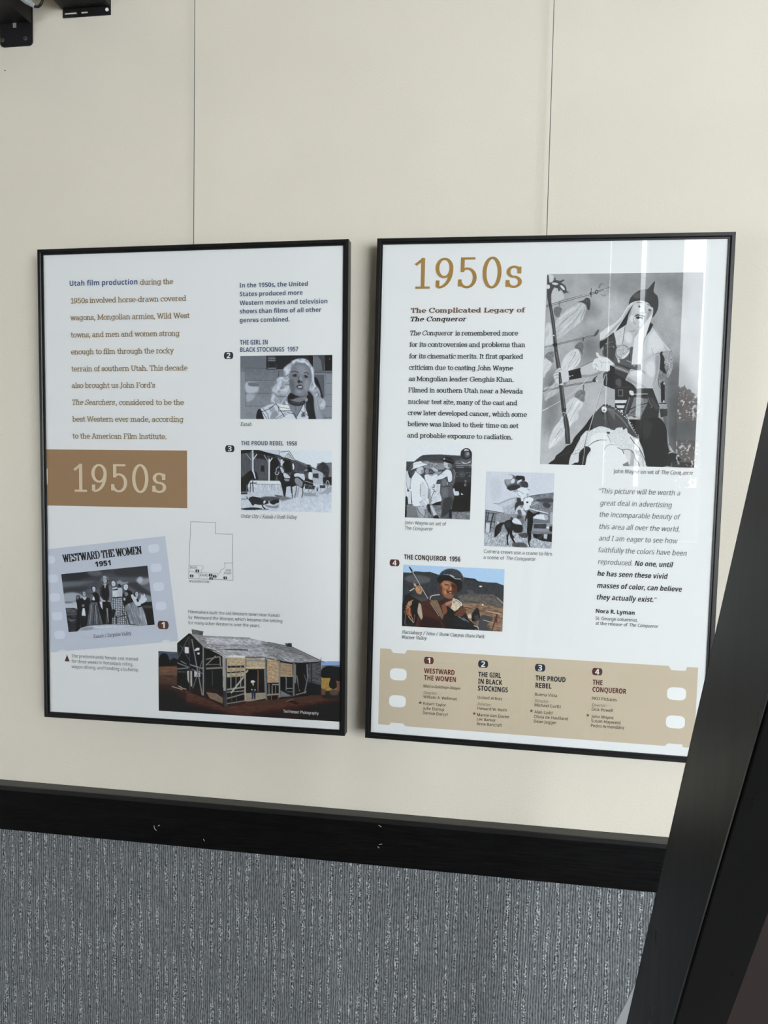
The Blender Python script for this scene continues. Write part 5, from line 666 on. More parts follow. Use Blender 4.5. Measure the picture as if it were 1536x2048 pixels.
PHOTOS['rider'] = dict(po='R', c=[154.53, 643.81], w=183.46, h=113.87, ang=0.0, px=(203.4, 122.9), tint=0.0, ops=[
 ('p','a9c6ec',0,[-67,-69,2052,-219,2102,2091,-28,2291]),('p','3a3c40',0.4,[-6,256,149,256,247,199,429,212,540,199,723,281,918,311,1236,323,1429,351,1485,425,1677,444,1841,442,1992,520,2006,1167,13,1336]),('n',16,1.7,1,2,0,[-5,267,247,203,540,199,1236,323,1485,425,1992,520,2001,943,9,1108]),('c','56585c',1.4,[26,446,221,318,530,386,505,546,225,590]),
 ('n',22,1.4,1,1,0,[25,378,529,340,533,566,29,605]),('l','24262a',2.24,0.8,[1237,377,1429,384,1500,469]),('p','e0e0e0',0.1,[1573,584,1570,597,1559,606,1544,611,1529,609,1517,601,1513,589,1517,576,1528,566,1543,562,1558,564,1569,572]),('p','4a4a48',0.8,[7,1017,513,1021,518,1293,13,1336]),('p','5e5a56',0.8,[1095,905,1342,840,1794,826,2003,1033,2001,1570,1213,1279]),
 ('n',34,1.7,2,1,10,[1096,928,1794,826,2003,1033,1996,1347,1212,1189]),('c','505254',1.1,[1285,732,1381,725,1439,855,1358,906]),('p','846a58',0.7,[1197,1167,1485,1098,2008,1256,2017,1995,1504,2020,1219,1594]),('n',46,1.4,5,1,8,[1197,1167,1485,1098,2007,1211,2017,1995,1572,2014,1219,1594]),('c','45464a',1.4,[1562,1519,1810,1587,1692,1823,1777,1950,1545,1994]),
 ('l','3c3834',1.12,0.4,[1213,1279,1628,1356,1900,1332]),('l','3c3834',1.12,0.4,[1279,1093,1554,1115]),('l','3c3430',1.26,0.4,[1603,1515,2001,1570]),('l','c8b49c',1.12,0.4,[1655,1354,1957,1440]),('l','c8b49c',1.12,0.4,[1606,1650,1813,1722]),('p','e8e0d8',0.1,[1613,1166,1611,1180,1605,1190,1597,1195,1589,1192,1582,1182,1580,1169,1582,1155,1588,1145,1596,1141,1604,1144,1610,1153]),
 ('p','2a2624',0.6,[488,1159,1212,1234,1390,1850,1505,2065,252,2091]),('p','1c1a1c',0.4,[-2,1291,37,1105,119,939,376,1168,438,1481,419,2007,10,2003]),('p','4a2c26',0.4,[390,1167,557,1085,682,1097,802,1541,866,1966,756,2044,250,2022,290,1859]),('p','301e1c',2.8,[426,1619,750,1727,839,2037,335,2015]),('n',14,0.7,1,1,0,[390,1167,682,1097,866,1966,292,1996]),
 ('l','20181a',0.98,0.3,[434,1277,690,1505,835,1810]),('p','7a6450',0.4,[564,1107,696,1096,741,1229,831,1583,806,1744,703,1458,587,1219]),('n',36,0.8,1,1,0,[564,1107,696,1096,831,1583,806,1744,587,1219]),('s','e8e2da',1.26,0.1,[557,1085,569,994,624,944,749,915]),('l','28262a',1.26,0.1,[563,1051,652,964,736,969]),('p','3c2420',0.4,[711,1140,848,1016,988,1072,991,1253,884,1443,831,1583,785,1361]),
 ('p','7c503c',0.6,[783,1248,906,1124,989,1117,964,1300,885,1488,831,1583]),('p','9a7a66',0.6,[851,1174,988,1072,1003,1161,880,1262]),('p','c8b8a2',0.3,[1001,1026,1113,1107,1184,1191,1159,1306,1050,1428,965,1323,990,1207]),('n',44,1.1,1,1,0,[1001,1026,1184,1191,1159,1306,1050,1428,965,1323]),('s','f0eae2',1.4,0.1,[1008,1014,1113,1073,1183,1169,1171,1260]),
 ('l','28201c',1.4,0.1,[1024,1159,1037,1091]),('p','63402f',0.4,[1171,1237,1284,1341,1272,1454,1191,1574,1053,1564,1038,1520]),('n',18,0.8,1,1,0,[1171,1237,1284,1341,1272,1454,1053,1564]),('l','2a1c18',1.26,0.3,[1025,1544,1172,1282]),('c','8c5c44',0.4,[750,617,782,457,920,423,1061,548,1084,681,1052,819,1013,957,959,1029,861,992,776,886,746,776]),
 ('c','a87656',1.7,[797,501,921,491,952,669,926,761,842,723,799,636]),('c','b88868',1.4,[829,769,900,808,926,739,873,856,846,903]),('c','5a3424',1.4,[971,532,1061,570,1079,749,1013,912,969,803]),('c','4a2a1e',1.4,[750,617,786,682,790,862,848,993,762,887]),('c','c09470',1.1,[952,624,981,712,968,758,939,715]),('s','2a1a16',1.26,0.4,[826,566,881,580,923,592]),
 ('s','2a1a16',1.26,0.4,[978,577,1049,627]),('s','2a1a14',0.98,0.3,[847,598,910,600]),('s','2a1a14',0.98,0.3,[1000,643,1049,650]),('s','40241a',1.26,0.7,[937,602,912,717,878,765]),('c','30180f',0.4,[886,798,927,806,983,836,984,869,928,851,872,822]),('c','d8cabc',0.1,[935,819,976,836,970,848,935,837]),('c','5a3426',0.6,[857,767,899,775,1011,811,983,824,913,803]),
 ('c','1e1e20',0.4,[692,509,697,373,779,276,945,286,1127,408,1185,560,1161,720,1093,793,1069,592,977,487,837,452,756,549]),('c','3e4044',0.6,[723,303,776,164,886,88,996,71,1122,138,1179,246,1209,379,1200,627,1141,384,945,275,834,254]),('n',34,0.7,1,5,25,[723,303,776,164,886,88,996,71,1122,138,1209,379,1200,627,1141,384,945,275]),('s','6a6c70',1.12,0.6,[776,164,886,79,1024,78,1136,160,1202,357]),
 ('s','e4e2e0',0.98,0.1,[933,254,987,328,1058,379,1154,383]),('s','e4e2e0',0.84,0.1,[1001,316,973,284,946,309]),('p','1a1a1c',0.3,[880,1262,936,1280,995,1433,1067,1608,1057,1790,1000,1727,928,1575]),('p','24262a',0.6,[971,1662,1080,1561,1219,1594,1360,1695,1473,1843,1544,1972,950,1981,946,1800]),('n',34,0.7,1,5,-30,[1026,1634,1219,1594,1473,1843,1530,1950,1003,1885]),
 ('l','a8b4d0',0.84,0.4,[1122,1580,1263,1704]),('l','98a4c0',0.84,0.4,[1220,1617,1333,1742]),('l','d8d8d4',1.26,0.3,[1431,1846,1515,1884,1530,1962]),('p','141416',0.3,[1386,1647,1396,1444,1488,1255,1532,1364,1557,1587,1484,1706,1401,1714]),('p','3c3e42',0.7,[1425,1531,1507,1479,1550,1610,1470,1730]),('p','c8b49e',0.6,[1301,1542,1369,1468,1385,1602,1331,1630]),
 ('l','26242a',1.68,0.1,[169,186,544,1154]),('l','26242a',1.82,0.1,[544,1154,864,1853]),('l','e0dede',0.98,0.1,[184,208,514,1066]),('l','b0a8a2',0.98,0.1,[558,1176,748,1613]),('p','26282c',0.3,[111,59,132,57,197,195,177,231,148,176]),('p','b08464',0.3,[269,700,352,626,398,803,372,942,287,903,250,770]),('n',60,0.7,1,6,30,[248,702,352,626,398,803,372,942,287,903]),
 ('p','c09880',0.3,[211,591,253,588,283,676,241,702]),('l','d8d4d0',1.68,0.3,[145,846,235,748]),('l','1a1a1e',2.52,0.3,[36,1060,133,938,203,910]),('p','a07a62',0.4,[70,1376,123,1189,220,1113,195,1275,127,1394]),('n',50,0.8,1,4,-20,[41,1333,220,1113,195,1275,71,1467]),('p','8a5038',0.4,[64,1468,169,1368,201,1639,146,1689,88,1603]),('n',50,0.8,1,1,0,[64,1468,169,1368,201,1639,88,1603]),
 ('s','c0967a',1.26,0.3,[71,1422,155,1392,143,1553,187,1640,232,1796]),('s','d8c8b4',1.12,0.3,[131,1668,219,1820,248,1863]),('s','6c7076',1.26,0.3,[44,1493,75,1650,64,1879,94,1945]),('p','b0a090',0.4,[334,1195,378,1259,420,1665,393,1759,327,1582,304,1493]),('p','141416',0.4,[193,1184,305,1129,313,1583,258,1634,199,1502]),('l','7a6a5e',1.12,0.3,[257,1588,248,1863]),
 ('p','2e1c1a',0.3,[1875,1424,1896,1434,1792,2005,1778,1995]),('p','5a2c24',0.3,[1830,1574,1892,1580,1888,1715,1833,1697]),('l','c0c0be',1.12,0.1,[1864,910,1990,1090]),
])
PHOTOS['warrior'] = dict(po='R', c=[432.1, 230.88], w=260.69, h=331.42, ang=0.0, px=(313.7, 380.2), tint=0.25, ops=[
 ('p','g146',0,[-231,-78,2600,-48,2600,2107,-126,2174]),('h','g152','g178',[1763,20,272,1871],[-231,-78,2600,-48,2600,2107,-126,2174]),('c','g140',18.6,[643,10,1177,-1,1303,142,1073,251,749,138,589,121]),('c','g176',18.6,[315,279,634,217,996,283,927,474,568,505]),('c','g138',15.5,[399,344,597,281,724,409,567,473,406,472]),('c','g124',18.6,[476,665,695,633,766,826,671,939,508,891]),
 ('c','g134',18.6,[1336,32,1764,36,1779,287,1544,254,1421,143]),('c','g168',15.5,[1503,222,1705,349,1720,602,1561,538,1493,380]),('c','g176',18.6,[59,1711,303,1674,391,1804,195,1972,10,1975]),('c','g124',18.6,[7,1056,191,1055,215,1544,57,1678]),('c','g176',15.5,[603,1182,765,1197,719,1456,533,1377]),('c','g100',18.6,[1532,1047,1737,886,2038,1361,1996,1937,1682,1943,1609,1366]),
 ('c','g84',18.6,[1644,1285,2019,1361,2017,1969,1724,1975]),('n',9,15.5,1,1,0,[-231,-78,2600,-48,2600,2107,-126,2174]),('c','g200',0.9,[5,6,36,91,74,85,86,19]),('c','g190',1.2,[67,249,78,170,138,147,194,177,235,250,161,286,94,335]),
 ('p','g74',0.4,[1,12,21,12,36,91,74,85,96,61,95,40,114,40,115,64,173,74,218,59,234,68,189,92,244,123,261,153,262,178,302,196,263,196,233,208,209,177,169,153,186,171,156,183,150,153,100,140,78,177,65,213,70,310,31,310,12,237,5,164,12,152]),('p','g206',0.4,[152,106,145,112,130,115,108,115,87,111,72,105,67,99,73,93,89,90,110,91,131,94,146,100]),
 ('c','g206',0.4,[176,123,206,123,238,153,232,171,200,153]),('p','g214',0.5,[46,134,43,145,35,154,24,157,12,154,3,145,-1,133,2,122,10,113,21,110,33,114,42,122]),('c','g170',1.6,[671,144,707,102,767,109,723,126,717,151,800,157,697,211,795,211,751,235,698,217]),('c','g120',0.7,[671,144,699,102,760,110,708,126,698,156]),('c','g120',0.7,[697,211,751,223,795,211,751,235]),
 ('l','g50',1.05,0.1,[5,328,388,242,613,195,740,160]),('l','g54',0.94,0.1,[6,344,389,257,614,210,748,172]),('l','g196',0.94,0.2,[70,321,561,207]),('l','g80',0.82,0.2,[658,180,822,145]),('p','g60',0.2,[670,194,666,205,657,212,647,214,638,209,632,200,631,188,636,177,644,170,655,169,664,173,670,182]),
 ('p','g190',0.2,[658,189,658,194,655,197,651,198,647,197,644,193,643,189,644,185,647,182,650,181,654,182,657,185]),('l','g50',1.41,0.1,[582,150,584,246]),('l','g50',2.58,0.2,[575,192,581,222]),('c','g70',0.4,[489,276,518,252,564,258,581,301,576,361,562,379,538,361,506,324,467,300,413,294,436,287]),('l','g130',0.7,0.2,[519,270,543,300]),('l','g36',0.7,0.2,[543,300,558,367]),
 ('c','g188',0.7,[467,300,530,337,511,415,477,494,403,543,299,610,210,658,141,665,134,524,169,457,287,372,392,324]),('n',26,1.2,1,12,38,[467,300,530,337,511,415,477,494,403,543,299,610,141,665,134,524,287,372]),('l','g130',0.82,0.4,[425,373,292,457,225,506]),('l','g226',1.05,0.5,[393,348,259,421,185,469]),('l','g120',0.82,0.4,[471,373,399,470,297,567]),
 ('l','g220',1.05,0.5,[354,488,236,579,177,628]),('l','g110',0.94,0.5,[516,367,474,446,462,494]),('c','g110',0.5,[104,390,125,347,171,341,211,366,190,420,184,445,138,445]),('n',24,0.9,1,1,0,[104,390,171,341,211,366,184,445,138,445]),('l','g100',1.41,0.2,[179,341,172,293]),('c','g196',0.9,[4,554,64,506,116,628,121,738,6,763]),('n',26,1.2,1,12,10,[4,554,64,506,116,628,121,738,6,763]),
 ('l','g56',0.94,0.1,[3,769,183,735,667,643]),('l','g50',0.82,0.1,[2,757,182,723,659,634]),('l','g170',0.7,0.2,[175,732,637,645]),('c','g80',0.4,[644,640,665,604,705,576,696,616,667,646]),('l','g60',1.88,0.2,[508,658,503,701]),('c','g106',0.4,[399,756,443,719,488,713,517,750,507,792,506,841,486,823,454,786,415,780]),('n',44,0.8,1,6,20,[399,756,443,719,517,750,506,841,454,786]),
 ('c','g204',0.6,[400,780,446,792,480,853,475,914,425,970,350,1007,250,1007,226,995,252,897,310,829]),('n',26,1.2,1,10,35,[400,780,446,792,480,853,475,914,350,1007,226,995,252,897]),('l','g120',0.82,0.4,[417,811,360,909,317,970]),('l','g120',0.82,0.4,[465,860,416,945]),('c','g120',0.5,[11,861,55,818,125,812,128,885,123,928,67,898]),('n',44,0.8,1,5,40,[11,861,55,818,125,812,123,928,67,898]),
 ('c','g200',0.6,[5,898,52,898,107,934,87,996,43,1033,6,1083]),('n',24,1.2,1,10,35,[5,898,52,898,107,934,87,996,6,1083]),('c','g176',1.2,[14,1194,121,1163,210,1088,216,1223,88,1299,35,1324]),('n',22,1.4,1,10,35,[14,1194,117,1089,210,1088,216,1223,35,1324]),('l','g40',1.05,0.1,[4,1231,253,1180,497,1144,686,1118]),('l','g56',0.82,0.1,[3,1219,252,1169,496,1134,678,1112]),
 ('l','g150',0.7,0.2,[260,1175,663,1117]),('l','g40',1.41,0.1,[683,1125,663,1109]),('c','g60',0.2,[648,1116,662,1085,713,1054,685,1091,694,1121]),('p','g220',0.2,[714,1110,713,1114,710,1117,705,1118,701,1117,697,1114,696,1110,697,1107,700,1104,705,1103,709,1104,713,1107]),('l','g80',2.11,0.2,[536,1153,535,1208]),
 ('c','g120',0.4,[426,1258,470,1215,538,1208,563,1233,557,1282,552,1331,522,1331,474,1301,427,1283]),('n',50,0.8,1,6,15,[426,1258,470,1215,538,1208,563,1233,552,1331,474,1301]),('c','g206',0.7,[412,1289,490,1319,538,1343,510,1405,481,1443,484,1498,440,1542,381,1592,323,1655,287,1717,213,1780,114,1832,111,1757,166,1614,254,1519,316,1370]),
 ('n',26,1.4,1,12,30,[412,1289,538,1343,481,1443,440,1542,323,1655,213,1780,114,1832,166,1614,316,1370]),('l','g130',0.82,0.5,[492,1356,435,1443,378,1530]),('l','g130',0.82,0.5,[400,1345,344,1456,287,1568,208,1681]),('l','g226',1.05,0.6,[446,1344,374,1456,259,1612]),('l','g120',0.94,0.5,[186,1719,274,1612]),('s','g206',1.05,0.2,[-7,1250,213,1162,461,1050,648,975]),
 ('s','g90',0.59,0.2,[1,1256,214,1168,462,1056,649,982]),('s','g196',1.17,0.2,[2,1433,169,1360,365,1259,542,1129,673,999]),('s','g216',1.64,0.5,[2,1433,78,1404]),('p','g62',0.2,[30,298,73,310,125,493,140,579,177,787,218,983,180,989,150,861,121,738,98,579,54,383]),('l','g110',1.17,0.5,[63,335,110,518,161,762,202,971]),
 ('p','g226',0.1,[127,640,126,644,123,646,118,647,114,646,110,644,109,640,110,636,113,634,118,633,122,634,126,636]),('p','g206',0.1,[196,959,195,962,192,965,189,966,185,965,182,962,180,959,181,955,184,952,188,951,192,952,195,955]),('p','g40',0.4,[171,738,168,748,157,756,141,759,126,756,114,748,110,738,113,728,124,720,139,717,155,720,167,728]),
 ('p','g62',0.2,[130,794,176,793,227,977,268,1174,317,1395,324,1457,355,1530,375,1617,394,1777,329,1779,310,1630,285,1519,256,1396,213,1162,164,941]),('l','g124',1.41,0.6,[157,806,231,1051,272,1260,303,1408]),('l','g104',1.17,0.5,[306,1469,336,1617,358,1753]),('s','g220',0.94,0.1,[266,1457,297,1445,328,1451]),('s','g210',0.7,0.1,[312,1451,285,1519,314,1642]),
 ('l','g40',2.11,0.2,[257,1417,322,1407]),('c','g200',0.5,[135,1052,175,1002,197,980,243,983,274,989,329,1020,341,1087,305,1143,260,1161,205,1150,165,1119]),('s','g96',0.94,0.2,[138,1039,191,1020,223,1039]),('s','g100',0.82,0.2,[143,1064,185,1051,224,1069]),('s','g100',0.82,0.2,[156,1094,194,1082,225,1094]),('s','g110',0.82,0.2,[182,1005,221,1002,243,989]),
 ('p','g62',0.2,[203,1027,230,1026,254,1137,213,1150]),('l','g110',0.94,0.4,[219,1039,239,1137]),('c','g120',0.7,[266,1137,312,1124,326,1112,290,1161]),('p','g24',0.2,[329,1010,488,976,509,1080,345,1106]),('p','g226',0.1,[359,1066,358,1069,355,1072,351,1073,347,1072,345,1069,343,1066,344,1062,347,1059,351,1058,355,1059,357,1062]),
 ('p','g206',0.1,[397,1057,396,1059,392,1061,386,1062,380,1063,375,1062,373,1060,374,1058,378,1056,384,1055,390,1055,395,1055]),('l','g60',0.94,0.4,[337,1026,489,988]),('c','g186',0.5,[488,976,578,939,653,908,690,890,756,859,779,1005,720,1036,615,1061,516,1068]),('c','g140',0.9,[507,1049,614,1049,734,1011,772,1005,736,1042,615,1067,516,1074]),('l','g84',0.94,0.2,[488,967,577,930,652,902]),
 ('c','g210',0.4,[639,939,659,890,711,871,757,865,817,871,918,907,911,931,868,968,855,1005,749,1008,688,1012,686,975,657,987]),('c','g206',0.4,[679,829,686,814,709,823,725,847,756,859,727,871,696,859]),('s','g110',0.82,0.4,[654,945,685,938,701,963]),('s','g110',0.82,0.4,[679,975,696,1005,734,1005]),('s','g140',0.82,0.5,[759,914,820,926,865,913]),('s','g150',0.82,0.5,[728,896,760,932,755,975]),
 ('c','g40',0.6,[867,950,913,962,1094,1021,1105,1216,833,1169,794,1133,788,1035,862,1005]),('p','g84',0.4,[760,792,1081,791,1092,991,919,931,833,871,763,847]),('l','g40',0.82,0.1,[777,828,927,798]),('l','g40',0.82,0.1,[787,859,929,834]),('l','g40',0.82,0.1,[791,792,801,853]),('p','g66',0.4,[759,698,902,602,932,653,927,727,948,772,922,801,918,905,785,839]),('l','g44',0.86,0.1,[780,742,908,713]),
 ('l','g44',0.86,0.1,[783,787,911,764]),('l','g130',0.72,0.1,[789,728,898,704]),('l','g120',0.72,0.1,[791,772,901,748]),('p','g206',0.1,[814,726,813,729,811,731,807,731,804,731,802,729,801,726,801,723,804,722,807,721,810,722,813,723]),('p','g206',0.1,[908,761,907,763,905,765,902,766,898,765,896,763,895,761,896,758,898,756,901,756,904,756,907,758]),
 ('c','g48',0.4,[723,705,777,683,902,609,911,602,815,698,745,772,726,772]),('c','g196',0.6,[906,594,1027,543,1056,565,1024,653,1010,735,946,735,919,668]),('n',14,1.7,1,1,0,[906,594,1027,543,1024,653,1010,735,946,735]),('c','g180',0.6,[1033,565,1079,477,1266,565,1250,594,1178,616,1155,690,1150,771,1095,764,1020,735,1023,624]),('c','g206',2,[1049,609,1123,624,1128,712,1073,712,1035,675]),
 ('s','g90',1,0.4,[1037,550,1027,624,1015,727]),('s','g130',1.43,0.9,[1104,602,1176,587]),('c','g84',0.4,[1095,779,1159,771,1160,949,1251,933,1254,993,1125,978,1001,897]),('l','g44',1.15,0.1,[1106,801,1111,890]),('l','g170',1.29,0.3,[1074,897,1140,919]),('l','g150',0.86,0.3,[1170,963,1205,941]),
 ('c','g186',0.4,[1071,330,1142,293,1250,286,1343,316,1381,353,1367,419,1317,506,1266,565,1212,580,1147,558,1090,506,1072,432]),('c','g200',2,[1135,330,1235,330,1247,389,1184,403]),('c','g208',1.7,[1095,432,1159,447,1153,491,1107,499]),('c','g150',1.4,[1072,359,1110,388,1095,447,1077,447]),('c','g206',1.7,[1262,330,1302,389,1296,448,1259,433]),
 ('c','g150',1.4,[1193,558,1266,558,1308,506,1283,536,1229,550]),('c','g152',1.4,[1328,375,1365,389,1341,448,1307,477]),('s','g84',1.29,0.6,[1174,304,1210,301,1252,305]),('s','g84',1.29,0.6,[1307,320,1344,334,1372,353]),('c','g96',0.4,[1181,341,1203,332,1231,345,1209,354]),('p','g44',0.1,[1216,342,1215,345,1213,348,1208,348,1204,348,1201,345,1200,342,1201,339,1204,336,1208,335,1212,336,1215,339]),
 ('c','g220',0.1,[1184,342,1195,336,1198,348]),('c','g96',0.4,[1319,378,1341,369,1365,386,1343,391]),('p','g44',0.1,[1349,379,1348,382,1345,384,1341,385,1337,384,1334,382,1333,379,1334,376,1337,374,1341,373,1345,374,1348,376]),('s','g130',1.29,0.7,[1272,345,1293,389,1303,418]),('s','g110',1,0.6,[1216,407,1248,411,1275,404]),
 ('c','g66',0.4,[1150,447,1176,425,1217,425,1277,440,1260,448,1213,436,1177,444]),('c','g28',0.3,[1169,458,1196,444,1242,451,1261,470,1234,484,1188,469]),('c','g214',0.1,[1197,473,1224,466,1252,473,1235,488,1198,484]),('s','g120',1,0.6,[1146,455,1144,499,1173,528]),
 ('c','g60',0.3,[1071,330,1085,264,1137,213,1208,176,1298,166,1316,155,1350,119,1380,92,1392,98,1381,192,1429,236,1445,287,1445,360,1413,426,1378,455,1388,389,1372,345,1306,301,1232,279,1141,290,1106,315]),('c','g86',2,[1120,234,1209,191,1281,184,1266,243,1158,257]),('l','g34',1,0.3,[1071,330,1141,286,1232,278,1315,301,1381,353]),
 ('p','g204',0.3,[1137,293,1125,330,1075,403,1033,476,990,528,920,594,813,653,722,691,718,616,807,557,915,506,985,447,1053,344,1097,308]),('p','g156',0.9,[1125,315,1056,403,971,513,857,624,776,661,899,550,987,476,1072,359]),('p','g44',0.4,[1138,308,1076,425,1054,528,1027,543,916,602,989,506,1074,388]),
 ('p','g212',0.3,[1388,397,1369,463,1307,646,1290,661,1275,719,1260,933,1141,945,1151,786,1163,668,1222,594,1299,506]),('p','g190',1.1,[1308,661,1393,550,1450,595,1527,682,1604,763,1642,800,1579,792,1508,815,1419,844,1374,852,1268,922,1268,764]),('p','g205',2,[1344,653,1412,580,1510,697,1550,763,1426,815,1336,830]),('p','g44',0.4,[1396,528,1354,506,1307,646,1359,594]),
 ('s','g130',0.86,0.4,[1387,771,1414,837]),('s','g130',0.86,0.4,[1540,748,1579,792]),('s','g90',1.15,0.4,[1141,945,1260,933,1392,852,1508,815,1642,800]),('s','g120',0.86,0.4,[1393,550,1509,675,1642,796]),('c','g176',0.4,[928,824,948,772,1010,731,1075,735,1110,794,1090,853,1018,883,954,875]),('n',44,1.3,1,1,0,[937,824,948,772,1011,738,1075,742,1096,794,1009,875]),
 ('s','g100',1.29,0.3,[1102,807,1099,828,1088,847,1070,862,1047,872,1021,875,995,872,970,862,951,847,938,828,932,807,935,786,946,767,964,752,987,742,1013,739,1040,742,1064,752,1083,767,1096,786,1102,807]),('c','g214',0.4,[1009,875,1088,816,1100,786,1102,823,1046,875]),('p','g204',0.4,[954,875,992,898,984,927,965,912]),
 ('c','g40',0.6,[1499,822,1544,815,1594,895,1561,961,1603,1050,1549,1050,1499,984]),('c','g150',0.6,[1526,815,1642,800,1660,873,1662,976,1622,1064,1585,1050,1616,969,1560,932,1556,873]),('n',60,1.4,1,1,0,[1508,815,1642,800,1660,873,1662,976,1622,1064,1560,932]),('c','g120',0.6,[1490,984,1547,1020,1602,1042,1569,1087,1487,1087]),('n',50,1.4,1,1,0,[1490,984,1602,1042,1569,1087,1487,1087]),
 ('c','g188',0.5,[1259,930,1302,905,1403,845,1492,838,1500,971,1477,1092,1423,1183,1372,1207,1303,1178,1197,1154,1073,1101,1107,1034,1120,991,1255,990]),('c','g206',3,[1320,948,1406,899,1448,971,1431,1062,1355,1044]),('c','g150',2.8,[1441,857,1496,850,1490,989,1463,1104,1415,1177,1451,1031]),('c','g142',2.8,[1089,1106,1196,1142,1303,1172,1379,1201,1301,1154,1187,1112,1102,1070]),
 ('c','g206',2.3,[1144,1009,1278,1008,1266,1057,1161,1057]),('s','g110',1.05,0.7,[1262,990,1301,1014,1325,1038]),('s','g84',0.94,0.4,[1263,996,1195,994,1136,1000]),('p','g60',0.4,[928,925,1027,943,1149,979,1120,997,1073,1094,934,1035]),('p','g110',1.2,[929,943,1021,967,1128,1003,1107,1034,1023,1010,931,986]),('l','g190',1.41,0.7,[930,968,1007,986,1107,1021]),
 ('l','g36',1.05,0.5,[935,1053,1066,1101]),('c','g44',0.5,[935,1053,1073,1101,1182,1154,1200,1215,943,1193]),('c','g84',0.9,[953,1095,1013,1095,1017,1168,955,1150]),('p','g48',0.5,[942,1181,1206,1185,1423,1183,1490,1309,1523,1370,1515,1491,1277,1512,954,1400]),('l','g86',0.7,0.1,[942,1178,1138,1173]),('p','g96',0.2,[981,1199,1049,1198,1053,1271,985,1272]),
 ('p','g40',0.2,[994,1211,1034,1210,1037,1259,996,1259]),('p','g206',0.2,[1125,1216,1147,1206,1178,1215,1195,1252,1165,1261,1134,1246]),('l','g40',1.41,0.1,[1196,1270,1367,1262]),('l','g200',1.41,0.2,[1194,1245,1366,1241]),('l','g40',1.05,0.1,[1223,1230,1227,1260]),('l','g40',1.05,0.1,[1268,1230,1272,1260]),('l','g40',1.05,0.1,[1310,1229,1313,1260]),('l','g60',1.05,0.1,[1351,1229,1352,1259]),
 ('p','g206',0.2,[949,1309,1104,1307,1090,1338,951,1342]),('p','g206',0.2,[967,1363,1080,1362,1067,1393,984,1391]),('p','g206',0.2,[1023,1412,1060,1411,1054,1436,1031,1430]),('p','g64',0.2,[1113,1277,1196,1276,1094,1478,1062,1448]),('l','g130',1.41,0.4,[1136,1282,1085,1448]),('p','g116',0.5,[1196,1276,1369,1292,1372,1335,1331,1408,1290,1476,1162,1477,1110,1484,1157,1386]),
 ('n',24,2.3,2,1,-20,[1196,1276,1369,1292,1331,1408,1290,1476,1110,1484,1157,1386]),('l','g40',1.88,0.5,[1136,1410,1253,1360,1372,1335]),('l','g50',1.41,0.5,[1153,1447,1314,1372]),('p','g66',0.4,[1383,1280,1428,1280,1524,1388,1481,1413]),('s','g150',0.7,0.2,[1368,1274,1401,1335,1433,1371,1404,1383]),('s','g36',0.94,0.2,[1491,1080,1503,1152,1534,1176,1516,1128]),
 ('p','g30',0.2,[1524,1128,1545,1109,1575,1121,1587,1327,1539,1327]),('p','g206',0.2,[1574,1132,1574,1139,1571,1144,1568,1145,1564,1144,1561,1139,1560,1132,1560,1126,1563,1121,1566,1119,1570,1121,1573,1125]),('p','g214',0.2,[1584,1318,1583,1324,1579,1328,1574,1330,1569,1328,1565,1324,1563,1318,1564,1312,1568,1307,1573,1306,1578,1307,1582,1312]),('l','g30',1.64,0.2,[1510,1338,1614,1337]),
 ('p','g150',0.4,[1529,1345,1611,1345,1623,1429,1526,1418]),('n',60,0.9,1,1,0,[1514,1346,1618,1344,1633,1465,1521,1467]),('p','g50',0.5,[1524,1394,1621,1393,1629,1465,1544,1485]),('l','g196',0.94,0.2,[1537,1485,1539,1521]),('p','g96',0.5,[1574,1484,1618,1466,1629,1587,1584,1533]),
 ('c','g34',0.5,[1277,1519,1365,1487,1515,1485,1584,1533,1626,1605,1646,1757,1678,1854,1677,1976,1409,1999,1339,1823,1281,1714,1267,1598]),('c','g50',3,[1309,1549,1381,1505,1445,1577,1392,1700,1323,1670]),('p','g30',0.5,[1186,1508,1276,1506,1276,1641,1257,1690,1191,1599,1134,1508]),('s','g60',1.17,0.6,[1282,1598,1301,1537,1351,1499,1439,1474]),
 ('p','g170',0.4,[1633,1593,1653,1745,1745,1853,1676,1817]),('p','g40',0.5,[1662,1842,1760,1858,1838,1924,1706,1951,1708,1987,1663,1988]),('l','g206',1.17,0.2,[1663,1854,1714,1835]),('p','g50',1.2,[1712,1938,2002,1945,2001,2000,1716,1993]),
 ('c','g36',0.4,[406,1771,448,1702,566,1589,638,1502,696,1458,689,1606,614,1638,555,1676,497,1751,426,1876,398,1933,386,1995,122,2000,189,1943,211,1905,286,1854,338,1803]),('s','g60',1.17,0.6,[219,1917,311,1891,394,1852]),('p','g30',0.4,[400,1964,544,1775,630,1804,655,1835,610,1997,371,2001]),
 ('c','g70',0.4,[675,1477,718,1427,791,1365,828,1353,889,1364,1014,1424,1120,1496,1128,1643,949,1621,857,1604,757,1587,682,1619]),('c','g100',2.8,[845,1389,961,1431,1079,1521,1054,1601,966,1523,878,1438]),('s','g140',1.41,0.8,[861,1401,960,1419,1047,1479,1124,1563]),('p','g196',0.2,[852,1408,848,1424,835,1435,817,1440,799,1436,785,1424,779,1408,783,1392,796,1381,814,1376,832,1380,846,1392]),
 ('p','g226',0.9,[815,1393,813,1399,808,1403,800,1405,793,1404,787,1399,784,1393,786,1387,792,1382,799,1381,807,1382,813,1387]),('p','g90',0.2,[827,1417,826,1421,822,1423,817,1425,811,1424,807,1421,806,1417,807,1414,811,1411,816,1410,821,1411,825,1413]),('c','g40',0.9,[779,1433,826,1451,863,1438,841,1463,796,1457]),('s','g44',0.94,0.2,[849,1469,876,1536,909,1591]),
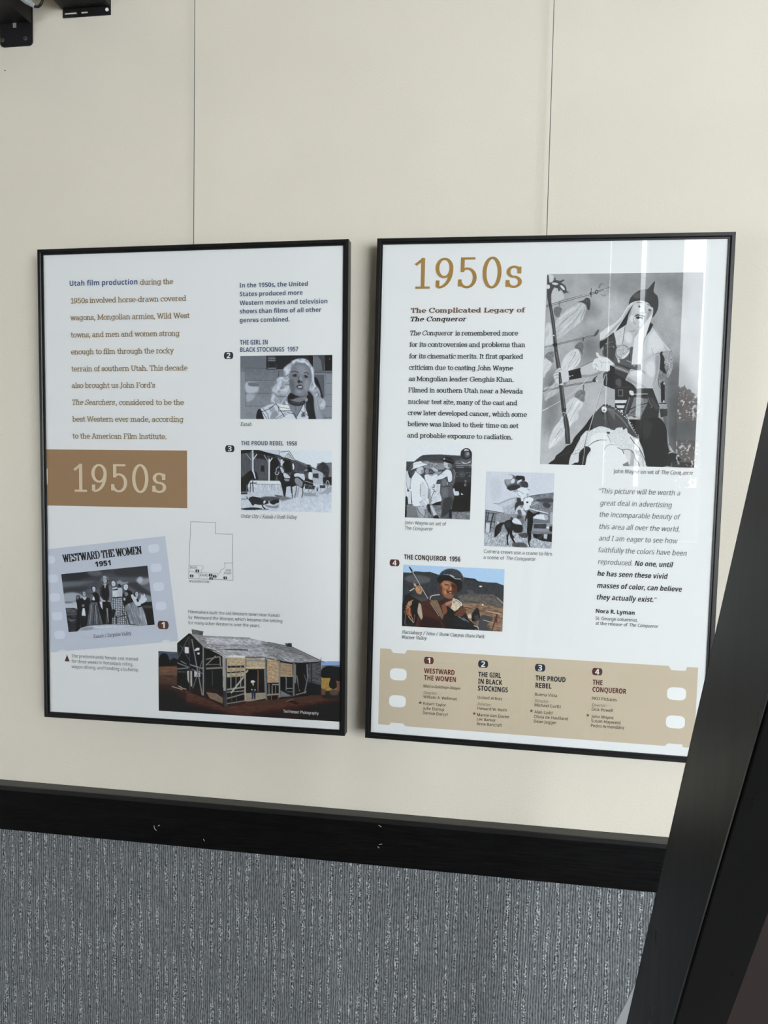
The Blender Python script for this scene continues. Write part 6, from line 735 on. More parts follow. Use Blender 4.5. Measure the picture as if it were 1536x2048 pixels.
 ('d','g226',0.82,[828,1356,870,1361,913,1376,959,1400,1006,1424,1053,1457,1093,1484]),('d','g206',0.82,[717,1418,696,1449]),('p','g70',0.5,[954,1406,1033,1461,1128,1539,1216,1642,1272,1702,1166,1679,1040,1601,965,1602]),('s','g130',1.64,0.9,[956,1437,1058,1515,1138,1594]),
 ('d','g230',0.94,[969,1400,1000,1418,1028,1436,1055,1457,1083,1478,1110,1496,1136,1517,1160,1541,1182,1566,1197,1590,1215,1616,1231,1641,1243,1666]),('c','g206',0.5,[512,1751,525,1701,591,1638,637,1638,689,1612,779,1586,856,1598,902,1609,919,1627,1024,1614,1053,1589,1077,1619,1128,1631,1149,2011,603,2022,655,1835,623,1805,599,1799,518,1862,508,1962,462,1975,386,2001,404,1901,441,1857]),
 ('n',26,1.1,1,1,0,[512,1751,591,1638,689,1612,779,1586,903,1615,799,1660,693,1680,620,1749,518,1862,462,1975,386,2001,441,1857]),('c','g222',1.2,[678,1680,768,1654,860,1665,925,1744,1032,1767,1089,1840,1075,2000,610,2009,671,1847,630,1798]),('s','g90',1.05,0.4,[630,1798,682,1760,742,1735,810,1728,863,1730]),('s','g60',0.94,0.4,[652,1779,712,1748,794,1725]),
 ('s','g110',0.82,0.4,[838,1832,874,1788,927,1775,973,1783]),('s','g80',1.05,0.4,[996,1798,1066,1828,1096,1821]),('s','g120',0.94,0.5,[868,1671,901,1720,926,1763]),('s','g150',0.7,0.5,[456,1851,501,1838,532,1837]),('s','g110',0.82,0.4,[427,1889,503,1869,541,1862]),('c','g60',0.6,[859,1641,904,1646,890,1665,867,1659]),('n',30,0.9,1,1,0,[903,1628,1128,1631,1139,1827,1066,1822,978,1743,915,1695]),
 ('c','g40',0.4,[540,1998,571,1836,576,1787,599,1799,638,1804,663,1835,620,1897,595,2003]),('s','g150',1.41,0.4,[614,1638,596,1737,584,1805,580,1873,563,1998]),('s','g84',0.7,0.2,[609,1687,589,1750,577,1812,574,1898]),('s','g196',1.17,0.2,[811,1035,759,1207,707,1372,662,1527,622,1650]),('s','g96',0.59,0.2,[820,1035,769,1206,716,1372,671,1526,632,1650]),
 ('c','g206',0.6,[966,1621,1048,1595,1072,1619,1149,1655,1227,1703,1282,1732,1308,1793,1358,1884,1379,2000,1289,2002,1228,1856,1166,1826,1091,1840,975,1792]),('n',30,0.9,1,1,0,[966,1621,1048,1595,1149,1655,1282,1732,1358,1884,1379,2000,1289,2002,1228,1856,1166,1826,975,1792]),('c','g222',0.7,[975,1799,1076,1840,1125,1907,1150,1937,1085,2006,987,2008]),
 ('s','g60',1.41,0.5,[1166,1691,1222,1752,1278,1794,1326,1860,1409,1993]),('s','g70',1.05,0.4,[1006,1804,1076,1828,1128,1821,1182,1832,1221,1862]),('s','g50',1.41,0.4,[1229,1862,1239,1911,1287,1959,1304,2002]),('s','g50',1.17,0.4,[1076,1828,1093,1870]),('p','g120',0.4,[1084,1981,1150,1949,1176,2004,1100,2006]),('l','g120',0.94,0.4,[1294,1824,1337,1915,1357,2000]),
])
# ---------------------------------------------------------------- helpers
def link(o, parent=None):
    COL.objects.link(o)
    if parent is not None: o.parent = parent
    return o
def mesh_obj(name, V, F, m, parent=None, smooth=False):
    me = bpy.data.meshes.new(name); me.from_pydata([tuple(map(float, v)) for v in V], [], F); me.update()
    for q in (m if isinstance(m, (list, tuple)) else [m]): me.materials.append(q)
    if smooth:
        for p in me.polygons: p.use_smooth = True
    return link(bpy.data.objects.new(name, me), parent)
def bm_obj(name, bm, m, parent=None, smooth=False):
    bmesh.ops.recalc_face_normals(bm, faces=bm.faces)
    me = bpy.data.meshes.new(name); bm.to_mesh(me); bm.free()
    for q in (m if isinstance(m, (list, tuple)) else [m]): me.materials.append(q)
    if smooth:
        for p in me.polygons: p.use_smooth = True
    return link(bpy.data.objects.new(name, me), parent)
def add_box(bm, a, b, bevel=0.):
    r = bmesh.ops.create_cube(bm, size=1)
    for v in r['verts']:
        v.co = Vector((a[i] if v.co[i] < 0 else b[i]) for i in range(3))
    if bevel:
        es = {e for v in r['verts'] for e in v.link_edges}
        bmesh.ops.bevel(bm, geom=list(es), offset=bevel, segments=2, affect='EDGES', profile=.5)
def add_cyl(bm, p, q, r, n=16, r2=None):
    p, q = Vector(p), Vector(q); d = q - p
    M = Matrix.Translation((p+q)/2) @ d.to_track_quat('Z', 'Y').to_matrix().to_4x4()
    bmesh.ops.create_cone(bm, cap_ends=True, segments=n, radius1=r, radius2=r if r2 is None else r2, depth=d.length, matrix=M)
def add_tube(bm, pts, r, n=10):
    """a round tube along a polyline"""
    P = [Vector(p) for p in pts]; rings = []
    for i, p in enumerate(P):
        t = (P[min(i+1, len(P)-1)] - P[max(i-1, 0)]).normalized()
        u = t.orthogonal().normalized() if i == 0 else (u - t*u.dot(t)).normalized()
        w = t.cross(u)
        rings.append([bm.verts.new(p + (u*math.cos(2*PI*k/n) + w*math.sin(2*PI*k/n))*r) for k in range(n)])
    for a, b in zip(rings[:-1], rings[1:]):
        for k in range(n): bm.faces.new((a[k], a[(k+1) % n], b[(k+1) % n], b[k]))
    bm.faces.new(rings[0][::-1]); bm.faces.new(rings[-1])
def add_prism(bm, pts, d):
    """closed outline (list of 3D points) pushed along vector d"""
    a = [bm.verts.new(p) for p in pts]; b = [bm.verts.new(Vector(p) + Vector(d)) for p in pts]
    bm.faces.new(a); bm.faces.new(b[::-1])
    for i in range(len(a)): bm.faces.new((a[i], b[i], b[(i+1) % len(a)], a[(i+1) % len(a)]))
def thing(name, label, cat, loc, rot=(0, 0, 0), group=None):
    o = link(bpy.data.objects.new(name, None)); o.location = loc; o.rotation_euler = rot
    o.empty_display_size = .05; tag(o, label, cat, group); return o
def tag(o, label, cat, group=None):
    o['label'] = label; o['category'] = cat
    if group: o['group'] = group
    return o
def struct(o):
    o['kind'] = 'structure'; return o

# ---------------------------------------------------------------- room shell
def slab_wall(name, boxes, m):
    bm = bmesh.new()
    for a, b in boxes: add_box(bm, a, b)
    return struct(bm_obj(name, bm, m))
WY = .042                                                 # face of the display wall
slab_wall('floor', [((XL, YB-.2, ZF-.1), (XR, WY+.2, ZF))], M_floor)
slab_wall('ceiling', [((XL, YB-.2, ZC), (XR, WY+.2, ZC+.1))], M_ceiling)
slab_wall('wall_front', [((XL, WY, -.62), (XR, WY+.2, ZC))], M_wall)
slab_wall('wall_wainscot', [((XL, .036, ZF), (XR, WY+.2, -.62))], M_carpet)
slab_wall('wall_left', [((XL-.1, YB-.2, ZF), (XL, SIDE[0], ZC)), ((XL-.1, SIDE[1], ZF), (XL, WY+.2, ZC)), ((XL-.1, SIDE[0], ZF), (XL, SIDE[1], SIDE[2])), ((XL-.1, SIDE[0], SIDE[3]), (XL, SIDE[1], ZC))], M_room)
slab_wall('wall_right', [((XR, YB-.2, ZF), (XR+.1, WY+.2, ZC))], M_room)
WT, WSL = 2.0, (-.49, -.49, -.49, -.9)                                        # head and sill of the window wall
xs = [XL] + [x for o in OPEN for x in o] + [XR]
wb = [((xs[i], YB-.12, ZF), (xs[i+1], YB, ZC)) for i in range(0, len(xs), 2)]
for (a, b), WS in zip(OPEN, WSL):
    wb += [((a, YB-.12, WT), (b, YB, ZC)), ((a, YB-.12, ZF), (b, YB, WS))]
slab_wall('wall_back', wb, M_room)
for i, (a, b) in enumerate(OPEN):
    WS = WSL[i]
    bm = bmesh.new(); add_box(bm, (a+.001, YB-.07, WS), (b-.001, YB-.062, WT))
    w = struct(bm_obj('window_%d' % (i+1), bm, M_glass))
    bm = bmesh.new()
    add_box(bm, (a+.001, YB-.11, .34), (b-.001, YB-.03, .483))
    add_box(bm, (a+.001, YB-.11, WS+.001), (b-.001, YB-.03, WS+.05))
    if b - a > 1:
        for x in np.arange(a + .62, b - .2, .62): add_box(bm, (x-.02, YB-.105, WS+.002), (x+.02, YB-.035, WT-.001))
    bm_obj('window_frame', bm, M_white, w)
bm = bmesh.new(); add_box(bm, (XL-.07, SIDE[0]+.001, SIDE[2]+.001), (XL-.062, SIDE[1]-.001, SIDE[3]-.001)); w = struct(bm_obj('window_5', bm, M_glass))  # pane of the opening added around the side fill light
bm = bmesh.new(); add_box(bm, (XL-.09, (SIDE[0]+SIDE[1])/2-.02, SIDE[2]+.001), (XL-.03, (SIDE[0]+SIDE[1])/2+.02, SIDE[3]-.001)); bm_obj('window_frame', bm, M_white, w)
# chair rail: board with a cap strip, black stained wood
bm = bmesh.new(); add_box(bm, (XL, .0215, RZ0), (XR, WY+.001, RZ1-.0085), .0012)
rail = struct(bm_obj('trim_1', bm, M_rail))
bm = bmesh.new(); add_box(bm, (XL, .0165, RZ1-.0105), (XR, WY+.001, RZ1), .0010)
bm_obj('cap_strip', bm, M_cap, rail)
bm = bmesh.new(); add_box(bm, (XL, .029, RZ0-.0035), (XR, .0362, RZ0+.0005))
bm_obj('edge_bead', bm, M_rail, rail)
for pts in CHIPS:
    V = []; F = []
    for q in pen(pts, 1.1e-3, 1.0e-3):
        b = len(V); V += [(x, .0213, z) for x, z in q]; F.append((b, b+1, b+2, b+3))
    mesh_obj('scratch', V, F, M_chip, rail)
bm = bmesh.new(); add_cyl(bm, (NAIL[0], WY-.0002, NAIL[1]), (NAIL[0], WY+.004, NAIL[1]), .0013, 12, .0008)
tag(bm_obj('nail_hole', bm, M_hole), 'tiny dark nail hole in the cream wall below the black bracket', 'hole')

# ---------------------------------------------------------------- printed graphics
INK = {}
def ink(c):
    if c not in INK:
        m, b = principled('ink_%02x%02x%02x' % c, albedo(c), .55, .3); INK[c] = m
    return INK[c]
def L2(u, v): return ((u - 304.8)/1000, (914.4 - v)/1000)
def flat(name, polys, y, m, parent):
    """printed flat shapes: each polygon is a list of (u, v) in mm on the sheet"""
    V = []; F = []
    for P in polys:
        T = tessellate_polygon([[Vector((u, v, 0)) for u, v in P]]); b = len(V)
        V += [(L2(u, v)[0], y, L2(u, v)[1]) for u, v in P]; F += [tuple(b+i for i in t) for t in T]
    return mesh_obj(name, V, F, m, parent)
MATHB = {'B': (0x1D5D4, 0x1D7EC), 'I': (0x1D5A0, 0x1D7E2), 'J': (0x1D5D4, 0x1D7EC), 'S': (0x1D5A0, 0x1D7E2), 'T': (0x1D5A0, None), 't': (None, None), 'C': (0x1D5D4, 0x1D7EC), 'X': (0x1D5D4, 0x1D7EC)}
def mathify(t, base, dig):
    o = ''
    for c in t:
        if base and 'A' <= c <= 'Z': c = chr(base + ord(c) - 65)
        elif base and 'a' <= c <= 'z': c = chr(base + 26 + ord(c) - 97)
        elif dig and c.isdigit(): c = chr(dig + ord(c) - 48)
        o += c
    return o
def sans_mesh(t, style):
    base, dig = MATHB[style]
    acc = 'á' in t
    cu = bpy.data.curves.new('t', 'FONT'); cu.body = mathify(t.replace('á', 'a'), base, dig); cu.size = 1; cu.resolution_u = 2
    if style == 'C': cu.offset = .006
    if style == 'X': cu.offset = .024
    if style in 'IT': cu.shear = .2
    if style == 'J': cu.shear = .2
    o = bpy.data.objects.new('t', cu); COL.objects.link(o); bpy.context.view_layer.update()
    me = bpy.data.meshes.new_from_object(o.evaluated_get(bpy.context.evaluated_depsgraph_get()))
    V = np.array([v.co[:2] for v in me.vertices]); F = [tuple(p.vertices) for p in me.polygons]
    if style in 'BJ':                                    # heavier full stops and commas to go with the bold letters
        for i, c in enumerate(t):
            if c in '.,':
                cu.body = mathify(t[:i+1], base, dig); bpy.context.view_layer.update()
                me2 = bpy.data.meshes.new_from_object(o.evaluated_get(bpy.context.evaluated_depsgraph_get()))
                x = max(v.co.x for v in me2.vertices); bpy.data.meshes.remove(me2); b = len(V)
                q = [(x-.15, 0), (x+.02, 0), (x+.02, .16), (x-.15, .16)]
                if c == ',': q = [(x-.15, .02), (x-.13, -.14), (x-.05, -.14), (x+.03, .16), (x-.14, .16)]
                V = np.vstack([V, q]); F.append(tuple(range(b, b+len(q))))
    if acc:                                              # acute over the a of the surname
        x = V[:, 0].min() + (V[:, 0].max()-V[:, 0].min())*.842; b = len(V)
        V = np.vstack([V, [(x, .60), (x+.06, .60), (x+.16, .74), (x+.06, .74)]]); F.append((b, b+1, b+2, b+3))
    bpy.data.objects.remove(o); bpy.data.curves.remove(cu); bpy.data.meshes.remove(me)
    return V, F
SLAB = {'s': (1.16, .92, 0, 0), 'si': (1.12, .9, 0, .2), 'x': (1.75, .95, .75, 0), 'xi': (1.65, .95, .7, .2), 'N': (1.02, .56, 1.0, 0), 'w': (1.95, .62, .25, 0), 'k': (.6, .5, 0, 0), 'ki': (.84, .68, .1, .2), 't': (.9, .75, .1, 0)}
def letter(row):
    """vertices (u, v in mm) and faces of one line of lettering"""
    st, t, u0, v0, u1, v1, cap, col = row
    if st == '*':
        a = np.arange(10)*PI/5; r = np.where(np.arange(10) % 2 == 0, u1, u1*.42)
        return np.stack([u0 + r*np.sin(a), v0 - r*np.cos(a)], 1), [tuple(range(10))]
    if st in SLAB:
        tx, ty, tr, sh = SLAB[st]
        Q, adv = slab_text(t, tx, ty, tr); V = []; F = []
        for s_ in Q:
            for q in s_:
                b = len(V); V += [(x + sh*y, y) for x, y in q]; F.append((b, b+1, b+2, b+3))
        V = np.array(V); ch = 7.2 + ty
        V[:, 1] += ty/2*0
    else:
        V, F = sans_mesh(t, st); ch = .714
    x0, x1 = V[:, 0].min(), V[:, 0].max()
    k = math.hypot(u1-u0, v1-v0)/(x1-x0); X = (V[:, 0]-x0)*k; Y = V[:, 1]*cap/ch
    a = math.atan2(v1-v0, u1-u0); ca, sa = math.cos(a), math.sin(a)
    return np.stack([u0 + X*ca + Y*sa, v0 + X*sa - Y*ca], 1), F
def lettering(name, rows, y, parent, label=''):
    V = []; F = []; MI = []; cols = []
    for r in rows:
        if r[7] not in cols: cols.append(r[7])
        v, f = letter(r); b = len(V)
        V += [(L2(u, w)[0], y, L2(u, w)[1]) for u, w in v]
        F += [tuple(b+i for i in q) for q in f]; MI += [cols.index(r[7])]*len(f)
    V = [(x, y - 1.2e-6*(i % 97), z) for i, (x, y, z) in enumerate(V)]
    o = mesh_obj(name, V, F, [ink(c) for c in cols], parent)
    o.data.polygons.foreach_set('material_index', MI)
    if label: o['label'] = label
    return o
def rounded(u, v, w, h, r, a=0.):
    """film-sprocket shape: flat top and bottom, bulging ends"""
    P = []
    for sx, sy, a0 in ((1, -1, -90), (1, 1, 0), (-1, 1, 90), (-1, -1, 180)):
        for k in range(5):
            t = math.radians(a0 + 22.5*k); P.append((sx*(w/2-r) + r*math.cos(t), sy*(h/2-r*h/w) + r*h/w*math.sin(t)))
    ca, sa = math.cos(a), math.sin(a)
    return [(u + x*ca - y*sa, v + x*sa + y*ca) for x, y in P]
def pill(u, v, w, h):
    """oval with flat top and bottom"""
    P = []
    for k in range(28):
        t = 2*PI*k/28; P.append((u + w/2*math.cos(t), v + max(-h/2, min(h/2, h*.72*math.sin(t)))))
    return P
def badge(n, u, v, w, h, bg, fg, parent):
    o = flat('number_badge', [pill(u, v, w, h)], .0054, ink(bg), parent)
    k = (.30 if n == '1' else .40)*w
    lettering('numeral', [('B', n, u-k/2, v+h*.38, u+k/2, v+h*.38, h*.76, fg)], .0052, o)
    return o
def picture(name, d, parent, label, cut=None):
    cv = Canvas(d['px'][0], d['px'][1], 1.5, d['tint']); I0 = cv.run(d['ops'])
    I = np.clip(I0 + (RNG.normal(0, 1, I0.shape[:2])[..., None])*5.5*(.35 + I0/255.), 0, 255)     # film grain
    H, W = I.shape[:2]; w, h = d['w'], d['h']
    gx = np.linspace(-.5, .5, W)*w; gy = np.linspace(-.5, .5, H)*h
    X, Y = np.meshgrid(gx, gy); ca, sa = math.cos(d['ang']), math.sin(d['ang'])
    U = d['c'][0] + X*ca - Y*sa; Vv = d['c'][1] + X*sa + Y*ca
    n = W*H; co = np.zeros((n, 3), np.float32)
    co[:, 0] = (U.ravel() - 304.8)/1000; co[:, 1] = .0056; co[:, 2] = (914.4 - Vv.ravel())/1000
    idx = np.arange(n).reshape(H, W)
    q = np.stack([idx[:-1, :-1], idx[1:, :-1], idx[1:, 1:], idx[:-1, 1:]], -1).reshape(-1, 4)
    if cut is not None:
        keep = np.abs(I0.reshape(-1, 3) - np.array(cut)).max(1) > 6
        q = q[keep[q].sum(1) >= 2]
    me = bpy.data.meshes.new(name); me.vertices.add(n); me.vertices.foreach_set('co', co.ravel())
    me.loops.add(q.size); me.loops.foreach_set('vertex_index', q.ravel().astype(np.int32))
    me.polygons.add(len(q)); me.polygons.foreach_set('loop_start', np.arange(0, q.size, 4, dtype=np.int32))
    at = me.color_attributes.new('Print', 'FLOAT_COLOR', 'POINT')
    c4 = np.ones((n, 4), np.float32); c4[:, :3] = albedo(np.clip(I, 0, 255).reshape(-1, 3)); at.data.foreach_set('color', c4.ravel())
    me.update(calc_edges=True); me.validate(); me.materials.append(M_photo)
    o = link(bpy.data.objects.new(name, me), parent); o['label'] = label
    return o

# ---------------------------------------------------------------- the two framed posters
def poster(key, label):
    X, Z, a = POS[key]; ca, sa = math.cos(a), math.sin(a)
    t = thing('framed_poster', label, 'framed poster', (X + .3048*ca + .9144*sa, 0, Z + .3048*sa - .9144*ca), (0, -a, 0), 'framed posters hanging side by side')
    w, h, f, d = .3048, .9144, .0072, .024
    # frame: mitred metal profile, slightly stepped towards the glass
    prof = [(0, d), (0, .0012), (.0012, 0), (f-.0012, 0), (f, .0010), (f, .0032), (f+.003, .0032), (f+.003, .0085), (f-.004, .0085), (f-.004, d)]
    rings = [[(-w+p, y, p), (w-p, y, p), (w-p, y, h-p), (-w+p, y, h-p)] for p, y in prof]
    n = len(prof); V = [v for r in rings for v in r]; F = []
    for i in range(n):
        j = (i+1) % n
        for k in range(4): F.append((i*4+k, i*4+(k+1) % 4, j*4+(k+1) % 4, j*4+k))
    bm = bmesh.new(); me = bpy.data.meshes.new('x'); me.from_pydata(V, [], F); bm.from_mesh(me); bpy.data.meshes.remove(me)
    bm_obj('frame', bm, M_frame, t)
    for sx in (-1, 1):
        bm = bmesh.new(); add_cyl(bm, (sx*(w-.03), .0150, .03), (sx*(w-.03), WY-.0002, .03), .007, 16); bm_obj('bumper', bm, M_board, t, True)
    bm = bmesh.new(); add_box(bm, (-w+.0035, .0086, .0035), (w-.0035, .0155, h-.0035)); bm_obj('backing_board', bm, M_board, t)
    bm = bmesh.new(); add_box(bm, (-w+f+.0002, .0034, f+.0002), (w-f-.0002, .0050, h-f-.0002)); bm_obj('glass', bm, M_glass, t)['label'] = 'clear glazing over the printed sheet'
    bm = bmesh.new(); add_box(bm, (-w+f-.002, .0060, f-.002), (w-f+.002, .0064, h-f+.002)); s = bm_obj('printed_sheet', bm, M_paper, t)
    return t, s
tL, sL = poster('L', 'black framed poster on the left with a gold 1950s banner and a barn picture')
tR, sR = poster('R', 'black framed poster on the right with a large helmeted warrior photograph and tan film strip')
def E2(*p): return [p[i:i+2] for i in range(0, len(p), 2)]
# left sheet: gold banner, tilted film card, outline map
Y1, Y2, Y3 = .0058, .0057, .0054
flat('banner', [BANNER], Y1, ink((150, 122, 92)), sL)['label'] = 'gold brown banner behind the light 1950s numerals'
flat('film_mark', BANNER_MARKS, Y2, ink((226, 222, 214)), sL)
card = flat('film_card', [CARD], Y1, ink((191, 197, 211)), sL); card['label'] = 'tilted pale lilac film frame card'
for u, v in CARD_HOLES: flat('sprocket_hole', [rounded(u, v, 22.4, 16.6, 7.2, CARD_A)], Y2, ink((206, 213, 229)), card)
flat('sprocket_hole', [CARD_HALF], Y2, ink((206, 213, 229)), card)
for q in CARD_NOTCH: flat('film_notch', [q], Y2, ink((212, 216, 221)), card)
flat('triangle_marker', [TRI], Y1, ink((84, 66, 60)), sL)
mp = []
for P, w_ in MAP_LINES: mp += pen(P, w_, w_)
flat('outline_map', [list(map(tuple, q)) for q in mp], Y1, ink((96, 100, 106)), sL)
# right sheet: tan film strip
st_ = flat('film_strip', [STRIP], Y1, ink((192, 179, 158)), sR); st_['label'] = 'tan film strip with credits of four films'
for q in STRIP_HOLES: flat('sprocket_hole', [rounded(*q, 10.2)], Y2, ink((224, 227, 230)), st_)
for key, sheet in (('L', sL), ('R', sR)):
    for nm, lab, rows in TEXT[key]:
        if nm == 'map_lettering':
            for r in rows: lettering('map_label', [r], Y3, sheet)
        else: lettering(nm, rows, Y3, sheet, lab)
    for b in BADGES[key]: badge(*b, sheet)
LAB = {'woman': 'black and white photo of a blonde woman in a plaid shirt', 'wagon': 'black and white photo of a horse drawn wagon beside a porch', 'women': 'black and white photo of a man in a hat among women in long skirts',
 'barn': 'cut out colour photo of a weathered timber barn', 'crew_men': 'black and white photo of two men, one in a pale suit, one in overalls', 'crane': 'black and white photo of a film crane over a rider on a dark horse',
 'rider': 'colour photo of a man in a fur hat before dark cliffs', 'warrior': 'large black and white photo of a helmeted warrior holding a tasselled pole'}
for nm, d in PHOTOS.items():
    picture('photo_print', d, sL if d['po'] == 'L' else sR, LAB[nm], (236, 238, 238) if nm == 'barn' else None)

# ---------------------------------------------------------------- hanging wires
for (x, zt), lab in ((WIRES[0], 'thin grey hanging wire rising from the left framed poster'), (WIRES[1], 'thin dark hanging wire rising from the right framed poster')):
    t = thing('hanging_wire', lab, 'wire', (x, .022, zt), group='picture hanging wires')
    bm = bmesh.new(); add_cyl(bm, (0, 0, -.006), (0, 0, ZC - zt - .012), .00065, 10); bm_obj('wire', bm, M_wire, t, True)
    bm = bmesh.new(); add_cyl(bm, (0, 0, ZC - zt - .02), (0, 0, ZC - zt - .0005), .006, 16); bm_obj('ceiling_anchor', bm, M_frame, t, True)
    bm = bmesh.new(); add_box(bm, (-.004, -.0025, -.020), (.004, .0025, -.005), .0008); bm_obj('hook', bm, M_wire, t)

# ---------------------------------------------------------------- black equipment at the top left
g = BRK
t = thing('wall_bracket', 'black steel wall bracket with two screws at the top left corner', 'bracket', (g['x1'], WY, g['z0']))
def W2(x, y, z): return (x - g['x1'], y - WY, z - g['z0'])
bm = bmesh.new(); r = .008; P = []
for cx, cz, a0 in ((g['x0']+r, g['z0']+r, 180), (g['x1']-r, g['z0']+r, 270)):
    for k in range(7):
        q = math.radians(a0 + 15*k); P.append(W2(cx + r*math.cos(q), WY-.0001, cz + r*math.sin(q)))
P += [W2(g['x1'], WY-.0001, g['zf']+.03), W2(g['x0'], WY-.0001, g['zf']+.03)]
add_prism(bm, P, (0, -.003, 0)); bm_obj('plate', bm, M_black, t)
bm = bmesh.new(); add_box(bm, W2(g['x0']-.07, -.10, g['zf']), W2(g['x1']-.004, WY-.003, g['zf']+.003), .0006)
bm_obj('shelf', bm, M_black, t)
bm = bmesh.new(); add_prism(bm, [W2(g['x1']-.004, WY-.003, g['zf']-.004), W2(g['x1']-.004, -.10, g['zf']-.004), W2(g['x1']-.004, -.10, g['zf']+.012), W2(g['x1']-.004, WY-.003, g['zf']+.030)], (.003, 0, 0))
bm_obj('gusset', bm, M_satin, t)
for x, z in g['screws']:
    bm = bmesh.new(); add_cyl(bm, W2(x, WY-.0028, z), W2(x, WY-.0052, z), .0040, 20, .0032); s_ = bm_obj('screw', bm, M_screw, t)
    bm = bmesh.new(); add_box(bm, W2(x-.0018, WY-.0056, z-.0005), W2(x+.0018, WY-.0050, z+.0005)); add_box(bm, W2(x-.0005, WY-.0056, z-.0018), W2(x+.0005, WY-.0050, z+.0018)); bm_obj('screw_slot', bm, M_black, s_)
x, z = g['clip']
bm = bmesh.new(); add_prism(bm, [W2(x-.0035, WY-.0031, z-.007), W2(x+.0035, WY-.0031, z-.007), W2(x+.0035, WY-.0031, z+.005), W2(x, WY-.0031, z+.010), W2(x-.0035, WY-.0031, z+.005)], (0, -.0008, 0)); bm_obj('cable_slot', bm, M_slot, t)['label'] = 'grey slot in the plate'
cb = thing('network_cable', 'black cable with a clear plug looping above the steel wall bracket', 'cable', g['cable'][0])
o_ = Vector(g['cable'][0])
bm = bmesh.new(); C_ = [Vector(p) - o_ for p in g['cable']]
pts = []
for i in range(len(C_)-1):
    a, b, c, d = C_[max(i-1, 0)], C_[i], C_[i+1], C_[min(i+2, len(C_)-1)]
    for k in range(6):
        s_ = k/6; pts.append(.5*((2*b) + (c-a)*s_ + (2*a-5*b+4*c-d)*s_*s_ + (3*b-a-3*c+d)*s_**3))
pts.append(C_[-1]); add_tube(bm, pts, .0023); bm_obj('cord', bm, M_black, cb, True)
bm = bmesh.new(); p, q = [Vector(v) - o_ for v in g['plug']]; d = (q-p)
for k, (a, b, r) in enumerate(((0, .45, .0065), (.45, .62, .0055), (.64, .78, .0048), (.80, .9, .0042), (.92, 1., .0036))): add_cyl(bm, p + d*a, p + d*b, r, 12)
add_cyl(bm, p, q, .003, 10)
bm_obj('plug', bm, M_plug, cb)['label'] = 'translucent grey plug'
g = DEV
t = thing('equipment_box', 'black perforated equipment box on a slotted flange beside the wall bracket', 'equipment box', (g['x0'], WY, g['z0']))
def W3(x, y, z): return (x - g['x0'], y - WY, z - g['z0'])
bm = bmesh.new(); y0, y1 = WY-.0026, WY-.0001
sx0, sx1, sz0, sz1 = g['slot']
add_box(bm, W3(g['x0'], y0, g['z0']), W3(g['x1'], y1, sz0)); add_box(bm, W3(g['x0'], y0, sz1), W3(g['x1'], y1, g['z1']+.05))
add_box(bm, W3(g['x0'], y0, sz0), W3(sx0, y1, sz1)); add_box(bm, W3(sx1, y0, sz0), W3(g['x1'], y1, sz1)); bm_obj('flange', bm, M_black, t)
bm = bmesh.new(); zb = g['z1']; add_box(bm, W3(g['bx0'], -.075, zb), W3(g['x1'], y0, zb+.06), .0015); bx = bm_obj('housing', bm, M_satin, t)
bm = bmesh.new()
for i in range(26):
    for j in range(4):
        x = g['bx0'] + .006 + i*.0036; y = .024 - j*.0052
        add_box(bm, W3(x, y, zb-.00025), W3(x+.0021, y+.0030, zb+.0003))
bm_obj('vent_slots', bm, M_hole, bx)
x, z = g['screw']; bm = bmesh.new(); add_cyl(bm, W3(x, y0-.002, z), W3(x, WY, z), .0036, 18); bm_obj('screw', bm, M_black, t)
x, z = g['white']; bm = bmesh.new(); add_cyl(bm, W3(x, y0-.0016, z), W3(x, y0+.0004, z), .0034, 18, .0028); bm_obj('screw', bm, M_white, t)['label'] = 'white screw head'

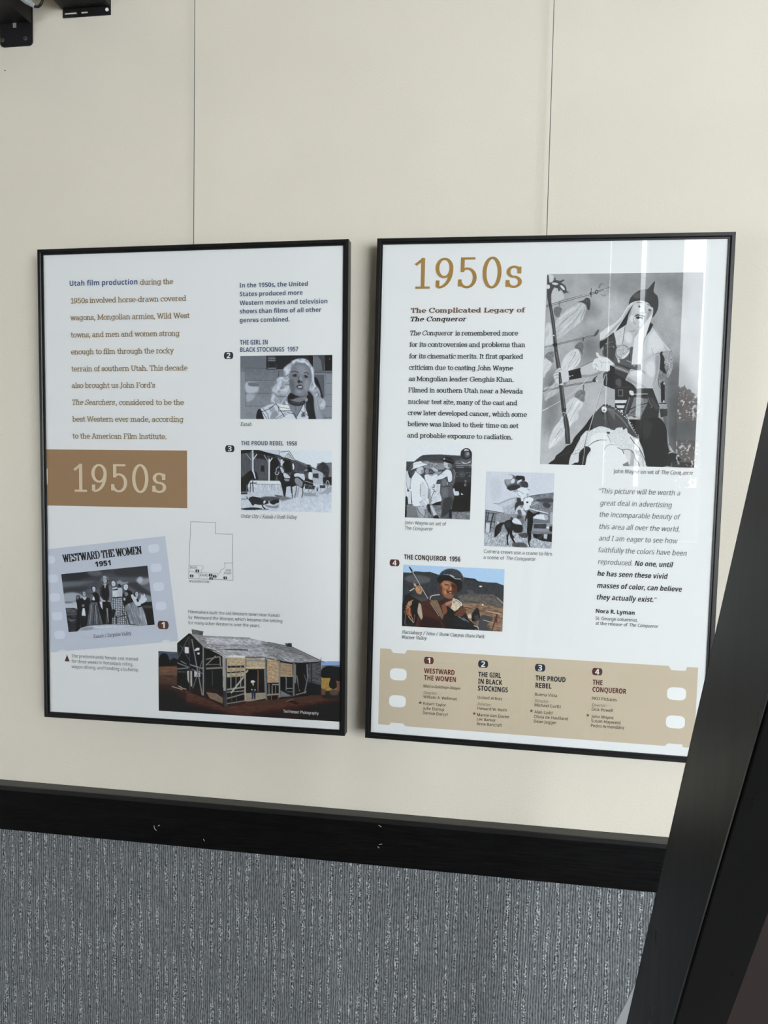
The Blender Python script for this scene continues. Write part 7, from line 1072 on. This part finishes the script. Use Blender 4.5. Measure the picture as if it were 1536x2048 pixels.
# ---------------------------------------------------------------- black easel at the right edge
t = thing('display_easel', 'black slanting easel leg in the right foreground before the right poster', 'easel', EAS['base'])
o_ = Vector(EAS['base'])
def wedge(a, b, bev=.0015):
    """four corners at the foot, four at the head"""
    bm = bmesh.new(); A = [bm.verts.new(Vector(p) - o_) for p in a]; B = [bm.verts.new(Vector(p) - o_) for p in b]
    bm.faces.new(A[::-1]); bm.faces.new(B)
    for i in range(4): bm.faces.new((A[i], A[(i+1) % 4], B[(i+1) % 4], B[i]))
    bmesh.ops.bevel(bm, geom=list(bm.edges), offset=bev, segments=3, affect='EDGES')
    return bm
bm_obj('front_leg', wedge(*EAS['leg']), M_easel, t, False)
bm_obj('rear_strut', wedge(*EAS['strut'], .0008), M_alu, t)['label'] = 'silver grey rear strut'
bm_obj('display_board', wedge(*EAS['board'], .001), M_brown, t)['label'] = 'dark reddish brown board'

# ---------------------------------------------------------------- lamp and what stands outside the windows
def lamp(x, y, lab):
    t = thing('ceiling_light', lab, 'ceiling light', (x, y, ZC), group='warm ceiling lights')
    bm = bmesh.new(); add_cyl(bm, (0, 0, -.03), (0, 0, -.0005), .11, 32); bm_obj('housing', bm, M_white, t)
    bm = bmesh.new(); add_cyl(bm, (0, 0, -.034), (0, 0, -.0302), .095, 32); bm_obj('diffuser', bm, M_lamp, t)
    l = bpy.data.lights.new('bulb', 'AREA'); l.shape = 'DISK'; l.size = .18; l.energy = LAMP_W; l.color = (1., .74, .46)
    link(bpy.data.objects.new('bulb', l), t).location = (0, 0, -.036)
lamp(-2.4, -1.2, 'round warm ceiling light near the left wall of the room')
bm = bmesh.new(); add_box(bm, (-12, -30, ZF-.25), (18, YB-.3, ZF-.15)); struct(bm_obj('ground', bm, M_ground))
t = thing('autumn_tree', 'small tree with orange brown leaves outside the window', 'tree', (2.42, -8.6, ZF-.15))
bm = bmesh.new(); add_tube(bm, [(0, 0, 0), (.03, 0, .8), (-.02, .02, 1.6), (.02, 0, 2.4)], .06); bm_obj('trunk', bm, M_bark, t, True)
rnd = random.Random(4); V = []; F = []
for i in range(1500):
    th = rnd.uniform(0, 2*PI); q = rnd.random()**.5; z = rnd.uniform(1.5, 2.75); rr = .42*q*math.sqrt(max(.05, 1 - ((z-2.1)/.7)**2))
    c = Vector((rr*math.cos(th), rr*math.sin(th), z)); a = Vector((rnd.gauss(0, 1), rnd.gauss(0, 1), rnd.gauss(0, 1))).normalized()*.045; b = a.orthogonal().normalized()*.022
    k = len(V); V += [c-a, c+b, c+a, c-b]; F.append((k, k+1, k+2, k+3))
mesh_obj('foliage', V, F, M_leaf, t)
bm = bmesh.new(); add_box(bm, (-6, -17, ZF-.15), (16, -16.7, ZF+1.2)); struct(bm_obj('trim_2', bm, M_fence))
